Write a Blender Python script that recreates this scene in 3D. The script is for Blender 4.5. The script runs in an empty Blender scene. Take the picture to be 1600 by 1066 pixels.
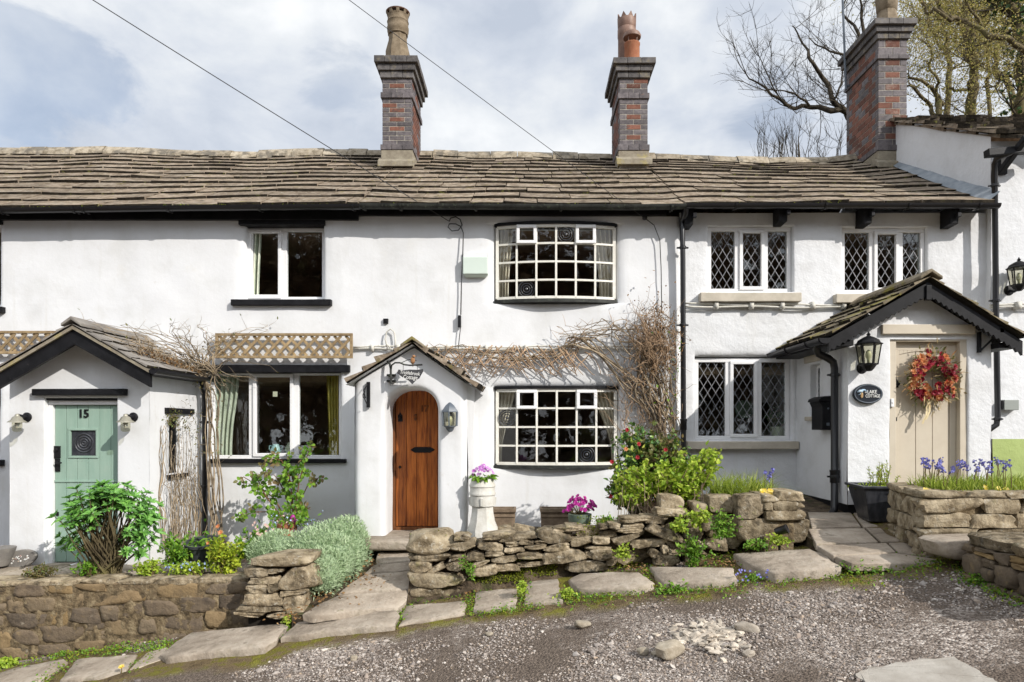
import bpy, math, random
import numpy as np
from mathutils import Vector, Matrix, noise

random.seed(7)
RNG = np.random.default_rng(11)
SC = bpy.context.scene
COL = SC.collection
# the photograph's lens: focal length and vanishing point, in pixels of a 1600 px wide frame
F, CX, CY = 1067.0, 820.0, 668.0
WY = 9.0                                   # the terrace's front wall stands 9 m away
R = math.radians
rnd = random.uniform


def X(px, Y): return (px - CX) / F * Y
def Z(py, Y): return (CY - py) / F * Y
def P(px, py, Y): return Vector((X(px, Y), Y, Z(py, Y)))


def lane_z(x, y):                          # the sloping lane, rising to the right
    return -1.592 + 0.146 * max(-9, min(7, x)) + 0.0763 * (max(-4, min(8, y)) - 6.51)


def on_plane(px, py, a, b, c):             # where the line of sight meets z = a + b x + c y
    dx, dz = (px - CX) / F, (CY - py) / F
    Y = a / (dz - b * dx - c)
    return Vector((dx * Y, Y, dz * Y))


LANE = (-1.592 - 0.0763 * 6.51, 0.146, 0.0763)
PATH = (-1.70 - 0.262 * 6.5, 0.0, 0.262)
LAKE = (-1.654, 0.0, 0.094)


# ------------------------------------------------------------------ materials
def new_mat(name):
    m = bpy.data.materials.new(name)
    m.use_nodes = True
    nt = m.node_tree
    return m, nt, nt.nodes['Principled BSDF']


def nd(nt, kind, **kw):
    n = nt.nodes.new(kind)
    for k, v in kw.items():
        if k.startswith('i_'):
            n.inputs[k[2:].replace('_', ' ')].default_value = v
        else:
            setattr(n, k, v)
    return n


def ramp(nt, stops, src=None, interp='LINEAR'):
    r = nt.nodes.new('ShaderNodeValToRGB')
    r.color_ramp.interpolation = interp
    el = r.color_ramp.elements
    while len(el) < len(stops):
        el.new(0.5)
    for e, (p, c) in zip(el, stops):
        e.position = p
        e.color = (*c, 1) if len(c) == 3 else c
    if src is not None:
        nt.links.new(src, r.inputs[0])
    return r


def mixc(nt, a, b, fac, mode='MIX'):
    m = nt.nodes.new('ShaderNodeMix')
    m.data_type = 'RGBA'
    m.blend_type = mode
    for sock, v in ((m.inputs[0], fac), (m.inputs[6], a), (m.inputs[7], b)):
        if isinstance(v, (int, float)):
            sock.default_value = v
        elif isinstance(v, tuple):
            sock.default_value = (*v, 1)
        else:
            nt.links.new(v, sock)
    return m.outputs[2]


def noise_out(nt, vec, scale, detail=4, rough=0.6, stretch=None):
    n = nd(nt, 'ShaderNodeTexNoise', i_Scale=scale, i_Detail=detail, i_Roughness=rough)
    if stretch:
        mp = nd(nt, 'ShaderNodeMapping')
        mp.inputs['Scale'].default_value = stretch
        nt.links.new(vec, mp.inputs['Vector'])
        vec = mp.outputs[0]
    nt.links.new(vec, n.inputs['Vector'])
    return n.outputs['Fac']


def surf(name, cols, scale=4.0, rough=0.85, bump=0.0, bscale=30.0, island=0.0, island_cols=None, spots=None,
         metallic=0.0, spec=0.3, stretch=None, bdist=0.02, detail=5, streak=0.0):
    """A surface whose own colour wanders between cols; island varies it from stone to stone, spots are stains."""
    m, nt, b = new_mat(name)
    tc = nd(nt, 'ShaderNodeTexCoord')
    vec = tc.outputs['Object']
    geo = nd(nt, 'ShaderNodeNewGeometry')
    f = noise_out(nt, vec, scale, detail, 0.62, stretch)
    n = len(cols)
    if n == 1:
        c = cols[0]
        colr = mixc(nt, tuple(v * 0.9 for v in c), tuple(min(1, v * 1.08) for v in c), f)
    else:
        colr = ramp(nt, [(0.36 + 0.28 * i / (n - 1), c) for i, c in enumerate(cols)], f).outputs[0]
    if island_cols:
        k = len(island_cols)
        ir = ramp(nt, [(i / (k - 1) if k > 1 else 0, c) for i, c in enumerate(island_cols)], geo.outputs['Random Per Island'])
        colr = mixc(nt, colr, ir.outputs[0], island)
    elif island:
        mr = nd(nt, 'ShaderNodeMapRange', i_To_Min=1 - island, i_To_Max=1 + island)
        nt.links.new(geo.outputs['Random Per Island'], mr.inputs[0])
        hs = nd(nt, 'ShaderNodeHueSaturation')
        nt.links.new(mr.outputs[0], hs.inputs['Value'])
        nt.links.new(colr, hs.inputs['Color'])
        colr = hs.outputs[0]
    if streak:
        sn = noise_out(nt, vec, 1.0, 6, .7, (7, 7, .55))
        sr = ramp(nt, [(.56, (0, 0, 0)), (.72, (streak,) * 3)], sn)
        colr = mixc(nt, colr, (0.50, 0.485, 0.43), sr.outputs[0])
    for (sc_, lo, hi, c, amt) in (spots or []):
        s = noise_out(nt, vec, sc_, 6, 0.65)
        sr = ramp(nt, [(lo, (0, 0, 0)), (hi, (amt, amt, amt))], s)
        colr = mixc(nt, colr, c, sr.outputs[0])
    nt.links.new(colr, b.inputs['Base Color'])
    b.inputs['Roughness'].default_value = rough
    b.inputs['Metallic'].default_value = metallic
    b.inputs['Specular IOR Level'].default_value = spec
    if bump:
        h = noise_out(nt, vec, bscale, 6, 0.65, stretch)
        bp = nd(nt, 'ShaderNodeBump', i_Strength=bump, i_Distance=bdist)
        nt.links.new(h, bp.inputs['Height'])
        nt.links.new(bp.outputs[0], b.inputs['Normal'])
    return m


def leafm(name, cols, trans=0.35, rough=0.45, spec=0.35):
    m, nt, b = new_mat(name)
    geo = nd(nt, 'ShaderNodeNewGeometry')
    k = len(cols)
    ir = ramp(nt, [(i / (k - 1) if k > 1 else 0, c) for i, c in enumerate(cols)], geo.outputs['Random Per Island'])
    nt.links.new(ir.outputs[0], b.inputs['Base Color'])
    b.inputs['Roughness'].default_value = rough
    b.inputs['Specular IOR Level'].default_value = spec
    if trans:
        t = nd(nt, 'ShaderNodeBsdfTranslucent')
        nt.links.new(ir.outputs[0], t.inputs[0])
        mx = nd(nt, 'ShaderNodeMixShader')
        mx.inputs[0].default_value = trans
        nt.links.new(b.outputs[0], mx.inputs[1])
        nt.links.new(t.outputs[0], mx.inputs[2])
        nt.links.new(mx.outputs[0], nt.nodes['Material Output'].inputs[0])
    return m


def glassm(name, tint=(0.9, 0.93, 0.92), wob=0.06, refl=1.0):
    m, nt, b = new_mat(name)
    nt.nodes.remove(b)
    tr = nd(nt, 'ShaderNodeBsdfTransparent')
    tr.inputs[0].default_value = (*tint, 1)
    gl = nd(nt, 'ShaderNodeBsdfGlossy')
    gl.inputs['Roughness'].default_value = 0.02
    lw_ = nd(nt, 'ShaderNodeLayerWeight', i_Blend=.5)
    fr = nd(nt, 'ShaderNodeMath', operation='POWER')
    nt.links.new(lw_.outputs['Facing'], fr.inputs[0])
    fr.inputs[1].default_value = 5
    tc = nd(nt, 'ShaderNodeTexCoord')
    h = noise_out(nt, tc.outputs['Object'], 5, 2, 0.5)
    bp = nd(nt, 'ShaderNodeBump', i_Strength=wob, i_Distance=0.05)
    nt.links.new(h, bp.inputs['Height'])
    nt.links.new(bp.outputs[0], gl.inputs['Normal'])
    mul = nd(nt, 'ShaderNodeMath', operation='MULTIPLY_ADD')
    mul.inputs[1].default_value = refl * 0.9
    mul.inputs[2].default_value = refl * 0.06
    nt.links.new(fr.outputs[0], mul.inputs[0])
    mx = nd(nt, 'ShaderNodeMixShader')
    nt.links.new(mul.outputs[0], mx.inputs[0])
    nt.links.new(tr.outputs[0], mx.inputs[1])
    nt.links.new(gl.outputs[0], mx.inputs[2])
    nt.links.new(mx.outputs[0], nt.nodes['Material Output'].inputs[0])
    return m


M = {}
M['white'] = surf('white_render', [(0.61, 0.615, 0.617), (0.665, 0.673, 0.685), (0.68, 0.689, 0.706)], 1.6, 0.9, 0.22, 16, spec=0.15, bdist=0.012, streak=.22,
                  spots=[(2.3, 0.62, 0.78, (0.60, 0.57, 0.50), 0.35), (7, 0.65, 0.74, (0.46, 0.42, 0.35), 0.30), (1.1, 0.60, 0.72, (0.56, 0.55, 0.50), 0.30)])
M['white_rough'] = surf('white_rough_render', [(0.61, 0.615, 0.622), (0.665, 0.674, 0.688), (0.68, 0.690, 0.708)], 2.2, 0.9, 0.45, 9, spec=0.15, bdist=0.03, streak=.18,
                        spots=[(12, 0.70, 0.78, (0.46, 0.42, 0.36), 0.35)])
M['white_pot'] = surf('weathered_white', [(0.48, 0.46, 0.41), (0.62, 0.61, 0.57)], 7, 0.8, 0.3, 40, spots=[(14, 0.6, 0.75, (0.35, 0.32, 0.25), 0.5)])
M['black'] = surf('black_paint', [(0.005, 0.005, 0.006), (0.012, 0.012, 0.014)], 9, 0.5, 0.15, 30, spec=0.2, bdist=0.006,
                  spots=[(16, 0.66, 0.74, (0.10, 0.09, 0.085), 0.4)])
M['tub'] = surf('grey_black_tub', [(0.035, 0.038, 0.045), (0.06, 0.064, 0.072)], 8, 0.5)
M['black_plastic'] = surf('black_plastic', [(0.010, 0.010, 0.012)], 9, 0.32, 0.0, spec=0.5)
M['old_black'] = surf('mossy_black_iron', [(0.010, 0.011, 0.010), (0.035, 0.037, 0.033)], 9, 0.6, 0.2, 60, spec=0.35,
                      spots=[(20, 0.58, 0.68, (0.10, 0.12, 0.08), 0.7)])
M['upvc'] = surf('white_window_paint', [(0.72, 0.72, 0.72), (0.77, 0.77, 0.775)], 5, 0.45, 0.0, spec=0.4)
M['cream_frame'] = surf('cream_window_paint', [(0.66, 0.64, 0.57), (0.76, 0.74, 0.68)], 9, 0.5, 0.15, 60, spec=0.35, bdist=0.004)
M['stone_sill'] = surf('cream_sill', [(0.42, 0.38, 0.31), (0.52, 0.47, 0.39)], 6, 0.85, 0.3, 50, bdist=0.006)
M['cream_door'] = surf('cream_door_paint', [(0.50, 0.44, 0.35), (0.54, 0.48, 0.385)], 5, 0.5, 0.08, 60, spec=0.35, bdist=0.004)
M['green_door'] = surf('sage_door_paint', [(0.232, 0.342, 0.281), (0.276, 0.383, 0.318)], 3, 0.5, 0.08, 40, spec=0.3, bdist=0.004, stretch=(3, 3, .6), spots=[(6, .62, .72, (.33, .40, .34), .4), (12, .66, .72, (.16, .20, .16), .4)])
M['oak'] = surf('varnished_oak', [(0.165, 0.039, 0.007), (0.344, 0.096, 0.016), (0.458, 0.142, 0.027)], 3, 0.42, 0.12, 6, stretch=(14, 14, 1.1), spec=0.4,
                island=0.22, bdist=0.006)
M['oak_dark'] = surf('dark_oak', [(0.10, 0.035, 0.012), (0.18, 0.065, 0.02)], 3, 0.5, 0.1, 6, stretch=(12, 12, 1.2), spec=0.3)
M['grey_wood'] = surf('weathered_wood', [(0.20, 0.14, 0.075), (0.34, 0.25, 0.14)], 6, 0.85, 0.2, 18, stretch=(2, 2, 2), island=0.2)
M['jamb_wood'] = surf('painted_wood', [(0.33, 0.27, 0.20), (0.42, 0.35, 0.27)], 6, 0.7)
M['slate'] = surf('stone_slate', [(0.128, 0.096, 0.066), (0.211, 0.166, 0.122), (0.296, 0.242, 0.187)], 9, 0.92, 0.8, 30, island=0.20, spec=0.15, bdist=0.014, detail=8,
                  spots=[(17, 0.58, 0.66, (0.46, 0.43, 0.36), 0.75), (1.6, 0.56, 0.68, (0.34, 0.30, 0.24), 0.5), (6, 0.58, 0.68, (0.17, 0.145, 0.035), 0.7), (8.5, 0.56, 0.66, (0.055, 0.046, 0.036), 0.75), (3, 0.55, 0.68, (0.10, 0.085, 0.07), 0.5)])
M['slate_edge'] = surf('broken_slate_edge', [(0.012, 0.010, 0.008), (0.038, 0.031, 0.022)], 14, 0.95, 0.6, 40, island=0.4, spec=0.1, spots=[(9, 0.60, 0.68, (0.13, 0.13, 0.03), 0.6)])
M['slate_moss'] = surf('mossy_stone_slate', [(0.127, 0.103, 0.069), (0.213, 0.178, 0.124), (0.299, 0.253, 0.184)], 7, 0.9, 0.7, 34, island=0.30, spec=0.2, bdist=0.012,
                       spots=[(4, 0.52, 0.62, (0.22, 0.19, 0.03), 0.8), (12, 0.6, 0.7, (0.36, 0.33, 0.26), 0.6)])
M['slate_smooth'] = surf('grey_roof_slate', [(0.17, 0.155, 0.14), (0.26, 0.24, 0.215)], 5, 0.8, 0.3, 40, island=0.14, spec=0.25,
                         spots=[(6, 0.6, 0.72, (0.34, 0.24, 0.12), 0.6)])
M['ridge'] = surf('ridge_stone', [(0.187, 0.155, 0.108), (0.309, 0.262, 0.196), (0.374, 0.327, 0.252)], 11, 0.9, 0.6, 50, island=0.18, bdist=0.01,
                  spots=[(3.2, 0.52, 0.62, (0.09, 0.082, 0.07), 0.75), (16, 0.62, 0.7, (0.42, 0.33, 0.10), 0.4)])
M['felt'] = surf('dark_underlay', [(0.03, 0.027, 0.023)], 6, 0.95)
M['brick_red'] = surf('red_brick', [(0.120, 0.049, 0.034), (0.177, 0.079, 0.054)], 18, 0.85, 0.4, 60, island=0.38, bdist=0.006, spots=[(8, 0.56, 0.66, (0.075, 0.058, 0.054), 0.7), (3, .6, .7, (.33, .28, .24), .5)])
M['brick_blue'] = surf('blue_brick', [(0.075, 0.066, 0.070), (0.141, 0.124, 0.126)], 16, 0.7, 0.35, 60, island=0.28, bdist=0.006,
                       spots=[(10, 0.62, 0.72, (0.23, 0.14, 0.10), 0.55)])
M['mortar'] = surf('mortar', [(0.30, 0.27, 0.23), (0.42, 0.39, 0.34)], 22, 0.95, 0.4, 60, bdist=0.006)
M['corbel'] = surf('sooty_brick', [(0.060, 0.055, 0.055), (0.13, 0.12, 0.115)], 9, 0.8, 0.4, 50, island=0.25, bdist=0.008,
                   spots=[(7, 0.55, 0.66, (0.20, 0.17, 0.11), 0.6)])
M['cement'] = surf('cement_flaunching', [(0.197, 0.168, 0.126), (0.282, 0.250, 0.190)], 11, 0.92, 0.5, 40, bdist=0.01, spots=[(4, 0.56, 0.66, (0.36, 0.30, 0.10), 0.6)])
M['lead'] = surf('lead_flashing', [(0.22, 0.25, 0.28), (0.33, 0.36, 0.39)], 6, 0.55, 0.2, 20, metallic=0.3)
M['came'] = surf('lead_came', [(0.22, 0.225, 0.24), (0.33, 0.335, 0.35)], 20, 0.5, metallic=0.2)
M['buff_pot'] = surf('buff_clay', [(0.142, 0.107, 0.068), (0.225, 0.177, 0.121)], 9, 0.85, 0.3, 40, spots=[(5, 0.58, 0.7, (0.12, 0.095, 0.06), 0.7)])
M['terracotta'] = surf('terracotta', [(0.270, 0.098, 0.049), (0.338, 0.143, 0.075)], 9, 0.8, 0.2, 40, spots=[(8, 0.6, 0.72, (0.25, 0.16, 0.10), 0.5)])
M['brown_pot'] = surf('salt_glazed_clay', [(0.150, 0.086, 0.064), (0.244, 0.154, 0.116)], 9, 0.5, 0.1, 40)
M['old_trough'] = surf('old_clay_trough', [(0.13, 0.095, 0.065), (0.23, 0.17, 0.115)], 9, 0.9, 0.3, 40, spots=[(6, 0.55, 0.65, (0.12, 0.12, 0.06), 0.5)])
M['green_pot'] = surf('green_glazed_pot', [(0.085, 0.115, 0.085), (0.15, 0.19, 0.14)], 9, 0.5, 0.15, 40)
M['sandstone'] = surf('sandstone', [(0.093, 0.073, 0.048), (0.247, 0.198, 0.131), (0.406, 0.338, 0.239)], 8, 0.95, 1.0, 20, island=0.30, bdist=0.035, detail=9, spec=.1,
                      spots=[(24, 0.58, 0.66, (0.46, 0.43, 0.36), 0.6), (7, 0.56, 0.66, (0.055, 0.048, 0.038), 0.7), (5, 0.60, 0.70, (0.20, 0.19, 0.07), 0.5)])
M['sandstone_pale'] = surf('pale_sandstone', [(0.137, 0.106, 0.067), (0.297, 0.241, 0.161), (0.428, 0.359, 0.253)], 7, 0.95, 1.0, 20, island=0.20, bdist=0.03, detail=9, spec=.1,  # a paler stone for caps, uprights, edging and planter
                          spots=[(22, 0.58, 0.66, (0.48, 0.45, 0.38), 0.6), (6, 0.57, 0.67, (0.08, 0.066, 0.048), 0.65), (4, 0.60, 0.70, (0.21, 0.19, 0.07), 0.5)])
M['rubble'] = surf('rubble_stone', [(0.088, 0.067, 0.046), (0.167, 0.126, 0.079), (0.247, 0.185, 0.114)], 10, 0.92, 0.8, 24, island=0.62, bdist=0.02,
                   island_cols=[(0.085, 0.068, 0.056), (0.14, 0.105, 0.074), (0.29, 0.19, 0.075), (0.20, 0.155, 0.105), (0.095, 0.076, 0.062), (0.26, 0.195, 0.115)],
                   spots=[(5, 0.54, 0.66, (0.045, 0.036, 0.030), 0.75), (11, 0.60, 0.70, (0.28, 0.20, 0.10), 0.6), (16, 0.64, 0.72, (0.40, 0.35, 0.27), 0.5)])
M['wall_mortar'] = surf('rubble_mortar', [(0.069, 0.051, 0.030), (0.163, 0.120, 0.069), (0.260, 0.205, 0.125)], 13, 0.95, 1.0, 30, bdist=0.025, spots=[(4, .58, .66, (.07, .055, .045), .7), (9, .64, .7, (.42, .37, .29), .6)])
M['flag'] = surf('flagstone', [(0.222, 0.184, 0.143), (0.339, 0.286, 0.229), (0.428, 0.370, 0.304)], 3.5, 0.93, 0.9, 24, island=0.12, bdist=0.016, detail=9, spec=.12,
                 spots=[(26, 0.60, 0.68, (0.46, 0.42, 0.36), 0.55), (7, 0.58, 0.68, (0.15, 0.122, 0.09), 0.7), (2.2, 0.58, 0.68, (0.17, 0.145, 0.095), 0.6), (11, 0.62, 0.70, (0.13, 0.135, 0.05), 0.5)])
M['soil'] = surf('garden_soil', [(0.035, 0.026, 0.017), (0.085, 0.062, 0.040), (0.14, 0.105, 0.068)], 9, 0.97, 0.9, 40, bdist=0.03,
                 spots=[(5, 0.55, 0.66, (0.07, 0.085, 0.022), 0.7)])
M['dark'] = surf('dark_core', [(0.020, 0.016, 0.012)], 6, 0.97)
M['room'] = surf('dim_room_plaster', [(0.273, 0.187, 0.128), (0.410, 0.286, 0.198)], 2, 0.95)
M['curtain_cream'] = surf('cream_cloth', [(0.667, 0.598, 0.483), (0.759, 0.690, 0.575)], 6, 0.95)
M['curtain_green'] = surf('green_cloth', [(0.504, 0.528, 0.423), (0.706, 0.708, 0.588)], 8, 0.95, spots=[(7, 0.60, 0.64, (0.10, 0.20, 0.22), 0.6)])
M['curtain_yellow'] = surf('yellow_cloth', [(0.42, 0.33, 0.07), (0.55, 0.45, 0.12)], 8, 0.95)
M['glass'] = glassm('window_glass', wob=.02)
M['lamp_glass'] = glassm('lamp_glass', (0.84, 0.83, 0.74), 0.1, 0.8)
M['leadgrey'] = surf('grey_iron', [(0.075, 0.095, 0.12), (0.12, 0.14, 0.165)], 8, 0.45, spec=0.4)
M['lamp_metal'] = surf('weathered_zinc', [(0.26, 0.25, 0.20), (0.38, 0.36, 0.30)], 12, 0.5, metallic=0.4)
M['alarm'] = surf('pale_green_plastic', [(0.56, 0.64, 0.58)], 4, 0.5)
M['grey_box'] = surf('grey_plastic', [(0.27, 0.29, 0.27)], 4, 0.5)
M['cable'] = surf('cable', [(0.04, 0.04, 0.042)], 4, 0.6)
M['white_cable'] = surf('white_cable', [(0.50, 0.48, 0.43), (0.60, 0.585, 0.53)], 14, 0.7)
M['green_wall'] = surf('pale_green_paint', [(0.301, 0.370, 0.132), (0.368, 0.442, 0.174)], 3, 0.9, 0.5, 12, spec=0.15)
M['bark_dark'] = surf('dark_bark', [(0.022, 0.018, 0.013), (0.065, 0.052, 0.034)], 5, 0.95, 0.5, 20)
M['shaded_twig'] = surf('shaded_twig', [(0.075, 0.052, 0.032), (0.16, 0.115, 0.07)], 9, 0.9, island=0.4)  # shade painted into the colour of the creeper's inner twigs
M['bark'] = surf('bark', [(0.057, 0.044, 0.024), (0.151, 0.120, 0.062)], 5, 0.95, 0.6, 20, spots=[(2, 0.5, 0.65, (0.13, 0.125, 0.035), 0.7)])
M['twig'] = surf('dry_twig', [(0.205, 0.137, 0.082), (0.411, 0.284, 0.184)], 9, 0.9, island=0.30)
M['vine_wood'] = surf('vine_wood', [(0.16, 0.125, 0.085), (0.36, 0.285, 0.195)], 9, 0.9, 0.4, 40, island=0.42, bdist=.006)
M['stem'] = surf('green_stem', [(0.09, 0.06, 0.03), (0.16, 0.13, 0.05)], 9, 0.8)
M['red_stem'] = surf('red_stem', [(0.12, 0.05, 0.025), (0.18, 0.10, 0.04)], 9, 0.7)
M['lf_rhodo'] = leafm('rhododendron_leaf', [(0.067, 0.187, 0.041), (0.145, 0.344, 0.067), (0.267, 0.541, 0.113), (0.096, 0.242, 0.058), (0.211, 0.447, 0.094)], 0.3, 0.3, 0.5)
M['lf_mid'] = leafm('green_leaf', [(0.081, 0.195, 0.020), (0.164, 0.330, 0.032), (0.272, 0.450, 0.049)], 0.4)
M['lf_lime'] = leafm('lime_leaf', [(0.219, 0.350, 0.029), (0.371, 0.512, 0.053), (0.506, 0.606, 0.082), (0.152, 0.269, 0.023)], 0.4)
M['lf_yellow'] = leafm('yellow_leaf', [(0.297, 0.405, 0.027), (0.486, 0.567, 0.047), (0.216, 0.338, 0.034), (0.567, 0.540, 0.068)], 0.4)
M['lf_dark'] = leafm('camellia_leaf', [(0.039, 0.095, 0.031), (0.082, 0.178, 0.043), (0.151, 0.274, 0.054), (0.438, 0.476, 0.086)], 0.15, 0.22, 0.6)
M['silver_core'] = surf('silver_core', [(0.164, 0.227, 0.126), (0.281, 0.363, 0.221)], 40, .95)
M['lf_silver'] = leafm('silver_leaf', [(0.326, 0.448, 0.260), (0.435, 0.550, 0.340), (0.533, 0.632, 0.421), (0.276, 0.387, 0.202)], 0.3, 0.8, 0.1)
M['lf_grass'] = leafm('grass_blade', [(0.162, 0.248, 0.029), (0.307, 0.398, 0.051), (0.469, 0.522, 0.104)], 0.4)
M['lf_tree'] = leafm('young_tree_leaf', [(0.362, 0.310, 0.103), (0.459, 0.380, 0.138), (0.290, 0.287, 0.057), (0.411, 0.310, 0.138)], 0.5)
M['lf_wood'] = leafm('far_wood', [(0.119, 0.078, 0.051), (0.215, 0.147, 0.093), (0.086, 0.087, 0.037)], 0.1, 0.9, 0.1)
M['lf_ivy'] = leafm('ivy_leaf', [(0.02, 0.055, 0.012), (0.05, 0.10, 0.02)], 0.2, 0.35)
M['lf_moss'] = leafm('moss_leaf', [(0.103, 0.138, 0.017), (0.196, 0.241, 0.023), (0.276, 0.310, 0.034), (0.138, 0.115, 0.034)], 0.25, 0.8, 0.1)
M['lf_dry'] = leafm('dry_leaf', [(0.30, 0.17, 0.07), (0.22, 0.12, 0.05), (0.40, 0.26, 0.13)], 0.25, 0.8, 0.1)
M['lf_bronze'] = leafm('bronze_leaf', [(0.16, 0.17, 0.05), (0.22, 0.15, 0.07), (0.12, 0.16, 0.04), (0.26, 0.22, 0.10)], 0.35)
M['fl_magenta'] = leafm('magenta_petal', [(0.42, 0.02, 0.26), (0.55, 0.05, 0.36), (0.33, 0.015, 0.20)], 0.3)
M['fl_purple'] = leafm('purple_petal', [(0.42, 0.07, 0.46), (0.55, 0.15, 0.58), (0.70, 0.60, 0.72), (0.33, 0.04, 0.38)], 0.3)
M['fl_blue'] = leafm('blue_petal', [(0.16, 0.17, 0.55), (0.26, 0.28, 0.66), (0.20, 0.15, 0.50)], 0.3)
M['fl_forget'] = leafm('pale_blue_petal', [(0.32, 0.45, 0.75), (0.50, 0.60, 0.80)], 0.3)
M['fl_red'] = leafm('red_petal', [(0.36, 0.012, 0.025), (0.46, 0.04, 0.05), (0.30, 0.008, 0.02)], 0.25)
M['fl_orange'] = leafm('orange_petal', [(0.62, 0.20, 0.06), (0.66, 0.33, 0.15), (0.55, 0.14, 0.05)], 0.25)
M['fl_yellow'] = leafm('yellow_petal', [(0.78, 0.52, 0.02), (0.80, 0.66, 0.22), (0.82, 0.60, 0.05)], 0.25)
M['fl_pink'] = leafm('pink_petal', [(0.62, 0.38, 0.36), (0.70, 0.50, 0.46), (0.66, 0.58, 0.45)], 0.3)
M['fl_wine'] = leafm('wine_petal', [(0.20, 0.008, 0.018), (0.36, 0.015, 0.03), (0.13, 0.008, 0.02), (0.46, 0.04, 0.07)], 0.2)
M['fl_straw'] = leafm('straw_petal', [(0.55, 0.42, 0.20), (0.62, 0.50, 0.28), (0.45, 0.22, 0.08)], 0.3)
M['pebble'] = surf('gravel_stone', [(0.20, 0.175, 0.16), (0.30, 0.27, 0.25)], 40, 0.9, island=0.75, spec=0.2,
                   island_cols=[(0.085, 0.068, 0.057), (0.29, 0.24, 0.205), (0.165, 0.134, 0.114), (0.50, 0.445, 0.395), (0.105, 0.088, 0.08), (0.36, 0.288, 0.23), (0.22, 0.19, 0.172), (0.68, 0.62, 0.555), (0.32, 0.285, 0.265), (0.42, 0.315, 0.215)])
M['chalk'] = surf('pale_rubble', [(0.370, 0.317, 0.255), (0.493, 0.440, 0.370)], 14, 0.95, 0.6, 40, island=0.25, bdist=0.006)
M['rock'] = surf('loose_stone', [(0.28, 0.235, 0.175), (0.43, 0.38, 0.30)], 14, 0.95, 0.7, 40, island=0.15, bdist=0.01)
M['concrete'] = surf('concrete_patch', [(0.32, 0.29, 0.25), (0.42, 0.39, 0.345)], 6, 0.95, 0.6, 50, bdist=0.006, spots=[(14, 0.62, 0.7, (0.20, 0.175, 0.15), 0.6)])
M['white_letter'] = surf('white_lettering', [(0.75, 0.75, 0.73)], 5, 0.6)
M['sign_slate'] = surf('sign_slate', [(0.035, 0.035, 0.038), (0.06, 0.06, 0.065)], 10, 0.7, 0.2, 40, bdist=0.004)
M['plaque_navy'] = surf('navy_plaque', [(0.006, 0.010, 0.018)], 6, 0.4, spec=0.4)
M['plaque_grey'] = surf('grey_plaque', [(0.15, 0.14, 0.13), (0.22, 0.205, 0.185)], 10, 0.8, 0.2, 40)
M['heron_blue'] = surf('heron_blue', [(0.30, 0.45, 0.60), (0.6, 0.7, 0.78)], 30, 0.6)
M['bird_brown'] = surf('bird_brown', [(0.22, 0.10, 0.04), (0.36, 0.20, 0.10)], 30, 0.8)
M['blue_vase'] = surf('blue_glaze', [(0.32, 0.50, 0.50)], 5, 0.3, spec=0.5)
M['cream_vase'] = surf('cream_glaze', [(0.52, 0.54, 0.40)], 5, 0.3, spec=0.5)
M['black_glaze'] = surf('black_glaze', [(0.018, 0.020, 0.026), (0.05, 0.052, 0.06)], 6, 0.3, 0.1, 20, spec=0.6, stretch=(4, 4, 1))
M['paper'] = surf('paper_note', [(0.5, 0.5, 0.38)], 5, 0.8)
M['ribbon'] = surf('cream_ribbon', [(0.60, 0.50, 0.30)], 5, 0.7)


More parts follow.
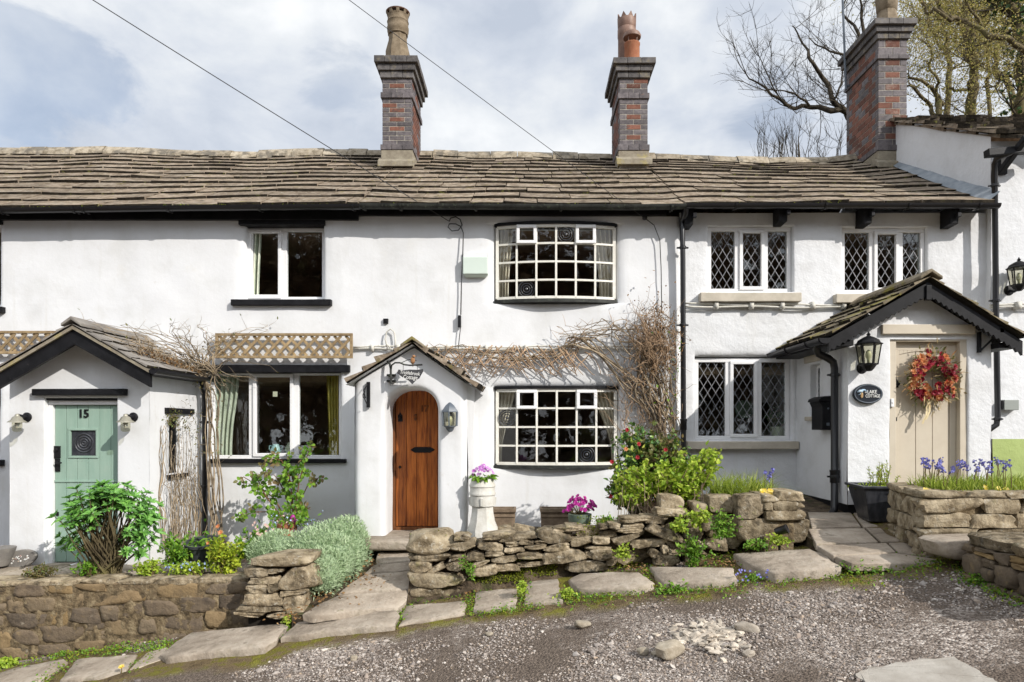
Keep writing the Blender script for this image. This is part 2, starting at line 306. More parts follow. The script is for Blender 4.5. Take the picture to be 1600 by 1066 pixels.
# ------------------------------------------------------------------ mesh building
class MB:
    def __init__(s):
        s.v, s.loops, s.tot, s.mi, s.n = [], [], [], [], 0

    def add(s, verts, faces, m=0):
        v = np.asarray([tuple(p) for p in verts] if not isinstance(verts, np.ndarray) else verts, dtype=np.float64).reshape(-1, 3)
        if isinstance(faces, np.ndarray):
            s.loops.append((faces + s.n).reshape(-1))
            s.tot.append(np.full(len(faces), faces.shape[1]))
            s.mi.append(np.full(len(faces), m))
        else:
            s.loops.append(np.array([i for f in faces for i in f], dtype=np.int64) + s.n)
            s.tot.append(np.array([len(f) for f in faces]))
            s.mi.append(np.full(len(faces), m))
        s.v.append(v)
        s.n += len(v)
        return s

    BF = [(0, 3, 2, 1), (4, 5, 6, 7), (0, 1, 5, 4), (1, 2, 6, 5), (2, 3, 7, 6), (3, 0, 4, 7)]

    def box(s, x0, x1, y0, y1, z0, z1, m=0):
        return s.add([(x0, y0, z0), (x1, y0, z0), (x1, y1, z0), (x0, y1, z0), (x0, y0, z1), (x1, y0, z1), (x1, y1, z1), (x0, y1, z1)], s.BF, m)

    def bar(s, a, b, w, d, up=(0, 0, 1), m=0):
        """A rectangular bar from a to b: w across (perpendicular to up), d along up."""
        a, b = Vector(a), Vector(b)
        t = (b - a).normalized()
        u = Vector(up)
        u = (u - t * u.dot(t)).normalized()
        q = t.cross(u)
        v = []
        for p in (a, b):
            for (i, j) in ((-1, -1), (1, -1), (1, 1), (-1, 1)):
                v.append(p + q * (i * w / 2) + u * (j * d / 2))
        return s.add(v, [(0, 3, 2, 1), (4, 5, 6, 7), (0, 1, 5, 4), (1, 2, 6, 5), (2, 3, 7, 6), (3, 0, 4, 7)], m)

    def prism(s, pts, vec, m=0):
        pts = [Vector(p) for p in pts]
        vec = Vector(vec)
        n = len(pts)
        v = pts + [p + vec for p in pts]
        f = [tuple(range(n)), tuple(reversed(range(n, 2 * n)))] + [(i, i + n, (i + 1) % n + n, (i + 1) % n) for i in range(n)]
        nr = Vector((0, 0, 0))
        for i in range(n):
            nr += pts[i].cross(pts[(i + 1) % n])
        if nr.dot(vec) > 0:
            f = [tuple(reversed(q)) for q in f]
        return s.add(v, f, m)

    def tube(s, pts, rad, n=6, m=0, cap=True):
        pts = [Vector(p) for p in pts]
        k = len(pts)
        if not isinstance(rad, (list, tuple)):
            rad = [rad] * k
        v, f = [], []
        ref = None
        for i, p in enumerate(pts):
            t = (pts[min(i + 1, k - 1)] - pts[max(i - 1, 0)])
            if t.length < 1e-9:
                t = Vector((0, 0, 1))
            t.normalize()
            if ref is None:
                ref = t.orthogonal().normalized()
            ref = ref - t * ref.dot(t)
            if ref.length < 1e-6:
                ref = t.orthogonal()
            ref.normalize()
            q = t.cross(ref)
            for j in range(n):
                a = 2 * math.pi * j / n
                v.append(p + (ref * math.cos(a) + q * math.sin(a)) * rad[i])
        for i in range(k - 1):
            for j in range(n):
                f.append((i * n + j, i * n + (j + 1) % n, (i + 1) * n + (j + 1) % n, (i + 1) * n + j))
        if cap:
            f.append(tuple(reversed(range(n))))
            f.append(tuple(range((k - 1) * n, k * n)))
        return s.add(v, f, m)

    def lathe(s, prof, c, n=20, m=0, axis=(0, 0, 1), rot=0.0):
        """prof: (radius, height) pairs along the axis from the point c."""
        ax = Vector(axis).normalized()
        u = Vector((1, 0, 0)) if abs(ax.z) > 0.9 else ax.orthogonal().normalized()
        w = ax.cross(u)
        c = Vector(c)
        v, f = [], []
        for (r, h) in prof:
            for j in range(n):
                a = 2 * math.pi * j / n + rot
                v.append(c + ax * h + (u * math.cos(a) + w * math.sin(a)) * r)
        for i in range(len(prof) - 1):
            for j in range(n):
                f.append((i * n + j, i * n + (j + 1) % n, (i + 1) * n + (j + 1) % n, (i + 1) * n + j))
        f.append(tuple(reversed(range(n))))
        f.append(tuple(range((len(prof) - 1) * n, len(prof) * n)))
        return s.add(v, f, m)

    def rock(s, c, size, rot=0.0, rough=0.10, sharp=5.0, seed=None, yaw=0.0, m=0, n=4, cuts=0):
        """A weathered block: a rounded box roughened by noise; rot leans it in the wall's face."""
        tv, tf = cube_grid(n)
        p = np.abs(tv) ** sharp
        k = (p.sum(1)) ** (1.0 / sharp)
        v = tv / k[:, None]
        sd = rnd(0, 99) if seed is None else seed
        L = min(size)
        out = np.empty_like(v)
        skx, skz = rnd(-.16, .16), rnd(-.16, .16)
        for i, q in enumerate(v):
            a = noise.noise(Vector(q * 1.1) + Vector((sd, sd * 1.7, 3)))
            b = noise.noise(Vector(q * 2.9) + Vector((sd * 2.1, 5, sd)))
            g = 1 + rough * (a * 1.3 + b * 0.7)
            out[i] = (q[0] * (g + skx * q[2]), q[1] * g, q[2] * (g + skz * q[0]))
        for _ in range(cuts):
            nn = np.array([random.choice((-1, 1)) * rnd(.35, 1), random.choice((-1, 1)) * rnd(.0, .8), random.choice((-1, 1)) * rnd(.35, 1)])
            nn /= np.linalg.norm(nn)
            dd = out @ nn
            lim = dd.max() * rnd(.66, .90)
            out = out - np.maximum(0, dd - lim)[:, None] * nn
        out = out * (np.array(size) / 2)
        cr, sr = math.cos(rot), math.sin(rot)
        x, z = out[:, 0] * cr - out[:, 2] * sr, out[:, 0] * sr + out[:, 2] * cr
        y = out[:, 1]
        cy, sy = math.cos(yaw), math.sin(yaw)
        w = np.stack([x * cy - y * sy, x * sy + y * cy, z], 1) + np.array(tuple(c))
        return s.add(w, tf, m)

    def leaves(s, pos, d, L, W, fold=0.18, droop=0.15, m=0, up=None):
        """Many leaves at once: pos and d are (N,3); L, W numbers or arrays."""
        pos = np.asarray(pos, float).reshape(-1, 3)
        N = len(pos)
        if N == 0:
            return s
        d = np.asarray(d, float).reshape(-1, 3)
        d = d / (np.linalg.norm(d, axis=1, keepdims=True) + 1e-9)
        L = np.broadcast_to(np.asarray(L, float), (N,))[:, None]
        W = np.broadcast_to(np.asarray(W, float), (N,))[:, None]
        u = np.tile(np.array([0, 0, 1.0]), (N, 1)) if up is None else np.asarray(up, float).reshape(-1, 3)
        u = u + RNG.normal(0, 0.55, (N, 3))
        sd = np.cross(d, u)
        sd = sd / (np.linalg.norm(sd, axis=1, keepdims=True) + 1e-9)
        nr = np.cross(sd, d)
        a = pos
        b = pos + d * L * 0.35 - sd * W * 0.5 + nr * W * fold
        c = pos + d * L * 0.35 + sd * W * 0.5 + nr * W * fold
        e = pos + d * L * 0.72 - sd * W * 0.36 + nr * (W * fold * 0.6 - L * droop * 0.4)
        g = pos + d * L * 0.72 + sd * W * 0.36 + nr * (W * fold * 0.6 - L * droop * 0.4)
        mid = pos + d * L * 0.55 - nr * L * droop * 0.1
        t = pos + d * L - nr * L * droop
        v = np.stack([a, b, c, e, g, mid, t], 1).reshape(-1, 3)
        base = (np.arange(N) * 7)[:, None]
        q = np.concatenate([base + np.array([0, 5, 3, 1]), base + np.array([0, 2, 4, 5])])
        tr = np.concatenate([base + np.array([3, 5, 6]), base + np.array([5, 4, 6])])
        n0 = s.n
        s.add(v, q, m)
        s.loops.append((tr + n0).reshape(-1))
        s.tot.append(np.full(len(tr), 3))
        s.mi.append(np.full(len(tr), m))
        return s

    def blade(s, p, h, w, lean, m=0):
        p = Vector(p)
        l = Vector(lean)
        sd = Vector((rnd(-1, 1), rnd(-1, 1), 0)).normalized() * (w / 2)
        a, b, c = p, p + Vector((0, 0, h * .55)) + l * .35, p + Vector((0, 0, h * (1 - .3 * l.length / max(h, .01)))) + l
        return s.add([a - sd, a + sd, b - sd * .8, b + sd * .8, c], [(0, 1, 3, 2), (2, 3, 4)], m)

    def build(s, name, mats, parent=None, at=None, smooth=False, angle=None, bevel=0.0, label=None):
        v = np.concatenate(s.v) if s.v else np.zeros((0, 3))
        me = bpy.data.meshes.new(name)
        if parent is not None:
            off = np.zeros(3)
            q = parent
            while q is not None:
                off += np.array(q.location)
                q = q.parent
        elif at is not None:
            off = np.array(tuple(at), float)
        else:
            lo, hi = v.min(0), v.max(0)
            off = np.array([(lo[0] + hi[0]) / 2, (lo[1] + hi[1]) / 2, lo[2]])
        v = v - off
        loops = np.concatenate(s.loops)
        tot = np.concatenate(s.tot)
        me.vertices.add(len(v))
        me.vertices.foreach_set('co', v.astype(np.float32).reshape(-1))
        me.loops.add(len(loops))
        me.loops.foreach_set('vertex_index', loops.astype(np.int32))
        me.polygons.add(len(tot))
        me.polygons.foreach_set('loop_start', np.concatenate([[0], np.cumsum(tot)[:-1]]).astype(np.int32))
        me.polygons.foreach_set('material_index', np.concatenate(s.mi).astype(np.int32))
        me.polygons.foreach_set('use_smooth', np.full(len(tot), bool(smooth or angle)))
        me.update(calc_edges=True)
        me.validate()
        for m in (mats if isinstance(mats, (list, tuple)) else [mats]):
            me.materials.append(M[m] if isinstance(m, str) else m)
        if angle:
            me.set_sharp_from_angle(angle=R(angle))
        o = bpy.data.objects.new(name, me)
        COL.objects.link(o)
        if parent is not None:
            o.parent = parent
        else:
            o.location = off
        if bevel:
            b = o.modifiers.new('bevel', 'BEVEL')
            b.width = bevel
            b.segments = 2
            b.limit_method = 'ANGLE'
        if label:
            o['label'] = label
        return o


_cg = {}


def cube_grid(n):
    if n in _cg:
        return _cg[n]
    vs, idx, fs = [], {}, []

    def vid(p):
        k = tuple(round(c, 5) for c in p)
        if k not in idx:
            idx[k] = len(vs)
            vs.append(k)
        return idx[k]
    for ax in range(3):
        for sgn in (-1, 1):
            for i in range(n):
                for j in range(n):
                    q = []
                    for (a, b) in ((i, j), (i + 1, j), (i + 1, j + 1), (i, j + 1)):
                        p = [0, 0, 0]
                        p[ax] = sgn
                        p[(ax + 1) % 3] = -1 + 2 * a / n
                        p[(ax + 2) % 3] = -1 + 2 * b / n
                        q.append(vid(p))
                    fs.append(q if sgn > 0 else q[::-1])
    _cg[n] = (np.array(vs, float), np.array(fs))
    return _cg[n]


def thing(name, label, cat, loc, group=None):
    o = bpy.data.objects.new(name, None)
    o.empty_display_size = 0.1
    COL.objects.link(o)
    o.location = loc
    o['label'], o['category'] = label, cat
    if group:
        o['group'] = group
    return o


def tag(o, label, cat, group=None):
    o['label'], o['category'] = label, cat
    if group:
        o['group'] = group
    return o


def kind(o, k, label=None):
    o['kind'] = k
    if label:
        o['label'] = label
    return o


def text(name, body, size, loc, mat, parent, ext=0.004, shear=0.0, align='CENTER', roll=0.0, sx=1.0, bold=0.0, space=1.0):
    cu = bpy.data.curves.new(name, 'FONT')
    cu.body, cu.size, cu.extrude, cu.shear, cu.align_x, cu.align_y = body, size, ext, shear, align, 'CENTER'
    cu.offset = bold
    cu.space_character = space
    cu.resolution_u = 3
    t = bpy.data.objects.new(name, cu)
    COL.objects.link(t)
    dg = bpy.context.evaluated_depsgraph_get()
    me = bpy.data.meshes.new_from_object(t.evaluated_get(dg))
    me.transform(Matrix.Translation(Vector(loc)) @ Matrix.Rotation(roll, 4, 'Y') @ Matrix.Rotation(R(90), 4, 'X') @ Matrix.Diagonal((sx, 1, 1, 1)))
    off = Vector((0, 0, 0))
    q = parent
    while q is not None:
        off += q.location
        q = q.parent
    me.transform(Matrix.Translation(-off))
    me.materials.clear()
    me.materials.append(M[mat])
    bpy.data.objects.remove(t)
    bpy.data.curves.remove(cu)
    me.name = name
    o = bpy.data.objects.new(name, me)
    COL.objects.link(o)
    o.parent = parent
    return o


def breaks(a, b, pts, step):
    ps = sorted({round(p, 5) for p in [a, b] + [q for q in pts if a < q < b]})
    out = []
    for p, q in zip(ps, ps[1:]):
        k = max(1, math.ceil((q - p) / step - 1e-6))
        out += [p + (q - p) * i / k for i in range(k)]
    return out + [ps[-1]]


def lump(x, z, a=1.0, sd=0.0):
    return a * (0.016 * noise.noise(Vector((x * 0.9, z * 0.9, sd))) + 0.009 * noise.noise(Vector((x * 3.1, z * 3.1, 4 + sd))) + 0.003 * noise.noise(Vector((x * 9, z * 9, 8 + sd))))


def wall_sheet(mb, x0, x1, z0, z1, Y, holes=(), step=0.09, amp=1.0, m=0, sd=0.0, flat_ends=False):
    """An uneven rendered wall facing the lane, with rounded reveals at its openings."""
    px, pz = [], []
    for h in holes:
        for k in (0, .12, .3, .6, 1.0):
            px += [h['x0'] - k * h.get('rl', .03), h['x1'] + k * h.get('rr', .03)]
            pz += [h['z0'] - k * h.get('rb', .02), h['z1'] + k * h.get('rt', .03)]
    xs, zs = breaks(x0, x1, px, step), breaks(z0, z1, pz, step)
    idx, v, f = {}, [], []

    def vid(i, j):
        if (i, j) not in idx:
            x, z = xs[i], zs[j]
            y = Y + lump(x, z, amp, sd)
            for h in holes:
                dx = max((h['x0'] - x) / h.get('rl', .03), (x - h['x1']) / h.get('rr', .03), 0)
                dz = max((h['z0'] - z) / h.get('rb', .02), (z - h['z1']) / h.get('rt', .03), 0)
                d = math.hypot(dx, dz)
                if d < 1:
                    y += h.get('r', .03) * (1 - math.sqrt(max(0, 1 - (1 - d) ** 2)))
            idx[(i, j)] = len(v)
            v.append((x, y, z))
        return idx[(i, j)]
    inside = lambda x, z: any(h['x0'] < x < h['x1'] and h['z0'] < z < h['z1'] for h in holes)
    solid = {}
    for i in range(len(xs) - 1):
        for j in range(len(zs) - 1):
            solid[i, j] = not inside((xs[i] + xs[i + 1]) / 2, (zs[j] + zs[j + 1]) / 2)
            if solid[i, j]:
                f.append((vid(i, j), vid(i + 1, j), vid(i + 1, j + 1), vid(i, j + 1)))
    deep = {}

    def did(k, dpt):
        if k not in deep:
            deep[k] = len(v)
            v.append((v[k][0], Y + dpt, v[k][2]))
        return deep[k]
    for (i, j), sol in list(solid.items()):
        if sol:
            continue
        cx, cz = (xs[i] + xs[i + 1]) / 2, (zs[j] + zs[j + 1]) / 2
        dpt = next(h.get('depth', .15) for h in holes if h['x0'] < cx < h['x1'] and h['z0'] < cz < h['z1'])
        for (ni, nj, a, b) in ((i - 1, j, (i, j + 1), (i, j)), (i + 1, j, (i + 1, j), (i + 1, j + 1)), (i, j - 1, (i, j), (i + 1, j)), (i, j + 1, (i + 1, j + 1), (i, j + 1))):
            if solid.get((ni, nj), False):
                p, q = vid(*a), vid(*b)
                f.append((p, q, did(q, dpt), did(p, dpt)))
    return mb.add(v, f, m)


def gable_sheet(mb, xl, xr, z0, xa, za, zl, zr, Y, amp=1.0, m=0, sd=0.0):
    """The triangular top of a porch front: from z0 up to the slopes xl,zl - xa,za - xr,zr."""
    n, k = 26, 10
    v, f = [], []
    for i in range(n + 1):
        x = xl + (xr - xl) * i / n
        top = zl + (za - zl) * (x - xl) / (xa - xl) if x < xa else zr + (za - zr) * (xr - x) / (xr - xa)
        for j in range(k + 1):
            z = z0 + (top - z0) * j / k
            v.append((x, Y + lump(x, z, amp, sd), z))
    for i in range(n):
        for j in range(k):
            a = i * (k + 1) + j
            f.append((a, a + k + 1, a + k + 2, a + 1))
    return mb.add(v, f, m)


def slates(mb, S, x0, x1, tb, lens=(0.3, 0.65), th=0.03, m=0, lift=0.012, jit=0.012, xl=None, xr=None, gap=0.014, me=2):
    """Courses of stone slates on the surface S(x, t), t from eave 0 to ridge 1; tb are the course lines."""
    for i in range(len(tb) - 1):
        t0, t1 = tb[i], min(1.0, tb[i + 1] + 0.35 * (tb[i + 1] - tb[i]))
        tm = (t0 + t1) / 2
        xa0 = xl(t0) if xl else x0
        xb0 = xr(t0) if xr else x1
        x = xa0 - rnd(0, lens[0] * .5)
        while x < xb0:
            w = rnd(*lens) * (1 - 0.35 * i / len(tb))
            a, b = max(x, xa0) + gap / 2, min(x + w, xb0) - gap / 2
            x += w
            if b - a < 0.04:
                continue
            tj = t0 + rnd(-jit, jit) * (0.5 if i == 0 else 1)
            thk = th * rnd(0.8, 1.25)
            lf = rnd(0, lift)
            tilt = rnd(-.006, .006)
            k = max(2, int((b - a) / 0.12))
            up, lo, vb = [], [], []
            n = (S(b, tm) - S(a, tm)).cross(S((a + b) / 2, t1) - S((a + b) / 2, t0)).normalized()
            if n.z < 0:
                n = -n
            for j in range(k + 1):
                xx = a + (b - a) * j / k
                e = tj + rnd(-.35, .35) * jit + (jit * .5 if j in (0, k) else 0) + .011 * noise.noise(Vector((xx * .9, i * 3.3, 2)))
                base = S(xx, e)
                hgt = lf + thk + tilt * (2 * j / k - 1)
                up.append(base + n * hgt)
                lo.append(base + n * (hgt - thk) - (S(xx, e + .01) - base) * 0.35)
                vb.append(S(xx, t1) + n * (0.25 * th))
            kk = k + 1
            f = []
            for j in range(k):
                f.append((j, j + 1, 2 * kk + j + 1, 2 * kk + j))
            f.append((kk, 0, 2 * kk))
            f.append((k, kk + k, 2 * kk + k))
            mb.add(up + lo + vb, f, m)
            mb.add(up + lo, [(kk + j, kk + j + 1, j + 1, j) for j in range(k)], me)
    return mb
# ------------------------------------------------------------------ roofs
YE, YR, TANP = 8.76, 12.14, 0.61           # eave line and ridge line of the long terrace roof
RIDGE_PX = [(-700, 236), (0, 240), (200, 240), (400, 244), (520, 243), (660, 245), (940, 248), (1020, 247), (1100, 250), (1200, 255), (1290, 253), (1350, 246), (1500, 243), (1900, 240)]
EAVE_PX = [(-700, 328), (0, 326), (300, 322), (560, 320), (800, 321), (1050, 322), (1090, 319), (1560, 317), (1900, 316)]


def interp(tab, v):
    for (a, fa), (b, fb) in zip(tab, tab[1:]):
        if v <= b:
            return fa + (fb - fa) * (v - a) / (b - a)
    return tab[-1][1]


def roofS(x, t):
    zr = Z(interp(RIDGE_PX, CX + x * F / YR), YR)
    ze = Z(interp(EAVE_PX, CX + x * F / YE) + 1.5, YE)
    sag = -0.035 * math.sin(math.pi * min(1, max(0, t))) + 0.03 * noise.noise(Vector((x * .8, t * 2.5, 1)))
    return Vector((x, YE + t * (YR - YE), ze + t * (zr - ze) + sag))


def course_lines(n=12, r=0.945):
    w = [r ** i for i in range(n)]
    s = [0]
    for q in w:
        s.append(s[-1] + q / sum(w))
    return s


def main_roof(parent, x0, x1, mat, xr=None):
    u = MB()
    xs = breaks(x0, x1, [], 0.4)
    for a, b in zip(xs, xs[1:]):
        for k in range(6):
            q = [roofS(a, k / 6), roofS(b, k / 6), roofS(b, (k + 1) / 6), roofS(a, (k + 1) / 6)]
            u.add([p - Vector((0, 0, .035)) for p in q], [(0, 1, 2, 3)], 1)
    rear = [(roofS(x, 1), Vector((x, 2 * YR - YE, roofS(x, 0).z))) for x in xs]
    for (a, c), (b, d) in zip(rear, rear[1:]):
        u.add([a, b, d, c], [(0, 1, 2, 3)], 0)
    slates(u, roofS, x0, x1, course_lines(), lens=(0.34, 0.95), th=0.044, m=0, xr=xr, lift=0.005, jit=0.005)
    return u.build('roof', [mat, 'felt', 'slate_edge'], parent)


def ridge_tiles(parent, x0, x1, name='ridge_tile'):
    u = MB()
    x = x0
    while x < x1 - .02:
        w = min(rnd(.42, .62), x1 - x)
        a, b = roofS(x + .006, 1), roofS(x + w - .006, 1)
        lift = rnd(-.012, .016)
        pr = [(-.21, -.13), (-.20, -.05), (-.10, .065), (0, .09), (.10, .065), (.20, -.05), (.21, -.13)]
        va = [a + Vector((0, dy, dz + lift)) for dy, dz in pr]
        vb = [b + Vector((0, dy, dz + lift + rnd(-.008, .008))) for dy, dz in pr]
        n = len(pr)
        u.add(va + vb, [(i, i + n, i + n + 1, i + 1) for i in range(n - 1)] + [tuple(range(n)), tuple(reversed(range(n, 2 * n)))])
        x += w
    return u.build(name, 'ridge', parent, angle=50)


# ------------------------------------------------------------------ windows
def rect_frame(mb, x0, x1, z0, z1, y0, y1, w, m=0, wb=None):
    wb = wb or w
    mb.box(x0, x1, y0, y1, z1 - w, z1, m)
    mb.box(x0, x1, y0, y1, z0, z0 + wb, m)
    mb.box(x0, x0 + w, y0 + .001, y1 - .001, z0 + wb, z1 - w, m)
    mb.box(x1 - w, x1, y0 + .001, y1 - .001, z0 + wb, z1 - w, m)


def diamonds(mb, x0, x1, z0, z1, y, sx, sz, w=0.006):
    """Lead cames in a diamond grid, clipped to the pane."""
    for sgn in (1, -1):
        k = sz / sx * sgn
        c = min(z0 - k * x0, z0 - k * x1) + sz * .35
        while c < max(z1 - k * x0, z1 - k * x1):
            pts = []
            for xx in (x0, x1):
                zz = k * xx + c
                if z0 <= zz <= z1:
                    pts.append((xx, zz))
            for zz in (z0, z1):
                xx = (zz - c) / k
                if x0 < xx < x1:
                    pts.append((xx, zz))
            if len(pts) >= 2:
                pts.sort()
                a, b = pts[0], pts[-1]
                if math.hypot(a[0] - b[0], a[1] - b[1]) > .02:
                    yy = y - (.002 if sgn > 0 else .0045)
                    mb.bar((a[0], yy, a[1]), (b[0], yy, b[1]), w, .005, (0, 1, 0))
            c += sz


def casement_window(par, x0, x1, z0, z1, y, lights, fw, mat='upvc', lead=None, label=None, m_w=None):
    """lights: (xa, xb, opens) in world x; opens adds the casement's own frame."""
    fr = MB()
    rect_frame(fr, x0, x1, z0, z1, y, y + .07, fw)
    gl, ld, cs = MB(), MB(), MB()
    for (xa, xb, op) in lights:
        za, zb = z0 + fw, z1 - fw
        if op:
            rect_frame(cs, xa, xb, za - .018, zb + .018, y - .022, y + .03, .045)
            ga = (xa + .045, xb - .045, za + .027, zb - .027)
        else:
            ga = (xa, xb, za, zb)
        gl.box(ga[0], ga[1], y + .034, y + .040, ga[2], ga[3])
        if lead:
            diamonds(ld, ga[0], ga[1], ga[2], ga[3], y + .032, *lead)
    for l, r in zip(lights, lights[1:]):
        fr.box(l[1], r[0], y + .002, y + .066, z0 + fw, z1 - fw)
    w = fr.build('window', mat, par, bevel=.006, label=label)
    if any(l[2] for l in lights):
        cs.build('casement', mat, w, bevel=.006)
    gl.build('pane', 'glass', w)
    if lead:
        ld.build('lead_lattice', 'came', w)
    return w


def bow_window(par, xa, xb, z0, z1, y, proj, label, eyes, vents, head_arch=0.0):
    """Six by four panes on a curve; eyes are bull's-eye panes, vents the two small opening lights."""
    hw, xc = (xb - xa) / 2, (xa + xb) / 2
    cv = lambda x, o=0.0: y - proj * (1 - ((x - xc) / hw) ** 2) - o
    fr, gl, vts = MB(), MB(), []
    xs = [xa + .028 + (xb - xa - .056) * i / 6 for i in range(7)]
    zs = [z0 + (z1 - z0) * q for q in (0, .245, .50, .755, 1)]
    for i, x in enumerate(xs):
        w = .040 if i in (0, 6) else .026
        fr.box(x - w / 2, x + w / 2, cv(x) - .012, cv(x) + .035, z0, z1)
    for j, z in enumerate(zs):
        h = .040 if j in (0, 4) else .024
        for i in range(6):
            n = 3
            for q in range(n):
                a, b = xs[i] + (xs[i + 1] - xs[i]) * q / n, xs[i] + (xs[i + 1] - xs[i]) * (q + 1) / n
                fr.bar((a, cv(a) + .010, z), (b, cv(b) + .010, z), h, .036, (0, 1, 0))
    for i in range(6):
        for j in range(4):
            a, b = xs[i] + .010, xs[i + 1] - .010
            za, zb = zs[j], zs[j + 1]
            gl.add([(a, cv(a) + .016, za), (b, cv(b) + .016, za), (b, cv(b) + .016, zb), (a, cv(a) + .016, zb)], [(0, 1, 2, 3)])
            if (i, j) in vents:
                ym = min(cv(a), cv(b)) - .030
                vt = MB()
                vts.append(vt)
                rect_frame(vt, a - .012, b + .012, za - .008, zb + .004, ym - .012, ym + .030, .040)
    w = fr.build('window', 'cream_frame', par, label=label)
    gl.build('pane', 'glass', w)
    for vt in vts:
        vt.build('vent_light', 'upvc', w, bevel=.005)
    for (i, j) in eyes:
        e = MB()
        c = Vector(((xs[i] + xs[i + 1]) / 2, 0, (zs[j] + zs[j + 1]) / 2))
        c.y = cv(c.x) + .012
        Rr = (xs[i + 1] - xs[i]) * .40
        for k, rr in enumerate((1.0, .72, .42)):
            pts = [c + Vector((math.cos(q) * Rr * rr, 0, math.sin(q) * Rr * rr)) for q in [2 * math.pi * t / 20 for t in range(21)]]
            e.tube(pts, .008 - .001 * k, 5, cap=False)
        e.lathe([(.004, .006), (.018, .002), (.020, 0)], c + Vector((0, -.008, 0)), 10, axis=(0, -1, 0))
        e.build('bullseye', 'black_glaze', w, smooth=True)
    sh, hd = MB(), MB()
    ux = [xa - .01 + (xb - xa + .02) * i / 14 for i in range(15)]
    cl = lambda x: y - proj * max(0, 1 - ((x - xc) / (hw + .02)) ** 2)
    for a, b in zip(ux, ux[1:]):
        for mb, zl, zh, o in ((sh, z0 - .062, z0 - .018, .03), (hd, z1 + .018, z1 + .055, .03)):
            mb.add([(a, cl(a) - o, zl), (b, cl(b) - o, zl), (b, y + .12, zl), (a, y + .12, zl), (a, cl(a) - o, zh), (b, cl(b) - o, zh), (b, y + .12, zh), (a, y + .12, zh)], MB.BF)
    sh.build('sill', 'old_black', w)
    hd.build('lintel', 'black', w)
    return w


def curtain(name, label, x0, x1, z0, z1, y, mat, gather=0.0, side=1, folds=7, depth=.05):
    """A hanging cloth with folds; gather draws its lower half towards one side."""
    mb = MB()
    n, k = folds * 6, 12
    v, f = [], []
    for j in range(k + 1):
        t = j / k
        g = 1 - gather * math.sin(min(1, t * 1.15) * math.pi / 2) ** 1.5
        for i in range(n + 1):
            u = i / n
            x = x0 + (x1 - x0) * u * g if side > 0 else x1 - (x1 - x0) * (1 - u) * g
            yy = y + depth * math.sin(u * folds * 2 * math.pi) * (.6 + .4 * t) + .01 * noise.noise(Vector((x * 9, t * 4, 2)))
            v.append((x, yy, z1 - (z1 - z0) * t))
    for j in range(k):
        for i in range(n):
            a = j * (n + 1) + i
            f.append((a, a + n + 1, a + n + 2, a + 1))
    mb.add(v, f)
    return tag(mb.build(name, mat, None, smooth=True), label, 'curtain')


# ------------------------------------------------------------------ chimneys
def brick_course(mb, x0, x1, y0, y1, z, h, off, first, mats=(0, 1), quoin=True):
    """One course of a brick stack: front and back faces of two stretchers or half-stretcher-half, sides of long runs."""
    j = .010
    W = x1 - x0
    cuts = [0, .5, 1] if off == 0 else [0, .24, .76, 1]
    for yy, s in ((y0, 1), (y1 - .1, 1)):
        for i, (a, b) in enumerate(zip(cuts, cuts[1:])):
            mid = off == 1 and i == 1
            mm = mats[1] if mid and random.random() < .9 else mats[0]
            if not mid and random.random() < .06:
                mm = mats[1]
            mb.box(x0 + W * a + (j / 2 if a else 0), x0 + W * b - (j / 2 if b < 1 else 0), yy + rnd(-.002, .002), yy + .1, z + j / 2, z + h - j / 2, mm)
    D = y1 - y0 - .2
    n = 4
    for sx in (0, 1):
        xa, xb = (x0, x0 + .1) if sx == 0 else (x1 - .1, x1)
        dx = rnd(-.002, .002)
        y = y0 + .1
        st = D / n
        o = st / 2 if off else 0
        ys = [y0 + .1] + [y0 + .1 + o + st * k for k in range(n + 1) if 0.01 < o + st * k < D - .01] + [y1 - .1]
        for i, (a, b) in enumerate(zip(ys, ys[1:])):
            edge = i in (0, len(ys) - 2) and off == 1
            mb.box(xa + dx, xb + dx, a + j / 2, b - j / 2, z + j / 2, z + h - j / 2, mats[0] if edge or random.random() < .18 else mats[1])


def ring_course(mb, x0, x1, y0, y1, z0, z1, m):
    """A projecting course: a row of bricks all round."""
    j = .005
    n = max(2, round((x1 - x0) / .2))
    for i in range(n):
        a, b = x0 + (x1 - x0) * i / n, x0 + (x1 - x0) * (i + 1) / n
        for ya, yb in ((y0, y0 + .14), (y1 - .14, y1)):
            q = rnd(-.003, .003)
            mb.box(a + j / 2, b - j / 2, ya + q, yb + q, z0 + j / 2, z1 - j / 2, m)
    D = y1 - y0 - .28
    n = max(2, round(D / .2))
    for i in range(n):
        a, b = y0 + .14 + D * i / n, y0 + .14 + D * (i + 1) / n
        for xa, xb in ((x0, x0 + .14), (x1 - .14, x1)):
            q = rnd(-.003, .003)
            mb.box(xa + q, xb + q, a + j / 2, b - j / 2, z0 + j / 2, z1 - j / 2, m)


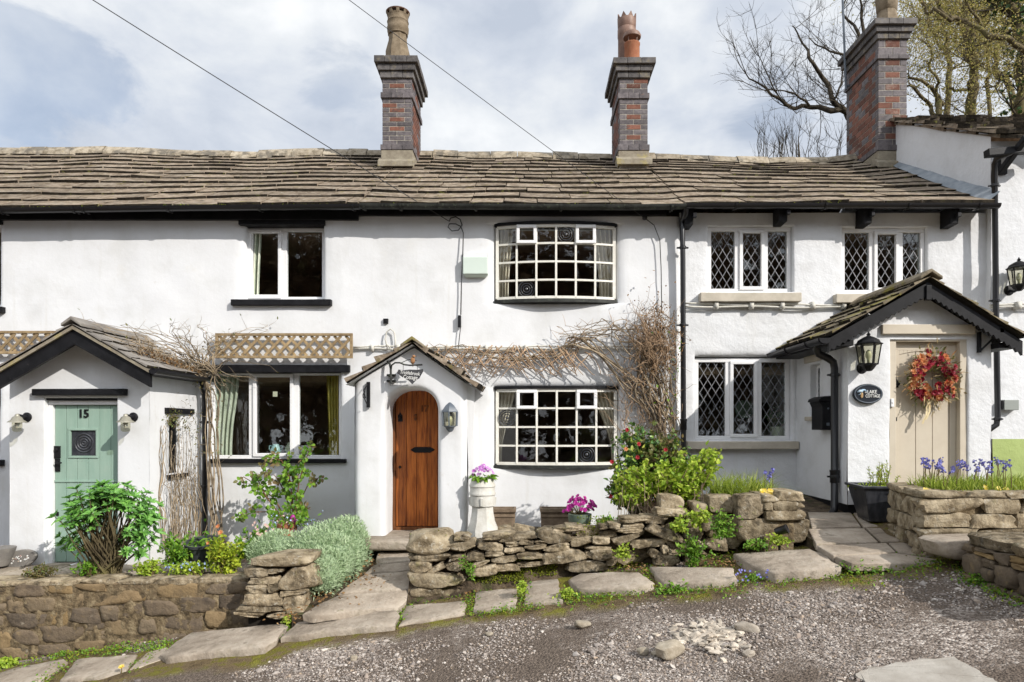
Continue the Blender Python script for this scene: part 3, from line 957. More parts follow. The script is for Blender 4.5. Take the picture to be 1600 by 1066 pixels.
def chimney(par, x0, x1, y0, y1, pys, label, h=.079):
    """pys: picture heights of base, plinth bottom, plinth top, band bottom, band top, corbel bottom, corbel top at the front face."""
    zb, p0, p1, b0, b1, c0, c1 = [Z(q, y0) for q in pys]
    mb = MB()
    mb.box(x0 + .006, x1 - .006, y0 + .006, y1 - .006, zb - .3, c1 - .02, 2)            # core and joints
    ring_course(mb, x0 - .03, x1 + .03, y0 - .03, y1 + .03, p0, p1, 3)
    for lo, hi in ((p1, b0), (b1, c0)):
        n = max(1, round((hi - lo) / h))
        for i in range(n):
            brick_course(mb, x0, x1, y0, y1, lo + (hi - lo) * i / n, (hi - lo) / n, i % 2, 0)
    ring_course(mb, x0 - .028, x1 + .028, y0 - .028, y1 + .028, b0, b1, 3)
    s = (c1 - c0) / 3
    for i, e in enumerate((.035, .07, .115)):
        ring_course(mb, x0 - e, x1 + e, y0 - e, y1 + e, c0 + s * i, c0 + s * (i + 1), 4)
    c = mb.build('chimney', ['brick_blue', 'brick_red', 'mortar', 'brick_blue', 'corbel'], par, bevel=.004, label=label)
    f = MB()
    f.box(x0 - .02, x1 + .02, y0 - .02, y1 + .02, zb - .12, p0 - .002, 0)
    f.prism([(x0 - .06, y0 - .10, zb - .05), (x1 + .06, y0 - .10, zb - .05), (x1 + .06, y0 + .02, zb + .04), (x0 - .06, y0 + .02, zb + .04)], (0, 0, -.09), 0)
    fl = f.build('apron', ['cement'], c, bevel=.01)
    t = MB()
    t.prism([(x0 - .03, y0 - .03, c1), (x1 + .03, y0 - .03, c1), (x1 + .03, y1 + .03, c1), (x0 - .03, y1 + .03, c1)], (0, 0, .02), 0)
    t.rock(((x0 + x1) / 2, (y0 + y1) / 2, c1 + .04), (x1 - x0 - .04, y1 - y0 - .04, .12), sharp=3)
    t.build('flaunching', ['cement'], c)
    return c, c1


# ------------------------------------------------------------------ the cottages
gut_r = 0.058


def gutter(name, label, x0, x1, zf, y, mat, brackets, group=None):
    g = thing(name, label, 'gutter', ((x0 + x1) / 2, y, zf(0)), group)
    mb = MB()
    xs = breaks(x0, x1, [], .8)
    prof = [(math.cos(a) * gut_r, math.sin(a) * gut_r) for a in [math.pi + math.pi * i / 8 for i in range(9)]] + \
           [(math.cos(a) * (gut_r - .008), math.sin(a) * (gut_r - .008)) for a in [2 * math.pi - math.pi * i / 8 for i in range(9)]]
    v, f = [], []
    n = len(prof)
    for x in xs:
        v += [(x, y + dy, zf(x) + dz) for dy, dz in prof]
    for i in range(len(xs) - 1):
        for k in range(n):
            f.append((i * n + k, i * n + (k + 1) % n, (i + 1) * n + (k + 1) % n, (i + 1) * n + k))
    f += [tuple(range(n)), tuple(reversed(range((len(xs) - 1) * n, len(xs) * n)))]
    mb.add(v, f)
    mb.build('channel', mat, g, angle=40)
    for bx in brackets:
        b = MB()
        pts = [(bx, y + math.cos(a) * (gut_r + .006), zf(bx) + math.sin(a) * (gut_r + .006)) for a in [math.pi + math.pi * i / 8 for i in range(9)]]
        for p, q in zip(pts, pts[1:]):
            b.bar(p, q, .03, .008, (Vector(p) + Vector(q)) / 2 - Vector((bx, y, zf(bx))))
        b.box(bx - .015, bx + .015, y + gut_r, y + gut_r + .05, zf(bx) - .05, zf(bx))
        b.build('bracket', mat, g)
    return g


def downpipe(name, label, pts, mat='black_plastic', r=.034, clips=(), collars=()):
    lo = min(pts, key=lambda p: p[2])
    g = thing(name, label, 'drainpipe', lo)
    mb = MB()
    mb.tube(pts, r, 12)
    mb.build('pipe', mat, g, angle=50)
    for c in clips:
        b = MB()
        b.lathe([(r + .008, -.018), (r + .012, -.012), (r + .012, .012), (r + .008, .018)], c, 12)
        b.box(c[0] + .01, c[0] + .075, c[1] + .005, c[1] + .03, c[2] - .010, c[2] + .010)
        b.box(c[0] - .075, c[0] - .01, c[1] + .005, c[1] + .03, c[2] - .010, c[2] + .010)
        b.build('pipe_clip', mat, g)
    for c in collars:
        b = MB()
        b.lathe([(r + .003, -.07), (r + .009, -.065), (r + .009, .05), (r + .013, .055), (r + .013, .075), (r, .08)], c, 12)
        b.build('collar', mat, g, angle=50)
    return g


def fence_room(mb, x0, x1, ya, yb, z0, z1, zmid, m=0):
    """The rest of a cottage's shell: side walls, rear wall, floors and ceiling, so rooms are dark behind the glass."""
    mb.box(x0, x0 + .12, ya, yb, z0, z1, m)
    mb.box(x1 - .12, x1, ya, yb, z0, z1, m)
    mb.box(x0 + .12, x1 - .12, yb - .2, yb, z0, z1, m)
    for z in (z0, zmid, z1 - .1):
        mb.box(x0 + .12, x1 - .12, ya, yb - .2, z, z + .1, m)
    mb.box(x0 + .12, x1 - .12, ya + 3.2, ya + 3.3, z0 + .1, z1 - .1, m)
    return mb


def lintel_part(par, name, x0, x1, y0, y1, z0, z1, mat='black', label=None):
    mb = MB()
    n = max(2, int((x1 - x0) / .15))
    top = [(x0 + (x1 - x0) * i / n, y0, z1 + .004 * noise.noise(Vector((i * .8, x0, 1)))) for i in range(n + 1)]
    bot = [(x1 - (x1 - x0) * i / n, y0, z0 + .004 * noise.noise(Vector((i * .8, x0, 7)))) for i in range(n + 1)]
    mb.prism(top + bot, (0, y1 - y0, 0))
    return mb.build(name, mat, par, bevel=.008, label=label)


xs15, xs17 = X(545, WY), X(1056, WY)
LEFT = -9.4
zt = 2.78
W1 = dict(x0=X(382, WY), x1=X(505, WY), z0=Z(467, WY), z1=Z(350, WY), rl=.16, rr=.05, rt=.02, rb=.02, r=.05, depth=.30)
W2 = dict(x0=X(322, WY), x1=X(532, WY), z0=Z(718, WY), z1=Z(577, WY), rl=.05, rr=.05, rt=.02, rb=.02, r=.03, depth=.26)
W0 = dict(x0=X(-120, WY), x1=X(-1, WY), z0=Z(480, WY), z1=Z(352, WY), rl=.05, rr=.06, rt=.02, rb=.02, r=.04, depth=.28)
W0b = dict(x0=X(-200, WY), x1=X(-2, WY), z0=Z(718, WY), z1=Z(590, WY), rl=.05, rr=.06, rt=.02, rb=.02, r=.03, depth=.28)
W3 = dict(x0=X(773, WY), x1=X(964, WY), z0=Z(473, WY), z1=Z(351, WY), rl=.18, rr=.15, rt=.03, rb=.03, r=.07, depth=.30)
W4 = dict(x0=X(773, WY), x1=X(966, WY), z0=Z(731, WY), z1=Z(605, WY), rl=.16, rr=.15, rt=.09, rb=.03, r=.07, depth=.30)

# --- number 15: white cottage with sage door
c15 = thing('cottage', 'white rendered cottage with sage green door and plain modern casement windows', 'cottage', (-5.5, WY, -1.7), 'cottages in the terrace')
mb = MB()
wall_sheet(mb, LEFT, xs15, -2.5, zt, WY, [W0, W0b, W1, W2])
fence_room(mb, LEFT, xs15 - .004, WY + .32, 15.3, -2.5, zt, .62, 1)
mb.build('wall', ['white', 'room'], c15, angle=60)
rf15 = main_roof(c15, LEFT, X(560, YE), 'slate')
ridge_tiles(rf15, LEFT, X(576, YR))
lintel_part(c15, 'fascia', LEFT, X(560, 8.95), 8.93, 8.985, Z(344, 8.95), Z(326, 8.95))
w1 = casement_window(c15, W1['x0'] + .005, W1['x1'] - .005, W1['z0'], W1['z1'] - .01, WY + .13,
                     [(X(389, 9.15), X(441, 9.15), True), (X(449, 9.15), X(499, 9.15), False)], .05)
lintel_part(w1, 'sill', X(360, 8.93), X(517, 8.93), 8.93, 9.1, Z(477, 8.93), Z(467.5, 8.93), 'black')
lintel_part(w1, 'lintel', X(372, 8.95), X(507, 8.95), 8.95, 9.16, Z(351, 8.95), Z(341.5, 8.95), 'black')
w2 = casement_window(c15, W2['x0'] + .005, W2['x1'] - .005, W2['z0'], W2['z1'] - .02, WY + .12,
                     [(X(331, 9.15), X(390, 9.15), False), (X(397, 9.15), X(460, 9.15), True), (X(468, 9.15), X(526, 9.15), False)], .05)
lintel_part(w2, 'sill', X(326, 8.94), X(540, 8.94), 8.94, 9.1, Z(724, 8.94), Z(717.5, 8.94), 'black')
lintel_part(w2, 'lintel', X(318, 8.95), X(546, 8.95), 8.95, 9.16, Z(582, 8.95), Z(570, 8.95), 'black')
for w in (W0, W0b):
    q = casement_window(c15, w['x0'] + .005, w['x1'] - .005, w['z0'], w['z1'], WY + .12, [(w['x0'] + .06, w['x1'] - .06, False)], .05)
    lintel_part(q, 'sill', w['x0'] - .15, w['x1'] + .09, 8.93, 9.1, w['z0'] - .085, w['z0'] - .004, 'black')
    lintel_part(q, 'lintel', w['x0'] - .1, w['x1'] + .05, 8.95, 9.16, w['z1'] + .005, w['z1'] + .075, 'black')
u = MB()
u.box(-10.2, X(3, 12.4), 11.5, 12.4, 4.2, Z(212, 11.6))
u.box(-10.18, X(0, 12.4), 11.55, 12.35, Z(212, 11.6), Z(205, 11.6))
u.build('chimney', 'white', c15, bevel=.02, label='white painted chimney stack at the edge')

# --- number 17: the middle cottage with the oak door
c17 = thing('cottage', 'white cottage with arched oak door and two bow windows', 'cottage', (-.2, WY, -1.4), 'cottages in the terrace')
mb = MB()
wall_sheet(mb, xs15, xs17, -2.2, zt, WY, [W3, W4])
wall_sheet(mb, xs17, xs17 + .004, -2.2, zt, WY)
n0 = 40
v, f = [], []
for j in range(n0 + 1):
    z = -2.2 + (zt + 2.2) * j / n0
    for k in range(6):
        a = math.pi / 2 * k / 5
        v.append((xs17 + .07 * math.sin(a), WY + lump(xs17, z) + .07 * (1 - math.cos(a)), z))
for j in range(n0):
    for k in range(5):
        a = j * 6 + k
        f.append((a, a + 1, a + 7, a + 6))
mb.add(v, f)
fence_room(mb, xs15 + .004, xs17 - .004, WY + .32, 15.3, -2.2, zt, .62, 1)
mb.build('wall', ['white', 'room'], c17, angle=60)
rf17 = main_roof(c17, X(560, YE) + .006, X(1070, YE), 'slate')
ridge_tiles(rf17, X(576, YR), X(1022, YR))
lintel_part(c17, 'fascia', X(560, 8.95), X(1042, 8.95), 8.93, 8.985, Z(337, 8.95), Z(327, 8.95))
w3 = bow_window(c17, W3['x0'] + .004, W3['x1'] - .004, W3['z0'] + .055, W3['z1'] - .035, WY + .05, .13, 'upper bow window under the eaves', [(1, 0), (3, 3)], [(1, 3), (4, 3)])
w4 = bow_window(c17, W4['x0'] + .004, W4['x1'] - .004, W4['z0'] + .055, W4['z1'] - .045, WY + .05, .14, 'lower bow window beside the porch', [(4, 0), (0, 2)], [(1, 3), (4, 3)])

# --- the right-hand cottage of the terrace, leaded windows and a cream door
cl = thing('cottage', 'white cottage with diamond leaded windows and cream door', 'cottage', (4.1, WY, -1.0), 'cottages in the terrace')
XL1 = 6.115
W5 = dict(x0=X(1108, WY), x1=X(1241, WY), z0=Z(455, WY), z1=Z(352, WY), rl=.03, rr=.03, rt=.02, rb=.02, r=.03, depth=.22)
W6 = dict(x0=X(1319, WY), x1=X(1452, WY), z0=Z(457, WY), z1=Z(354, WY), rl=.03, rr=.03, rt=.02, rb=.02, r=.03, depth=.22)
W7 = dict(x0=X(1088, WY), x1=X(1240, WY), z0=Z(688, WY), z1=Z(556, WY), rl=.04, rr=.03, rt=.08, rb=.03, r=.05, depth=.24)
mb = MB()
wall_sheet(mb, xs17 + .05, XL1, -1.6, zt + .06, WY + .045, [W5, W6, W7], amp=1.25, sd=5)
fence_room(mb, xs17 + .06, XL1 - .004, WY + .32, 15.3, -1.6, zt, .72, 1)
mb.build('wall', ['white_rough', 'room'], cl, angle=60)
XCUT = lambda t: 6.03 + .10 * t
rfl = main_roof(cl, X(1070, YE) + .006, 6.1, 'slate', xr=lambda t: XCUT(t))
ridge_tiles(rfl, X(1022, YR), 5.95)
d = lambda a: X(a, 9.1)
sp = (.108, .178)
w5 = casement_window(cl, W5['x0'] + .004, W5['x1'] - .004, W5['z0'], W5['z1'], WY + .10, [(d(1112), d(1148), False), (d(1155), d(1194), True), (d(1200), d(1237), False)], .052, lead=sp)
w6 = casement_window(cl, W6['x0'] + .004, W6['x1'] - .004, W6['z0'], W6['z1'], WY + .10, [(d(1322), d(1358), False), (d(1365), d(1404), True), (d(1411), d(1447), False)], .052, lead=sp)
w7 = casement_window(cl, W7['x0'] + .004, W7['x1'] - .004, W7['z0'], W7['z1'] - .02, WY + .12, [(d(1093), d(1134), False), (d(1141), d(1184), True), (d(1191), d(1234), False)], .055, lead=sp)
lintel_part(w5, 'sill', X(1095, 8.93), X(1253, 8.93), 8.93, 9.12, Z(471, 8.93), Z(457, 8.93), 'stone_sill')
lintel_part(w6, 'sill', X(1307, 8.93), X(1470, 8.93), 8.93, 9.12, Z(473, 8.93), Z(459, 8.93), 'stone_sill')
lintel_part(w7, 'sill', X(1074, 8.92), X(1249, 8.92), 8.92, 9.12, Z(702, 8.92), Z(690, 8.92), 'stone_sill')
for a, b, c_ in ((1068, 1081, 352), (1214, 1227, 347), (1345, 1358, 350), (1479, 1492, 351)):
    u = MB()
    u.prism([(X(a, 8.9), 8.80, 2.86), (X(a, 8.9), 8.83, Z(c_, 8.86)), (X(a, 8.9), 9.06, Z(c_, 8.86) - .01), (X(a, 8.9), 9.06, 2.86)], (X(b, 8.9) - X(a, 8.9), 0, 0))
    u.box(X(b, 8.8) + .002, X(b, 8.8) + .05, 8.74, 8.80, Z(c_ - 14, 8.8) - .03, Z(c_ - 14, 8.8) + .03)
    u.build('rafter_foot', 'black', cl, bevel=.006)
fl = MB()                                   # lead flashing stepping up the roof against the taller house
for i in range(9):
    t0, t1 = i / 9, (i + 1) / 9 + .015
    a, b = roofS(XCUT(t0) - .10, t0), roofS(XCUT(min(1, t1)) - .10, min(1, t1))
    up = Vector((.012, 0, .035 + .004 * i))
    fl.add([a + up, b + up, b + Vector((.17 + .02 * rnd(0, 1), 0, .18)), a + Vector((.17, 0, .16))], [(0, 1, 2, 3)])
fl.build('flashing', 'lead', cl)

# --- taller house at the right edge
hr = thing('house', 'taller white house at the right edge with pale green painted base', 'house', (7.2, WY, -1.0))
mb = MB()
wall_sheet(mb, XL1, 9.2, Z(686, WY), 3.75, WY - .05, amp=1.2, sd=9)
v, f = [], []
ny = 40
rz = lambda y: 3.735 + (y - 8.75) * .53          # underside of its roof
for i in range(ny + 1):
    y = WY - .05 + (15.2 - WY) * i / ny
    for j in range(31):
        top = min(rz(y), rz(12.2) - (y - 12.2) * .53) if y > 12.2 else rz(y)
        z = -1.6 + (top + 1.6) * j / 30
        v.append((XL1 + lump(y, z, 1.0, 3) - .004, y, z))
for i in range(ny):
    for j in range(30):
        a = i * 31 + j
        f.append((a, a + 1, a + 32, a + 31))
mb.add(v, f)
mb.box(XL1 + .3, 9.2, WY + .2, 15.2, -1.6, 3.7, 1)
mb.build('wall', ['white_rough', 'room'], hr, angle=60)
mb = MB()
wall_sheet(mb, XL1 + .004, 9.2, -1.6, Z(686, WY), WY - .058, amp=1.6, sd=12)
mb.build('painted_plinth', 'green_wall', hr, angle=60)
mb = MB()
hS = lambda x, t: Vector((x, 8.72 + 3.5 * t, 3.73 + 1.80 * t + .03 * noise.noise(Vector((x, t * 3, 5)))))
xe = lambda t: XL1 - .10 - .02 * noise.noise(Vector((t * 9, 2, 1)))
tb = course_lines(11)
slates(mb, hS, XL1 - .1, 9.3, tb, lens=(.3, .8), th=.045, xl=xe, lift=.04, jit=.03)
slates(mb, lambda x, t: hS(x, t) - Vector((0, 0, .05)), XL1 - .06, XL1 + .6, tb, lens=(.3, .5), th=.05, xl=lambda t: XL1 - .04, lift=.02, jit=.03)
mb.add([hS(XL1 - .02, 0), hS(9.3, 0), hS(9.3, 1), hS(XL1 - .02, 1)], [(0, 1, 2, 3)], 1)
mb.add([hS(XL1 - .02, 1), hS(9.3, 1), Vector((9.3, 15.6, 3.75)), Vector((XL1 - .02, 15.6, 3.75))], [(0, 1, 2, 3)], 0)
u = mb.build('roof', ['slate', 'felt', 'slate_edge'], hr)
mb = MB()
mb.bar(P(1541, 243, 8.7), P(1572, 240, 8.72), .05, .05)
mb.bar(P(1561, 272, 8.95), P(1604, 214, 8.5), .07, .07)
mb.bar(P(1565, 238, 8.95), P(1565, 274, 8.95), .09, .10, (0, 1, 0))
mb.bar(P(1541, 240, 8.68), P(1640, 231, 8.68), .11, .09)
mb.build('eave_bracket', 'black', hr, bevel=.006)

# --- chimneys
cy0 = 11.07
k1 = [250, 235, 226.5, 154, 145, 123, 92]
xa, xb = X(597.5, cy0), X(643, cy0)
ch1, top1 = chimney(c17, xa, xb, cy0, cy0 + .98, k1, 'brick chimney with a tall buff clay pot')
mb = MB()
pc = Vector(((xa + xb) / 2 - .04, cy0 + .30, top1))
s_ = lambda p: (P(0, p, cy0 + .3)).z - top1
mb.lathe([(.20, 0), (.205, s_(84)), (.155, s_(66)), (.150, s_(57))], pc, 8, rot=R(22.5))
mb.lathe([(.150, s_(57)), (.165, s_(56)), (.165, s_(53)), (.175, s_(51)), (.180, s_(45)), (.172, s_(43)), (.172, s_(37)), (.180, s_(36)), (.168, s_(33)), (.172, s_(27)), (.178, s_(26)), (.150, s_(24))], pc, 22)
for i in range(9):
    a = 2 * math.pi * i / 9
    mb.bar(pc + Vector((math.cos(a) * .165, math.sin(a) * .165, s_(27))), pc + Vector((math.cos(a) * .18, math.sin(a) * .18, s_(21.5))), .05, .02, (math.cos(a), math.sin(a), 0))
mb.lathe([(.195, s_(21.5)), (.200, s_(20.5)), (.12, s_(19))], pc, 22, 1)
mb.build('chimney_pot', ['buff_pot', 'brown_pot'], ch1, angle=40)
mb = MB()
mb.lathe([(.10, 0), (.10, .10), (.115, .10), (.115, .12)], Vector(((xa + xb) / 2 + .13, cy0 + .62, top1)), 16)
mb.build('chimney_pot', 'terracotta', ch1, angle=40, label='short terracotta pot behind the tall one')

xa, xb = X(968, cy0), X(1012, cy0)
k2 = [247, 236, 226.5, 155, 146, 123, 95]
ch2, top2 = chimney(c17, xa, xb, cy0, cy0 + .98, k2, 'brick chimney with a crowned pot and a terracotta cowl')
mb = MB()
pc = Vector((X(987.5, cy0 + .25), cy0 + .25, top2))
s_ = lambda p: (P(0, p, cy0 + .25)).z - top2
mb.lathe([(.128, 0), (.126, s_(72)), (.133, s_(71)), (.133, s_(69)), (.10, s_(68.6))], pc, 20)
for i in range(4):
    a = R(45 + 90 * i)
    mb.tube([pc + Vector((math.cos(a) * .09, math.sin(a) * .09, s_(74))), pc + Vector((math.cos(a) * .10, math.sin(a) * .10, s_(57)))], .009, 5, 1)
mb.lathe([(.145, s_(60)), (.150, s_(57)), (.13, s_(53)), (.07, s_(51)), (.02, s_(50.5))], pc, 20, 1)
mb.build('chimney_pot', ['terracotta', 'brown_pot'], ch2, angle=40, label='terracotta pot with a cowl')
mb = MB()
pc = Vector((X(980, cy0 + .55), cy0 + .60, top2))
s_ = lambda p: (P(0, p, cy0 + .6)).z - top2
mb.lathe([(.15, 0), (.15, s_(60)), (.158, s_(59)), (.158, s_(48)), (.15, s_(46)), (.155, s_(45)), (.16, s_(34)), (.158, s_(32)), (.135, s_(32))], pc, 20)
for i in range(8):
    a = 2 * math.pi * i / 8 + .3
    a0, a1 = a - .33, a + .33
    c_ = lambda t, r, h: pc + Vector((math.cos(t) * r, math.sin(t) * r, h))
    mb.add([c_(a0, .158, s_(33)), c_(a1, .158, s_(33)), c_(a, .168, s_(25)), c_(a0, .138, s_(33)), c_(a1, .138, s_(33)), c_(a, .148, s_(25))], [(0, 1, 2), (5, 4, 3), (0, 2, 5, 3), (1, 4, 5, 2)])
mb.build('chimney_pot', 'brown_pot', ch2, angle=40, label='brown pot with a crown rim')

y3 = 11.25
xa, xb = X(1372.5, y3), X(1417, y3)
k3 = [252, 236, 227, 93, 86, 62, 34]
ch3, top3 = chimney(cl, xa, xb, y3, y3 + 1.12, k3, 'larger brick chimney against the taller house', .102)
mb = MB()
pc = Vector((X(1388, y3 + .3), y3 + .35, top3))
mb.lathe([(.24, 0), (.24, .06), (.17, .25), (.15, .36), (.16, .37), (.17, .5), (.18, .62), (.17, .75), (.12, .76)], pc, 8, rot=R(22.5))
mb.build('chimney_pot', 'buff_pot', ch3, angle=40)
mb = MB()
mb.tube([P(1322, 140, 12.2), P(1319, 60, 12.2), P(1315, -40, 12.2)], [.022, .02, .018], 6)
mb.bar(P(1322, 135, 12.2), P(1334, 132, 12.2), .03, .03)
tag(mb.build('aerial_pole', 'leadgrey', None), 'thin upright pole fixed to the side of the right-hand chimney', 'pole')

# --- gutters and pipes
gutter('gutter', 'smooth black gutter along the left half of the eaves', LEFT, X(562, 8.7), lambda x: Z(interp(EAVE_PX, CX + x * F / 8.7) + 0, 8.7), 8.72, 'black_plastic', [X(p, 8.7) for p in (2, 115, 130, 262, 405, 551)])
gutter('gutter', 'old mossy black gutter over the bow windows', X(562, 8.7) + .005, X(1072, 8.7), lambda x: Z(interp(EAVE_PX, CX + x * F / 8.7) - 1, 8.7), 8.72, 'old_black', [X(p, 8.7) for p in (568, 625, 743, 877, 1050)])
gutter('gutter', 'black gutter above the diamond leaded windows', X(1072, 8.7) + .005, X(1562, 8.7), lambda x: Z(318.5, 8.7) + .0 * x, 8.72, 'black_plastic', [X(p, 8.7) for p in (1150, 1290, 1420, 1530)])
yp = 8.90
downpipe('drainpipe', 'tall black drainpipe between the bow windows and leaded windows', [P(1072, 326, 8.73), P(1071, 334, 8.75), P(1066, 345, yp), P(1066, 356, yp), P(1067, 400, yp), P(1068, 700, yp), P(1068, 790, yp)],
         clips=[P(1067, 387, yp), P(1067, 508, yp)], collars=[P(1068, 664, yp)])
downpipe('drainpipe', 'black drainpipe with an elbow at its foot on the taller house', [P(1580, 238, 8.66), P(1568, 243, 8.7), P(1557, 247, 8.78), P(1554, 256, 8.84), P(1556, 470, 8.84), P(1559, 650, 8.84), P(1557, 664, 8.84), P(1545, 672, 8.84), P(1530, 676, 8.88)], r=.036,
         clips=[P(1555, 290, 8.84), P(1556, 470, 8.84), P(1559, 655, 8.84)])
downpipe('drainpipe', 'black drainpipe behind the dry creeper beside the sage door porch', [P(314, 590, 8.86), P(319, 612, 8.86), P(320, 700, 8.86), P(320, 850, 8.86)], clips=[P(320, 660, 8.86), P(320, 760, 8.86)])
# ------------------------------------------------------------------ porches and doors
def side_sheet(mb, face, x0, ya, yb, z0, z1, holes=(), m=0, amp=1.0, sd=0.0):
    """A rendered wall running away from the lane; face +1 looks right, -1 looks left. holes give y0,y1,z0,z1."""
    t = MB()
    hs = []
    for h in holes:
        q = dict(h)
        q['x0'], q['x1'] = (h['y0'], h['y1']) if face > 0 else (-h['y1'], -h['y0'])
        hs.append(q)
    if face > 0:
        wall_sheet(t, ya, yb, z0, z1, 0, hs, amp=amp, sd=sd)
    else:
        wall_sheet(t, -yb, -ya, z0, z1, 0, hs, amp=amp, sd=sd)
    for v, l, tt in zip(t.v, t.loops, t.tot):
        w = np.stack([x0 - v[:, 1], v[:, 0], v[:, 2]], 1) if face > 0 else np.stack([x0 + v[:, 1], -v[:, 0], v[:, 2]], 1)
        mb.add(w, l.reshape(-1, 4), m)


def porch_roof(par, sides, y0, y1, apex, th, lens, mat, n, lift=.01, jit=.02, ridge=True, rmat='ridge', rw=.11, under='felt'):
    """sides: eave points (x, z); slates run from the verge y0 back to the wall y1."""
    mb = MB()
    for (ex, ez) in sides:
        def S(y, t, ex=ex, ez=ez):
            return Vector((ex + (apex[0] - ex) * t, y, ez + (apex[1] - ez) * t + .012 * noise.noise(Vector((y * 2, t * 3, ex)))))
        slates(mb, S, y0, y1, course_lines(n, 1.0), lens=lens, th=th, lift=lift, jit=jit)
        mb.add([(ex, y0 + .02, ez - .01), (ex, y1, ez - .01), (apex[0], y1, apex[1] - .01), (apex[0], y0 + .02, apex[1] - .01)], [(0, 1, 2, 3)], 1)
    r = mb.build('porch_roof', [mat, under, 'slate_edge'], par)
    if ridge:
        u = MB()
        y = y0 - .01
        sl = (apex[1] - sides[0][1]) / abs(apex[0] - sides[0][0])
        while y < y1 - .05:
            w = min(rnd(.35, .5), y1 - y)
            z = apex[1] + .05 + rnd(0, .012)
            u.prism([(apex[0] - rw, y, z - rw * sl - .02), (apex[0] - rw, y, z - rw * sl + .015), (apex[0], y, z + .03), (apex[0] + rw, y, z - rw * sl + .015), (apex[0] + rw, y, z - rw * sl - .02), (apex[0], y, z - .01)], (0, w - .008, 0))
            y += w
        u.build('porch_ridge', rmat, r, bevel=.008)
    return r


def verge_board(par, name, pts, w, y0, y1, mat='black', zig=0, label=None):
    """A bargeboard under a slope: pts = top edge end points; zig cuts a saw-tooth lower edge."""
    mb = MB()
    (xa, za), (xb, zb) = pts
    n = max(1, zig * 2)
    top = [(xa, y0, za), (xb, y0, zb)]
    bot = []
    for i in range(n + 1):
        t = i / n
        k = w - (.03 if (zig and i % 2) else 0)
        bot.append((xb + (xa - xb) * t, y0, zb + (za - zb) * t - k))
    if not zig:
        mb.prism(top + bot, (0, y1 - y0, 0))
    else:
        for i in range(n):
            t0, t1 = i / n, (i + 1) / n
            mb.prism([(xb + (xa - xb) * t0, y0, zb + (za - zb) * t0), bot[i], bot[i + 1], (xb + (xa - xb) * t1, y0, zb + (za - zb) * t1)], (0, y1 - y0, 0))
    return mb.build(name, mat, par, label=label)


# --- sage door porch
YP = 7.79
pl, pr, zb15 = X(15, YP), X(234, YP), -1.64
ap15 = (X(113, 7.5), Z(507, 7.5))
el15, er15 = (X(-6, 7.5), Z(577, 7.5)), (X(232, 7.5), Z(575, 7.5))
mb = MB()
dh = dict(x0=X(70, YP), x1=X(183, YP), z0=-1.565, z1=Z(622, YP), depth=.13, rl=.02, rr=.02, rt=.01, rb=.01, r=.01)
wall_sheet(mb, pl, pr, zb15, .60, YP, [dh], amp=.5, sd=20)
gable_sheet(mb, pl, pr, .60, ap15[0], ap15[1] - .12, .60, .60, YP, .5, sd=20)
sw = dict(y0=8.225, y1=8.50, z0=-.56, z1=.13, depth=.12, rl=.02, rr=.02, rt=.02, rb=.02, r=.02)
side_sheet(mb, 1, pr, YP, WY + .02, zb15, .66, [sw], amp=.6, sd=21)
side_sheet(mb, -1, pl, YP, WY + .02, zb15, .66, amp=.6, sd=22)
mb.box(pl + .1, pr - .12, YP + .16, YP + .2, dh['z1'], .6, 1)
mb.build('porch_wall', ['white', 'room'], c15, angle=60)
porch_roof(c15, [el15, er15], 7.48, 8.98, ap15, .022, (.22, .4), 'slate_smooth', 5, lift=.004, jit=.02, rmat='slate_smooth')
for (e, nm) in ((el15, 0), (er15, 1)):
    s = -1 if nm == 0 else 1
    verge_board(c15, 'bargeboard', [(e[0] + s * .0, e[1] - .045), (ap15[0], ap15[1] - .05)], .165, 7.53, 7.575)
    verge_board(c15, 'verge_strip', [(e[0], e[1] - .012), (ap15[0], ap15[1] - .012)], .038, 7.50, 7.528, 'cement')
u = MB()
u.box(pr + .002, er15[0] + .02, 7.58, 8.98, .585, .66)
u.build('soffit', 'black', c15)
u = MB()
u.box(el15[0] - .02, pl - .002, 7.58, 8.98, .585, .66)
u.build('soffit', 'black', c15)
lintel_part(c15, 'door_lintel', X(50, 7.74), X(196, 7.74), 7.73, 7.84, Z(618, 7.74), Z(607.5, 7.74))
u = MB()
zt15 = dh['z1']
u.box(dh['x0'], dh['x1'], YP + .02, YP + .125, zt15 - .025, zt15 + .02, 1)
u.box(dh['x0'], dh['x1'], YP + .06, YP + .13, zt15 - .075, zt15 - .027, 0)
u.box(dh['x0'], dh['x0'] + .045, YP + .06, YP + .13, -1.565, zt15 - .077, 0)
u.build('door_frame', ['upvc', 'black'], c15, bevel=.004)
dx0, dx1, dz0, dz1, dy = dh['x0'] + .048, dh['x1'] - .004, -1.552, zt15 - .08, YP + .10
split = Z(752, dy)
mb = MB()
wx0, wx1, wz0, wz1 = X(111, dy), X(150, dy), Z(712, dy), Z(673, dy)
nb = 6
for i in range(nb):
    a, b = dx0 + (dx1 - dx0) * i / nb + .002, dx0 + (dx1 - dx0) * (i + 1) / nb - .002
    segs = [(dz0, split - .012), (split + .004, dz1)]
    for (za, zb) in segs:
        if zb > wz1 and a < wx1 and b > wx0:
            mb.box(a, b, dy, dy + .03, za, wz0 - .02)
            mb.box(a, b, dy, dy + .03, wz1 + .02, zb)
            if a < wx0 - .01:
                mb.box(a, wx0 - .02, dy + .001, dy + .03, wz0 - .02, wz1 + .02)
            if b > wx1 + .01:
                mb.box(wx1 + .02, b, dy + .001, dy + .03, wz0 - .02, wz1 + .02)
        else:
            mb.box(a, b, dy, dy + .03, za, zb)
mb.box(dx0, dx1, dy + .031, dy + .05, dz0, wz0 - .02)
mb.box(dx0, dx1, dy + .031, dy + .05, wz1 + .02, dz1)
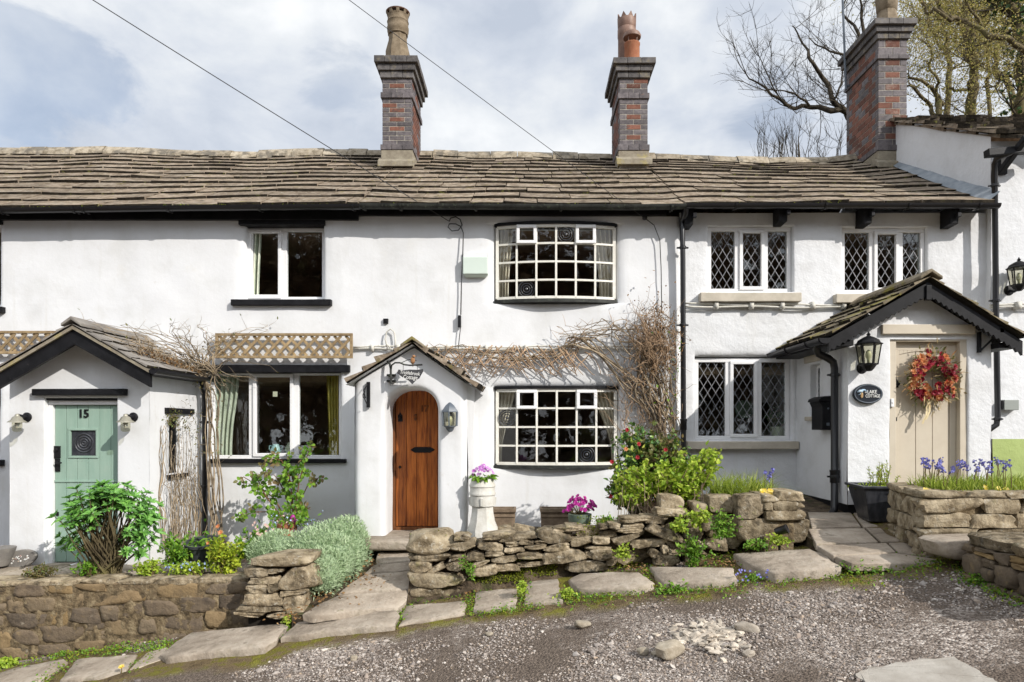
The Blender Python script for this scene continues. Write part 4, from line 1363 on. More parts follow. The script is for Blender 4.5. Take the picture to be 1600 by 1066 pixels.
mb.box(dx0, dx1, dy - .012, dy + .002, split - .012, split + .012)
d15 = mb.build('door', 'green_door', c15, bevel=.003, label='sage green stable door')
u = MB()
rect_frame(u, wx0 - .028, wx1 + .028, wz0 - .028, wz1 + .028, dy - .012, dy + .02, .026)
u.build('window_frame', 'green_door', d15, bevel=.003)
u = MB()
u.box(wx0, wx1, dy + .012, dy + .02, wz0, wz1)
wc = Vector(((wx0 + wx1) / 2, dy + .01, (wz0 + wz1) / 2))
for rr in (.105, .075, .045, .018):
    pts = [wc + Vector((math.cos(q) * rr, 0, math.sin(q) * rr)) for q in [2 * math.pi * t / 24 for t in range(25)]]
    u.tube(pts, .009, 5, cap=False)
u.build('bullseye_glass', 'black_glaze', d15, angle=40)
u = MB()
u.box(X(86, dy), X(95, dy), dy - .02, dy, Z(716, dy), Z(697, dy))
u.lathe([(.02, 0), (.02, .02), (.012, .024)], (X(90.5, dy), dy - .02, Z(703, dy)), 12, axis=(0, -1, 0))
u.box(X(87, dy), X(94.5, dy), dy - .012, dy, Z(737, dy), Z(717, dy))
u.tube([(X(91, dy), dy - .01, Z(723, dy)), (X(91, dy), dy - .05, Z(723, dy)), (X(101, dy), dy - .055, Z(723, dy))], .010, 8)
u.build('handle', 'black', d15, bevel=.003)
MB().box(X(88, dy), X(92, dy), dy - .01, dy, Z(806, dy), Z(800, dy)).build('keyhole', 'black', d15)
text('number', '15', .135, (X(131, dy), dy - .006, Z(647, dy)), 'black', d15, .006, sx=.95, bold=.003)
u = MB()
u.box(pr - .115, pr - .105, 8.23, 8.495, -.555, .125)
u.build('pane', 'glass', c15, label='narrow pane in the porch side wall')
u = MB()
rect_frame(u, 8.226, 8.499, -.558, .128, 0, .05, .035)
for q in u.v:
    yy = q[:, 1].copy()
    q[:, 1], q[:, 0] = q[:, 0].copy(), pr - .10 + yy * 1.0 - .01
u.build('window', 'black', c15, label='narrow dark side window of the porch')
u = MB()
u.box(pr - .06, pr + .035, 8.10, 8.78, .165, .235)
u.build('side_lintel', 'black', c15, bevel=.006)
u = MB()
u.box(pr - .03, pr + .045, 8.15, 8.62, -.615, -.57)
u.build('side_sill', 'black', c15, bevel=.006)
u = MB()
zf = .635
prof = [(math.cos(a) * .05, math.sin(a) * .05) for a in [math.pi + math.pi * i / 8 for i in range(9)]]
gx = er15[0] + .05
v = [(gx + dx, y, zf + dz) for y in (7.50, 9.0) for dx, dz in prof]
u.add(v, [(i, i + 1, i + 10, i + 9) for i in range(8)] + [tuple(range(9)), tuple(reversed(range(9, 18)))])
g15 = thing('gutter', 'short black gutter along the sage door porch roof', 'gutter', (gx, 8.2, zf))
u.build('channel', 'black_plastic', g15, angle=40)

# --- oak door porch with the arched opening
YP = 7.80
pl, pr = X(553, YP), X(729, YP)
ap = (X(644, 7.68), Z(537, 7.68))
el, er = (X(540, 7.68), Z(600, 7.68)), (X(745, 7.68), Z(607, 7.68))
zb = -1.42
al, ar, zs, zta, zdo = X(601, YP), X(684, YP), Z(645, YP), Z(607, YP), -1.245
inner, outer = [], []
NA = 24
for i in range(13):
    inner.append((al, zb + (zs - zb) * i / 12))
for i in range(1, NA):
    a = math.pi - math.pi * i / NA
    ca, sa = math.cos(a), math.sin(a)
    q = (abs(ca) ** 2.4 + abs(sa) ** 2.4) ** (-1 / 2.4)
    inner.append(((al + ar) / 2 + (ar - al) / 2 * ca * q, zs + (zta - zs) * sa * q))
for i in range(13):
    inner.append((ar, zs + (zb - zs) * i / 12))
tl, tr_ = Z(601, 7.8), Z(603, 7.8)
topz = lambda x: (el[1] + (ap[1] - el[1]) * (x - el[0]) / (ap[0] - el[0]) if x < ap[0] else er[1] + (ap[1] - er[1]) * (er[0] - x) / (er[0] - ap[0])) - .03
for k, (x, z) in enumerate(inner):
    if k < 13:
        outer.append((pl, zb + (topz(pl) - zb) * k / 12))
    elif k >= len(inner) - 13:
        outer.append((pr, topz(pr) + (zb - topz(pr)) * (k - len(inner) + 13) / 12))
    else:
        t = (k - 12) / (len(inner) - 25)
        xx = pl + (pr - pl) * t
        outer.append((xx, topz(xx)))
v, f = [], []
NR = 14
n = len(inner)
for k in range(n):
    for j in range(NR + 1):
        t = (j / NR)
        x, z = inner[k][0] + (outer[k][0] - inner[k][0]) * t, inner[k][1] + (outer[k][1] - inner[k][1]) * t
        dI = math.hypot(x - inner[k][0], z - inner[k][1])
        dO = min(abs(x - pl), abs(x - pr))
        y = YP + lump(x, z, 1.3, 30)
        if dI < .055:
            y += .05 * (1 - math.sqrt(max(0, 1 - (1 - dI / .055) ** 2)))
        if dO < .07:
            y += .07 * (1 - math.sqrt(max(0, 1 - (1 - dO / .07) ** 2)))
        v.append((x, y, z))
    x, z = inner[k]
    v += [(x + lump(z, 1, .6), YP + .18, z), (x + lump(z, 2, .6), YP + .62, z)]
S = NR + 3
for k in range(n - 1):
    for j in range(NR):
        a, b = k * S + j, (k + 1) * S + j
        f.append((a, b, b + 1, a + 1))
    a, b = k * S, (k + 1) * S
    f += [(b, a, a + NR + 1, b + NR + 1), (b + NR + 1, a + NR + 1, a + NR + 2, b + NR + 2)]
mb = MB().add(v, f)
side_sheet(mb, 1, pr, YP + .065, WY + .02, zb, topz(pr) + .02, amp=1.2, sd=31)
side_sheet(mb, -1, pl, YP + .065, WY + .02, zb, topz(pl) + .02, amp=1.2, sd=32)
mb.build('porch_wall', 'white', c17, angle=70)
porch_roof(c17, [el, er], 7.66, 8.99, ap, .062, (.28, .5), 'slate', 4, lift=.02, jit=.04, rmat='slate_moss', rw=.13, under='white')
dy = YP + .50
mb = MB()
dxa, dxb = al + .035, ar + .06
for i in range(5):
    a, b = dxa + (dxb - dxa) * i / 5, dxa + (dxb - dxa) * (i + 1) / 5
    mb.box(a + .002, b - .002, dy + rnd(0, .003), dy + .035, -1.20, zta + .1)
d17 = mb.build('door', 'oak', c17, bevel=.003, label='varnished oak plank door')
mb = MB()
mb.box(al - .02, dxa - .004, dy - .03, dy + .05, -1.24, zta + .1)
mb.box(dxa - .002, ar + .05, dy - .035, dy + .06, -1.245, -1.205)
mb.build('door_frame', 'oak_dark', c17, bevel=.004)
mb = MB()
mb.box(al - .03, ar + .05, YP + .05, dy - .03, -1.30, -1.243)
mb.build('threshold', 'flag', c17)
u = MB()
pc = lambda a, b: (X(a, dy), dy - .006, Z(b, dy))
u.prism([pc(641, 703), pc(648, 698.5), pc(672, 698.5), pc(680, 703), pc(672, 707.5), pc(648, 707.5)], (0, .012, 0))
u.build('letter_plate', 'black', d17, bevel=.003)
u = MB()
u.prism([pc(622, 659), pc(622, 649), pc(624, 647), pc(625.5, 644), pc(627, 647), pc(629, 649), pc(629, 659)], (0, .012, 0))
u.lathe([(.022, 0), (.018, .02), (.008, .028)], pc(625.5, 653), 10, axis=(0, -1, 0))
u.lathe([(.018, 0), (.016, .012)], pc(625, 730), 10, axis=(0, -1, 0))
u.build('latch', 'black', d17)
u = MB()
u.lathe([(.012, 0), (.020, .02), (.012, .03)], pc(650, 655), 10, axis=(0, -1, 0))
u.lathe([(.012, 0), (.018, .02), (.010, .03)], pc(650, 649), 10, axis=(0, -1, 0))
u.build('knocker', 'oak_dark', d17, smooth=True)
text('number', '17', .105, (X(663, dy), dy - .004, Z(639, dy)), 'oak_dark', d17, .006, bold=.003)

# --- cream door porch
YP = 7.60
pl, pr, zbl = X(1325, YP), X(1548, YP), -1.0
ap = (X(1452, 7.4), Z(434, 7.4))
el, er = (X(1296, 7.4), Z(523, 7.4)), (X(1600, 7.4), Z(527, 7.4))
mb = MB()
dh = dict(x0=X(1391, YP), x1=X(1512, YP), z0=-.86, z1=Z(523, YP), depth=.16, rl=.012, rr=.03, rt=.01, rb=.01, r=.015)
wall_sheet(mb, pl, pr, -.86, .98, YP, [dh], amp=1.3, sd=40)
gable_sheet(mb, pl, pr, .98, ap[0], ap[1] - .12, .98, 1.0, YP, 1.3, sd=40)
sw = dict(y0=8.343, y1=8.625, z0=.145, z1=.78, depth=.12, rl=.02, rr=.02, rt=.02, rb=.02, r=.02)
side_sheet(mb, -1, pl, YP, WY + .05, -.86, 1.12, [sw], amp=1.2, sd=41)
side_sheet(mb, 1, pr, YP, WY + .05, -.86, 1.12, amp=1.2, sd=42)
mb.build('porch_wall', 'white_rough', cl, angle=70)
for q in ((pl + .01, X(1391, YP), YP + .02, YP + .1), (pl + .015, pl + .1, YP + .1, WY + .03), (X(1512, YP), pr - .01, YP + .02, YP + .1)):
    MB().box(*q, zbl - .1, -.855).build('plinth', 'black', cl)
porch_roof(cl, [el, er], 7.36, 9.03, ap, .028, (.25, .45), 'slate_moss', 6, lift=.014, jit=.03, rmat='slate_moss', rw=.12)
for (e, s) in ((el, -1), (er, 1)):
    verge_board(cl, 'bargeboard', [(e[0], e[1] - .04), (ap[0], ap[1] - .045)], .155, 7.42, 7.46, zig=18)
u = MB()
u.box(ap[0] - .03, ap[0] + .03, 7.40, 7.455, ap[1] - .24, ap[1] - .08)
u.build('king_block', 'black', cl, bevel=.005)
for s, e, wx in ((-1, el, pl), (1, er, pr)):
    u = MB()
    u.prism([(e[0], 7.47, e[1] - .05), (wx - .0 * s, 7.47, e[1] - .05), (wx, 7.47, e[1] - .11), (e[0], 7.47, e[1] - .11)], (0, 1.5, 0))
    u.build('soffit', 'black', cl)
u = MB()
bx = X(1531, 7.56)
u.box(bx - .012, bx + .012, 7.55, 7.595, Z(551, 7.56), Z(519, 7.56))
u.bar(P(1531, 549, 7.565), P(1563, 518, 7.50), .02, .02)
u.box(X(1560, 7.45), X(1566, 7.45), 7.42, 7.5, Z(520, 7.45), Z(510, 7.45))
u.build('bracket', 'black', cl)
u = MB()
u.box(X(1379, 7.56), X(1524, 7.56), 7.555, 7.66, Z(522, 7.56), Z(507, 7.56))
u.build('door_head', 'cream_door', cl, bevel=.006)
u = MB()
rect_frame(u, dh['x0'], dh['x1'], -.858, dh['z1'], YP + .015, YP + .16, .075, wb=.02)
u.build('door_frame', 'cream_door', cl, bevel=.005)
dy = YP + .085
dx0, dx1, dz1 = dh['x0'] + .077, dh['x1'] - .077, dh['z1'] - .077
mb = MB()
rail = .125
mb.box(dx0, dx1, dy, dy + .04, dz1 - rail * .7, dz1)
mb.box(dx0, dx0 + .07, dy, dy + .04, -.83, dz1 - rail * .7)
mb.box(dx1 - .07, dx1, dy, dy + .04, -.83, dz1 - rail * .7)
arc = lambda x: dz1 - rail * .7 - .07 + .06 * (1 - ((x - (dx0 + dx1) / 2) / ((dx1 - dx0) / 2)) ** 2)
ks = [dx0 + .07 + (dx1 - dx0 - .14) * i / 12 for i in range(13)]
for a, b in zip(ks, ks[1:]):
    mb.prism([(a, dy + .001, arc(a)), (b, dy + .001, arc(b)), (b, dy + .001, dz1 - rail * .7), (a, dy + .001, dz1 - rail * .7)], (0, .03, 0))
for i in range(3):
    a, b = dx0 + .07 + (dx1 - dx0 - .14) * i / 3, dx0 + .07 + (dx1 - dx0 - .14) * (i + 1) / 3
    mb.box(a + .003, b - .003, dy + .010, dy + .03, -.83, arc(a) + .06)
dl = mb.build('door', 'cream_door', cl, bevel=.003, label='cream painted plank door')
pc = lambda a, b: (X(a, dy), dy - .006, Z(b, dy))
u = MB()
u.prism([pc(1397, 606), pc(1397, 596), pc(1398.5, 594), pc(1400, 590), pc(1401.5, 594), pc(1403.5, 596), pc(1403.5, 606)], (0, .012, 0))
u.lathe([(.026, 0), (.024, .03), (.01, .036)], pc(1400.5, 600), 10, axis=(0, -1, 0))
u.box(X(1397, dy), X(1401, dy), dy - .01, dy, Z(658, dy), Z(652, dy))
u.build('latch', 'black', dl)
u = MB()
u.box(X(1391, YP) + .005, X(1396.5, YP), YP - .012, YP + .015, Z(636, YP), Z(623, YP))
u.lathe([(.010, 0), (.009, .006)], (X(1394, YP), YP - .012, Z(629, YP)), 10, axis=(0, -1, 0))
u.build('doorbell', 'upvc', cl, bevel=.004)
u = MB()
u.box(pl + .105, pl + .115, 8.35, 8.62, .15, .775)
u.build('pane', 'glass', cl, label='narrow leaded pane in the porch side')
u = MB()
t = MB()
diamonds(t, 8.37, 8.60, .17, .755, 0, .07, .12)
for q in t.v:
    q[:, 1], q[:, 0] = q[:, 0].copy(), pl + .10 + q[:, 1]
t.build('lead_lattice', 'came', cl)
t = MB()
rect_frame(t, 8.344, 8.624, .146, .779, 0, .05, .04)
for q in t.v:
    q[:, 1], q[:, 0] = q[:, 0].copy(), pl + .085 + q[:, 1]
t.build('window', 'upvc', cl, label='narrow side window of the porch')
u = MB()
u.box(pl - .025, pl + .06, 8.26, 8.75, .815, .915)
u.build('side_lintel', 'stone_sill', cl, bevel=.008)
u = MB()
u.box(pl - .045, pl + .06, 8.30, 8.68, .085, .135)
u.build('side_sill', 'stone_sill', cl, bevel=.008)
gx, zf = el[0] - .05, el[1] - .035
gl_ = thing('gutter', 'black gutter along the left eave of the cream door porch', 'gutter', (gx, 8.2, zf))
u = MB()
prof = [(math.cos(a) * .062, math.sin(a) * .062) for a in [math.pi + math.pi * i / 8 for i in range(9)]]
v = [(gx + dx, y, zf + dz) for y in (7.40, 9.02) for dx, dz in prof]
u.add(v, [(i, i + 1, i + 10, i + 9) for i in range(8)] + [tuple(range(9)), tuple(reversed(range(9, 18)))])
u.build('channel', 'black_plastic', gl_, angle=40)
for y in (7.43, 7.8, 8.4):
    b = MB()
    pts = [(gx + math.cos(a) * .068, y, zf + math.sin(a) * .068) for a in [math.pi + math.pi * i / 8 for i in range(9)]]
    for p, q in zip(pts, pts[1:]):
        b.bar(p, q, .035, .008, (Vector(p) + Vector(q)) / 2 - Vector((gx, y, zf)))
    b.build('bracket', 'black_plastic', gl_)
yq = 7.78
downpipe('drainpipe', 'black drainpipe with a swan neck on the corner of the cream door porch', [P(1276, 532, 7.75), P(1276, 546, yq), P(1279, 553, yq), P(1294, 560, yq), P(1302, 566, yq), P(1304, 576, yq), P(1304, 790, yq), P(1303, 798, yq - .03), P(1298, 806, yq - .08)],
         r=.042, clips=[P(1304, 586, yq), P(1304, 745, yq)], collars=[P(1304, 745, yq)])


# ------------------------------------------------------------------ lamps, signs and fittings
def lantern(label, px, ptop, pbot, Yw, depth, mat, half=False, group=None):
    """A six-sided wall lantern with glazed tapering sides, domed cap, finial and a bracket behind it."""
    Yc = Yw - depth
    c = Vector((X(px, Yc), Yc, 0))
    zt_, zb_ = Z(ptop, Yc), Z(pbot, Yc)
    H = zt_ - zb_
    z = lambda q: zb_ + H * q
    w = H * .29
    g = thing('wall_lantern', label, 'lantern', (c.x, Yw, zb_), group)
    fr = MB()
    rot = R(30)
    prof = [(w * 1.12, .665), (w * 1.16, .685), (w * .95, .715), (w * .85, .78), (w * .45, .85), (w * .16, .885), (w * .14, .90)] if not half else [(w * 1.05, .665), (w * 1.05, .70), (w * .55, .90), (w * .12, 1.0)]
    fr.lathe([(r, z(q) - 0) for r, q in prof], c, 6, rot=rot)
    if not half:
        fr.lathe([(w * .10, z(.90)), (w * .2, z(.925)), (w * .1, z(.95)), (.004, z(1.0))], c, 8)
    fr.lathe([(w * .25, z(.0)), (w * .45, z(.06)), (w * .62, z(.14)), (w * .80, z(.165)), (w * .80, z(.19))], c, 6, rot=rot)
    for i in range(6):
        a = rot + 2 * math.pi * i / 6
        u_ = Vector((math.cos(a), math.sin(a), 0))
        rb, rt = (w * .74, w * 1.0) if not half else (w * .92, w * .98)
        fr.bar(c + u_ * rb + Vector((0, 0, z(.18))), c + u_ * rt + Vector((0, 0, z(.675))), .013, .013, u_)
    fr.tube([(c.x, Yw + .01, z(.10)), (c.x, Yw - depth * .5, z(.02)), (c.x, Yc, z(.06))], .016, 8)
    fr.lathe([(w * .55, 0), (w * .5, .012), (w * .2, .02)], (c.x, Yw + .01, z(.10)), 12, axis=(0, -1, 0))
    fr.build('frame', mat, g, angle=35)
    gl = MB()
    for i in range(6):
        a, b = rot + 2 * math.pi * i / 6, rot + 2 * math.pi * (i + 1) / 6
        rb, rt = (w * .72, w * .97) if not half else (w * .90, w * .96)
        gl.add([c + Vector((math.cos(a) * rb, math.sin(a) * rb, z(.19))), c + Vector((math.cos(b) * rb, math.sin(b) * rb, z(.19))), c + Vector((math.cos(b) * rt, math.sin(b) * rt, z(.665))), c + Vector((math.cos(a) * rt, math.sin(a) * rt, z(.665)))], [(0, 1, 2, 3)])
    gl.build('pane', 'lamp_glass', g)
    bb = MB()
    bb.lathe([(.014, z(.19)), (.016, z(.30)), (.03, z(.36)), (.032, z(.44)), (.018, z(.52)), (.004, z(.54))], c, 12)
    bb.build('bulb', 'cream_vase', g, smooth=True)
    return g


lantern('black lantern on the porch wall between oval plaque and roof', 1357, 518, 580, 7.6, .15, 'black', group=None)
lantern('black lantern high on the taller house at the right edge', 1592, 402, 455, 8.95, .17, 'black')
lantern('grey half lantern beside the arched oak door', 703, 629, 674, 7.8, .09, 'leadgrey', half=True)


def barn_lamp(label, px, py, Yw):
    """A round wall plate, a short arm and a shaded jar of glass hanging in front of the wall."""
    b = P(px, py, Yw)
    g = thing('wall_lamp', label, 'wall lamp', tuple(b), 'pair of lamps beside the sage door')
    u = MB()
    u.lathe([(.052, 0), (.055, .012), (.045, .02), (.02, .024)], b, 18, axis=(0, -1, 0))
    u.tube([b + Vector((0, -.02, 0)), b + Vector((0, -.09, .01)), b + Vector((0, -.14, .02)), b + Vector((0, -.15, -.01))], .018, 10)
    u.build('arm', 'black', g, angle=40)
    c = b + Vector((0, -.16, -.02))
    s = MB()
    s.lathe([(.012, .055), (.022, .045), (.024, .03), (.045, .018), (.060, -.012), (.092, -.035), (.094, -.041), (.055, -.038)], c, 20)
    s.build('shade', 'lamp_metal', g, angle=50)
    j = MB()
    j.lathe([(.048, -.04), (.05, -.09), (.046, -.13), (.03, -.145), (.005, -.148)], c, 16)
    j.build('glass_jar', 'lamp_glass', g, smooth=True)
    k = MB()
    k.lathe([(.022, -.045), (.022, -.085), (.008, -.11)], c, 10)
    k.build('bulb', 'upvc', g, smooth=True)


barn_lamp('zinc shaded wall lamp left of the sage green door', 43, 652, 7.79)
barn_lamp('zinc shaded wall lamp right of the sage green door', 209, 652, 7.79)

# hanging slate sign on its iron bracket
g = thing('hanging_sign', 'dark slate sign reading Tricklebrook Cottage above the oak door', 'sign', tuple(P(611, 600, 7.8)))
ys = 7.62
u = MB()
b = lambda a, c, y=ys: P(a, c, y)
u.tube([b(605, 563, 7.76), b(609, 569, 7.72), b(610.5, 576, 7.70), b(611, 600, 7.70)], .013, 8)
u.tube([b(611, 578, 7.70), b(612, 571, 7.68), b(617, 567, 7.66), b(625, 567, ys), b(632, 570, ys), b(641, 571, ys), b(660, 570, ys)], .009, 8)
u.tube([b(627, 567, ys), b(636, 563, ys), b(645, 561, ys), b(651, 564, ys)], .004, 6)
for y in (586.5, 595.5):
    u.bar(b(605, y, 7.77), b(618, y, 7.77), .022, .06, (0, 1, 0))
for a in (630, 652):
    u.tube([b(a, 570.5), b(a, 578)], .003, 5)
u.build('bracket', 'old_black', g, angle=40)
u = MB()
u.prism([b(*p) for p in ((622.5, 577.5), (631, 578.5), (640, 577.5), (651, 578), (661, 576.5), (661, 580.5), (658, 585.5), (655, 591), (649, 595), (644, 600.5), (638.5, 595), (630, 590.5), (624.5, 586.5), (620, 583))], (0, .02, 0))
sg = u.build('slate', 'sign_slate', g, bevel=.003)
text('lettering', 'Tricklebrook', .058, (X(640.5, ys), ys - .003, Z(583.2, ys)), 'white_letter', sg, .002, shear=.12, roll=R(6), sx=.72)
text('lettering', 'Cottage', .066, (X(641, ys), ys - .003, Z(590, ys)), 'white_letter', sg, .002, shear=.12, roll=R(3), sx=.76)
u = MB()
c = b(645, 563.5)
u.rock(c + Vector((0, 0, 0)), (.05, .045, .075), sharp=2.2, rough=.03)
u.rock(c + Vector((.012, -.006, .045)), (.036, .036, .036), sharp=2, rough=.02)
u.prism([c + Vector((-.012, 0, -.02)), c + Vector((.01, 0, -.02)), c + Vector((0, 0, -.075))], (0, .01, 0))
u.add([c + Vector((.028, -.012, .05)), c + Vector((.028, .0, .05)), c + Vector((.026, -.006, .042)), c + Vector((.048, -.01, .046))], [(0, 1, 3), (1, 2, 3), (2, 0, 3)])
tag(u.build('bird_ornament', 'bird_brown', None, smooth=True), 'small brown bird figure perched on the sign bracket', 'ornament')

u = MB()
yq = 7.77
u.box(X(573, yq), X(578, yq), yq - .012, yq + .02, Z(637, yq), Z(597, yq))
u.tube([P(574, 600, 7.74), P(571, 606, 7.66), P(569, 616, 7.60), P(570, 624, 7.60), P(573, 632, 7.72)], .006, 6)
u.tube([P(570, 612, 7.60), P(567, 617, 7.58), P(567.5, 622, 7.58), P(570, 622, 7.59), P(570, 618, 7.6)], .006, 6)
u.tube([P(571.5, 622, 7.60), P(568, 610, 7.60), P(572, 603, 7.66)], .005, 6)
tag(u.build('basket_hook', 'black', None), 'black iron scrolled hook at the left side of the arched porch', 'hook')

# alarm box, sensor, wall cables
g = thing('alarm_box', 'pale green alarm box on the upper wall beside the bow window', 'alarm box', tuple(P(742, 432, WY)))
u = MB()
u.box(X(724, WY), X(763, WY), WY - .10, WY + .03, Z(431, WY), Z(404, WY))
u.prism([(X(724, WY) + .004, WY - .098, Z(431.2, WY)), (X(763, WY) - .004, WY - .098, Z(431.2, WY)), (X(760, WY), WY - .04, Z(434, WY)), (X(727, WY), WY - .04, Z(434, WY))], (0, .06, 0))
u.build('cover', 'alarm', g, bevel=.012)
u = MB()
u.box(X(724, WY), X(763, WY), WY - .03, WY + .03, Z(403.5, WY), Z(396, WY))
u.build('backplate', 'white', g)
u = MB()
u.box(X(599.5, WY), X(607, WY), WY - .035, WY + .03, Z(506, WY), Z(498.5, WY))
u.lathe([(.012, 0), (.012, .012)], (X(604, WY), WY - .035, Z(502.5, WY)), 10, axis=(0, -1, 0))
tag(u.build('sensor', 'black', None, bevel=.003), 'small black square sensor on the white wall above the arched porch', 'sensor')
u = MB()
yq = WY - .05
u.tube([P(606, 546, yq), P(602, 530, yq), P(604, 519, yq), P(610, 514, yq), P(616, 519, yq), P(617.5, 530, yq), P(617.5, 552, yq)], .010, 8)
u.tube([P(602, 535, yq), P(610, 544, yq)], .010, 6)
tag(u.build('pipe_loop', 'white_cable', None, smooth=True), 'white looped overflow pipe on the wall above the arched porch', 'pipe')


def wire(name, label, pts, r, mat, cat='cable', clip=None):
    u = MB()
    out = []
    for i in range(len(pts) - 1):
        a, b = Vector(pts[i]), Vector(pts[i + 1])
        out += [a + (b - a) * k / 4 for k in range(4)]
    out.append(Vector(pts[-1]))
    u.tube(out, r, 6)
    for c in (clip or []):
        u.box(c[0] - .03, c[0] + .03, c[1] - .03, c[1] + .04, c[2] - .03, c[2] + .03)
    return tag(u.build(name, mat, None), label, cat)


yq = WY - .04
u = MB()
for k, dzz in enumerate((0, 3.5)):
    pts = [P(a, 542 + dzz + 1.2 * math.sin(a * .05 + k), yq) for a in range(552, 1060, 12)]
    u.tube(pts, .011, 6)
for a in (582, 622, 700, 760, 822):
    u.box(X(a, yq) - .02, X(a, yq) + .02, yq - .03, yq + .05, Z(549, yq), Z(539, yq))
tag(u.build('wall_cable', 'white_cable', None, smooth=True), 'painted cable run along the wall behind the bare creeper', 'cable')
u = MB()
yk = WY - .015
for k, dzz in enumerate((0, 4)):
    pts = [P(a, 475 + dzz + .006 * (a - 1075) + 1.0 * math.sin(a * .045 + 2 * k), yk) for a in range(1070, 1330, 10)]
    u.tube(pts, .013, 6)
for a in (1119, 1174, 1222, 1270, 1318):
    u.box(X(a, yk) - .025, X(a, yk) + .025, yk - .03, yk + .06, Z(483, yk), Z(472, yk))
tag(u.build('wall_cable', 'white_cable', None, smooth=True), 'white clipped cable run under the upper leaded windows', 'cable')
u = MB()
for k, dzz in enumerate((0, 4)):
    u.tube([P(a, 476 + dzz + 1.0 * math.sin(a * .07 + k), 8.9) for a in range(1546, 1720, 10)], .013, 6)
u.box(X(1590, 8.9) - .03, X(1590, 8.9) + .03, 8.86, 8.96, Z(483, 8.9), Z(472, 8.9))
tag(u.build('wall_cable', 'white_cable', None, smooth=True), 'white clipped cable run on the taller house under its lantern', 'cable')
g = thing('drop_cable', 'thin dark cable hanging down beside the alarm box with a small black connector', 'cable', tuple(P(720, 540, WY)))
u = MB()
yq = WY - .045
u.tube([P(702, 346, yq), P(704, 341, yq), P(712, 339, yq), P(719, 343, yq), P(722, 352, yq), P(716, 360, yq), P(706, 361, yq), P(700, 355, yq), P(702, 350, yq), P(712, 350, yq), P(720, 354, yq), P(724, 364, yq), P(723, 400, yq - .02), P(721, 440, yq), P(720, 492, yq)], .008, 6)
u.tube([P(720, 510, yq), P(718, 525, yq), P(716, 545, yq)], .006, 6)
u.build('wire', 'cable', g, smooth=True)
u = MB()
u.box(X(715.5, yq), X(720.5, yq), yq - .02, yq + .03, Z(512, yq), Z(493, yq))
u.build('connector', 'black_plastic', g, bevel=.005)
u = MB()
u.tube([P(1009, 342, 8.93), P(1022, 352, 8.95), P(1031, 375, 8.95), P(1033, 420, 8.95), P(1034, 490, 8.95)], .006, 6)
u.lathe([(.03, 0), (.034, .03), (.02, .06)], P(1007, 341, 9.0), 10, axis=(0, -1, 0))
tag(u.build('drop_cable', 'cable', None, smooth=True), 'thin dark cable falling from an eaves fixing to the bare creeper', 'cable')


def span(label, a, b, sag, r=.0055):
    u = MB()
    a, b = Vector(a), Vector(b)
    far = b + (b - a) * 1.2
    pts = [a + (far - a) * (k / 30) + Vector((0, 0, -sag * 4 * (k / 30) * (1 - k / 30))) for k in range(31)]
    u.tube(pts, r, 5)
    tag(u.build('overhead_cable', 'cable', None), label, 'cable')


span('overhead cable from the alarm box fixing towards the upper left', P(702, 346, 8.94), P(150, -4, 7.4), .05)
span('overhead cable from the middle bow window eaves towards top centre', P(1007, 341, 8.94), P(548, -4, 7.2), .04, .004)

# letter box, plaques, wreath
pl = X(1325, 7.6)
g = thing('letter_box', 'black metal letter box on the shaded porch side wall', 'letter box', (pl - .07, 8.1, -.03))
u = MB()
za_, zb_ = -.03, .30
u.prism([(pl - .13, 7.96, za_), (pl - .13, 7.96, zb_ - .06), (pl - .16, 7.96, zb_), (pl, 7.96, zb_), (pl, 7.96, za_)], (0, .30, 0))
u.build('box', 'black', g, bevel=.006)
u = MB()
u.prism([(pl - .175, 7.95, zb_ + .002), (pl - .165, 7.95, zb_ + .035), (pl - .10, 7.95, zb_ + .065), (pl + .01, 7.95, zb_ + .07), (pl + .01, 7.95, zb_ + .002)], (0, .32, 0))
u.build('lid', 'black', g, bevel=.005)
u = MB()
u.lathe([(.012, 0), (.010, .006)], (pl - .06, 7.96, .22), 10, axis=(0, -1, 0))
u.box(pl - .08, pl - .045, 7.955, 7.962, .02, .055)
u.build('lock', 'leadgrey', g)


def ellipse(mb, c, rx, rz, y0, y1, n=36, tilt=0, m=0):
    pts = []
    for i in range(n):
        a = 2 * math.pi * i / n
        x, z = rx * math.cos(a), rz * math.sin(a)
        pts.append((c[0] + x * math.cos(tilt) - z * math.sin(tilt), y0, c[2] + x * math.sin(tilt) + z * math.cos(tilt)))
    return mb.prism(pts, (0, y1 - y0, 0), m)


c = P(1357, 615.5, 7.56)
g = thing('house_plaque', 'oval navy plaque reading Lake Cottage with a heron', 'plaque', (c.x, 7.6, c.z - .11))
u = MB()
ellipse(u, c, .165, .112, 7.565, 7.60)
u.build('board', 'plaque_navy', g, bevel=.006)
u = MB()
pts = [c + Vector((math.cos(a) * .150, -.0, math.sin(a) * .098)) for a in [2 * math.pi * i / 40 for i in range(41)]]
u.tube([Vector((p.x, 7.564, p.z)) for p in pts], .006, 6, cap=False)
u.build('rim', 'leadgrey', g)
text('lettering', 'LAKE', .056, (c.x + .040, 7.562, c.z + .020), 'white_letter', g, .004, sx=.84)
text('lettering', 'COTTAGE', .050, (c.x + .048, 7.562, c.z - .026), 'white_letter', g, .004, sx=.70)
text('lettering', 'THE', .026, (c.x - .030, 7.562, c.z + .014), 'white_letter', g, .003, sx=.5)
u = MB()
hc = lambda a, b, y=7.559: Vector((c.x + a, y, c.z + b))
u.tube([hc(-.125, .018), hc(-.10, .028), hc(-.075, .030), hc(-.055, .045), hc(-.035, .040)], [.004, .016, .018, .009, .008], 8)
u.tube([hc(-.038, .040), hc(-.008, .018)], [.007, .002], 6)
u.tube([hc(-.08, .02), hc(-.095, -.008), hc(-.110, -.012)], .003, 5)
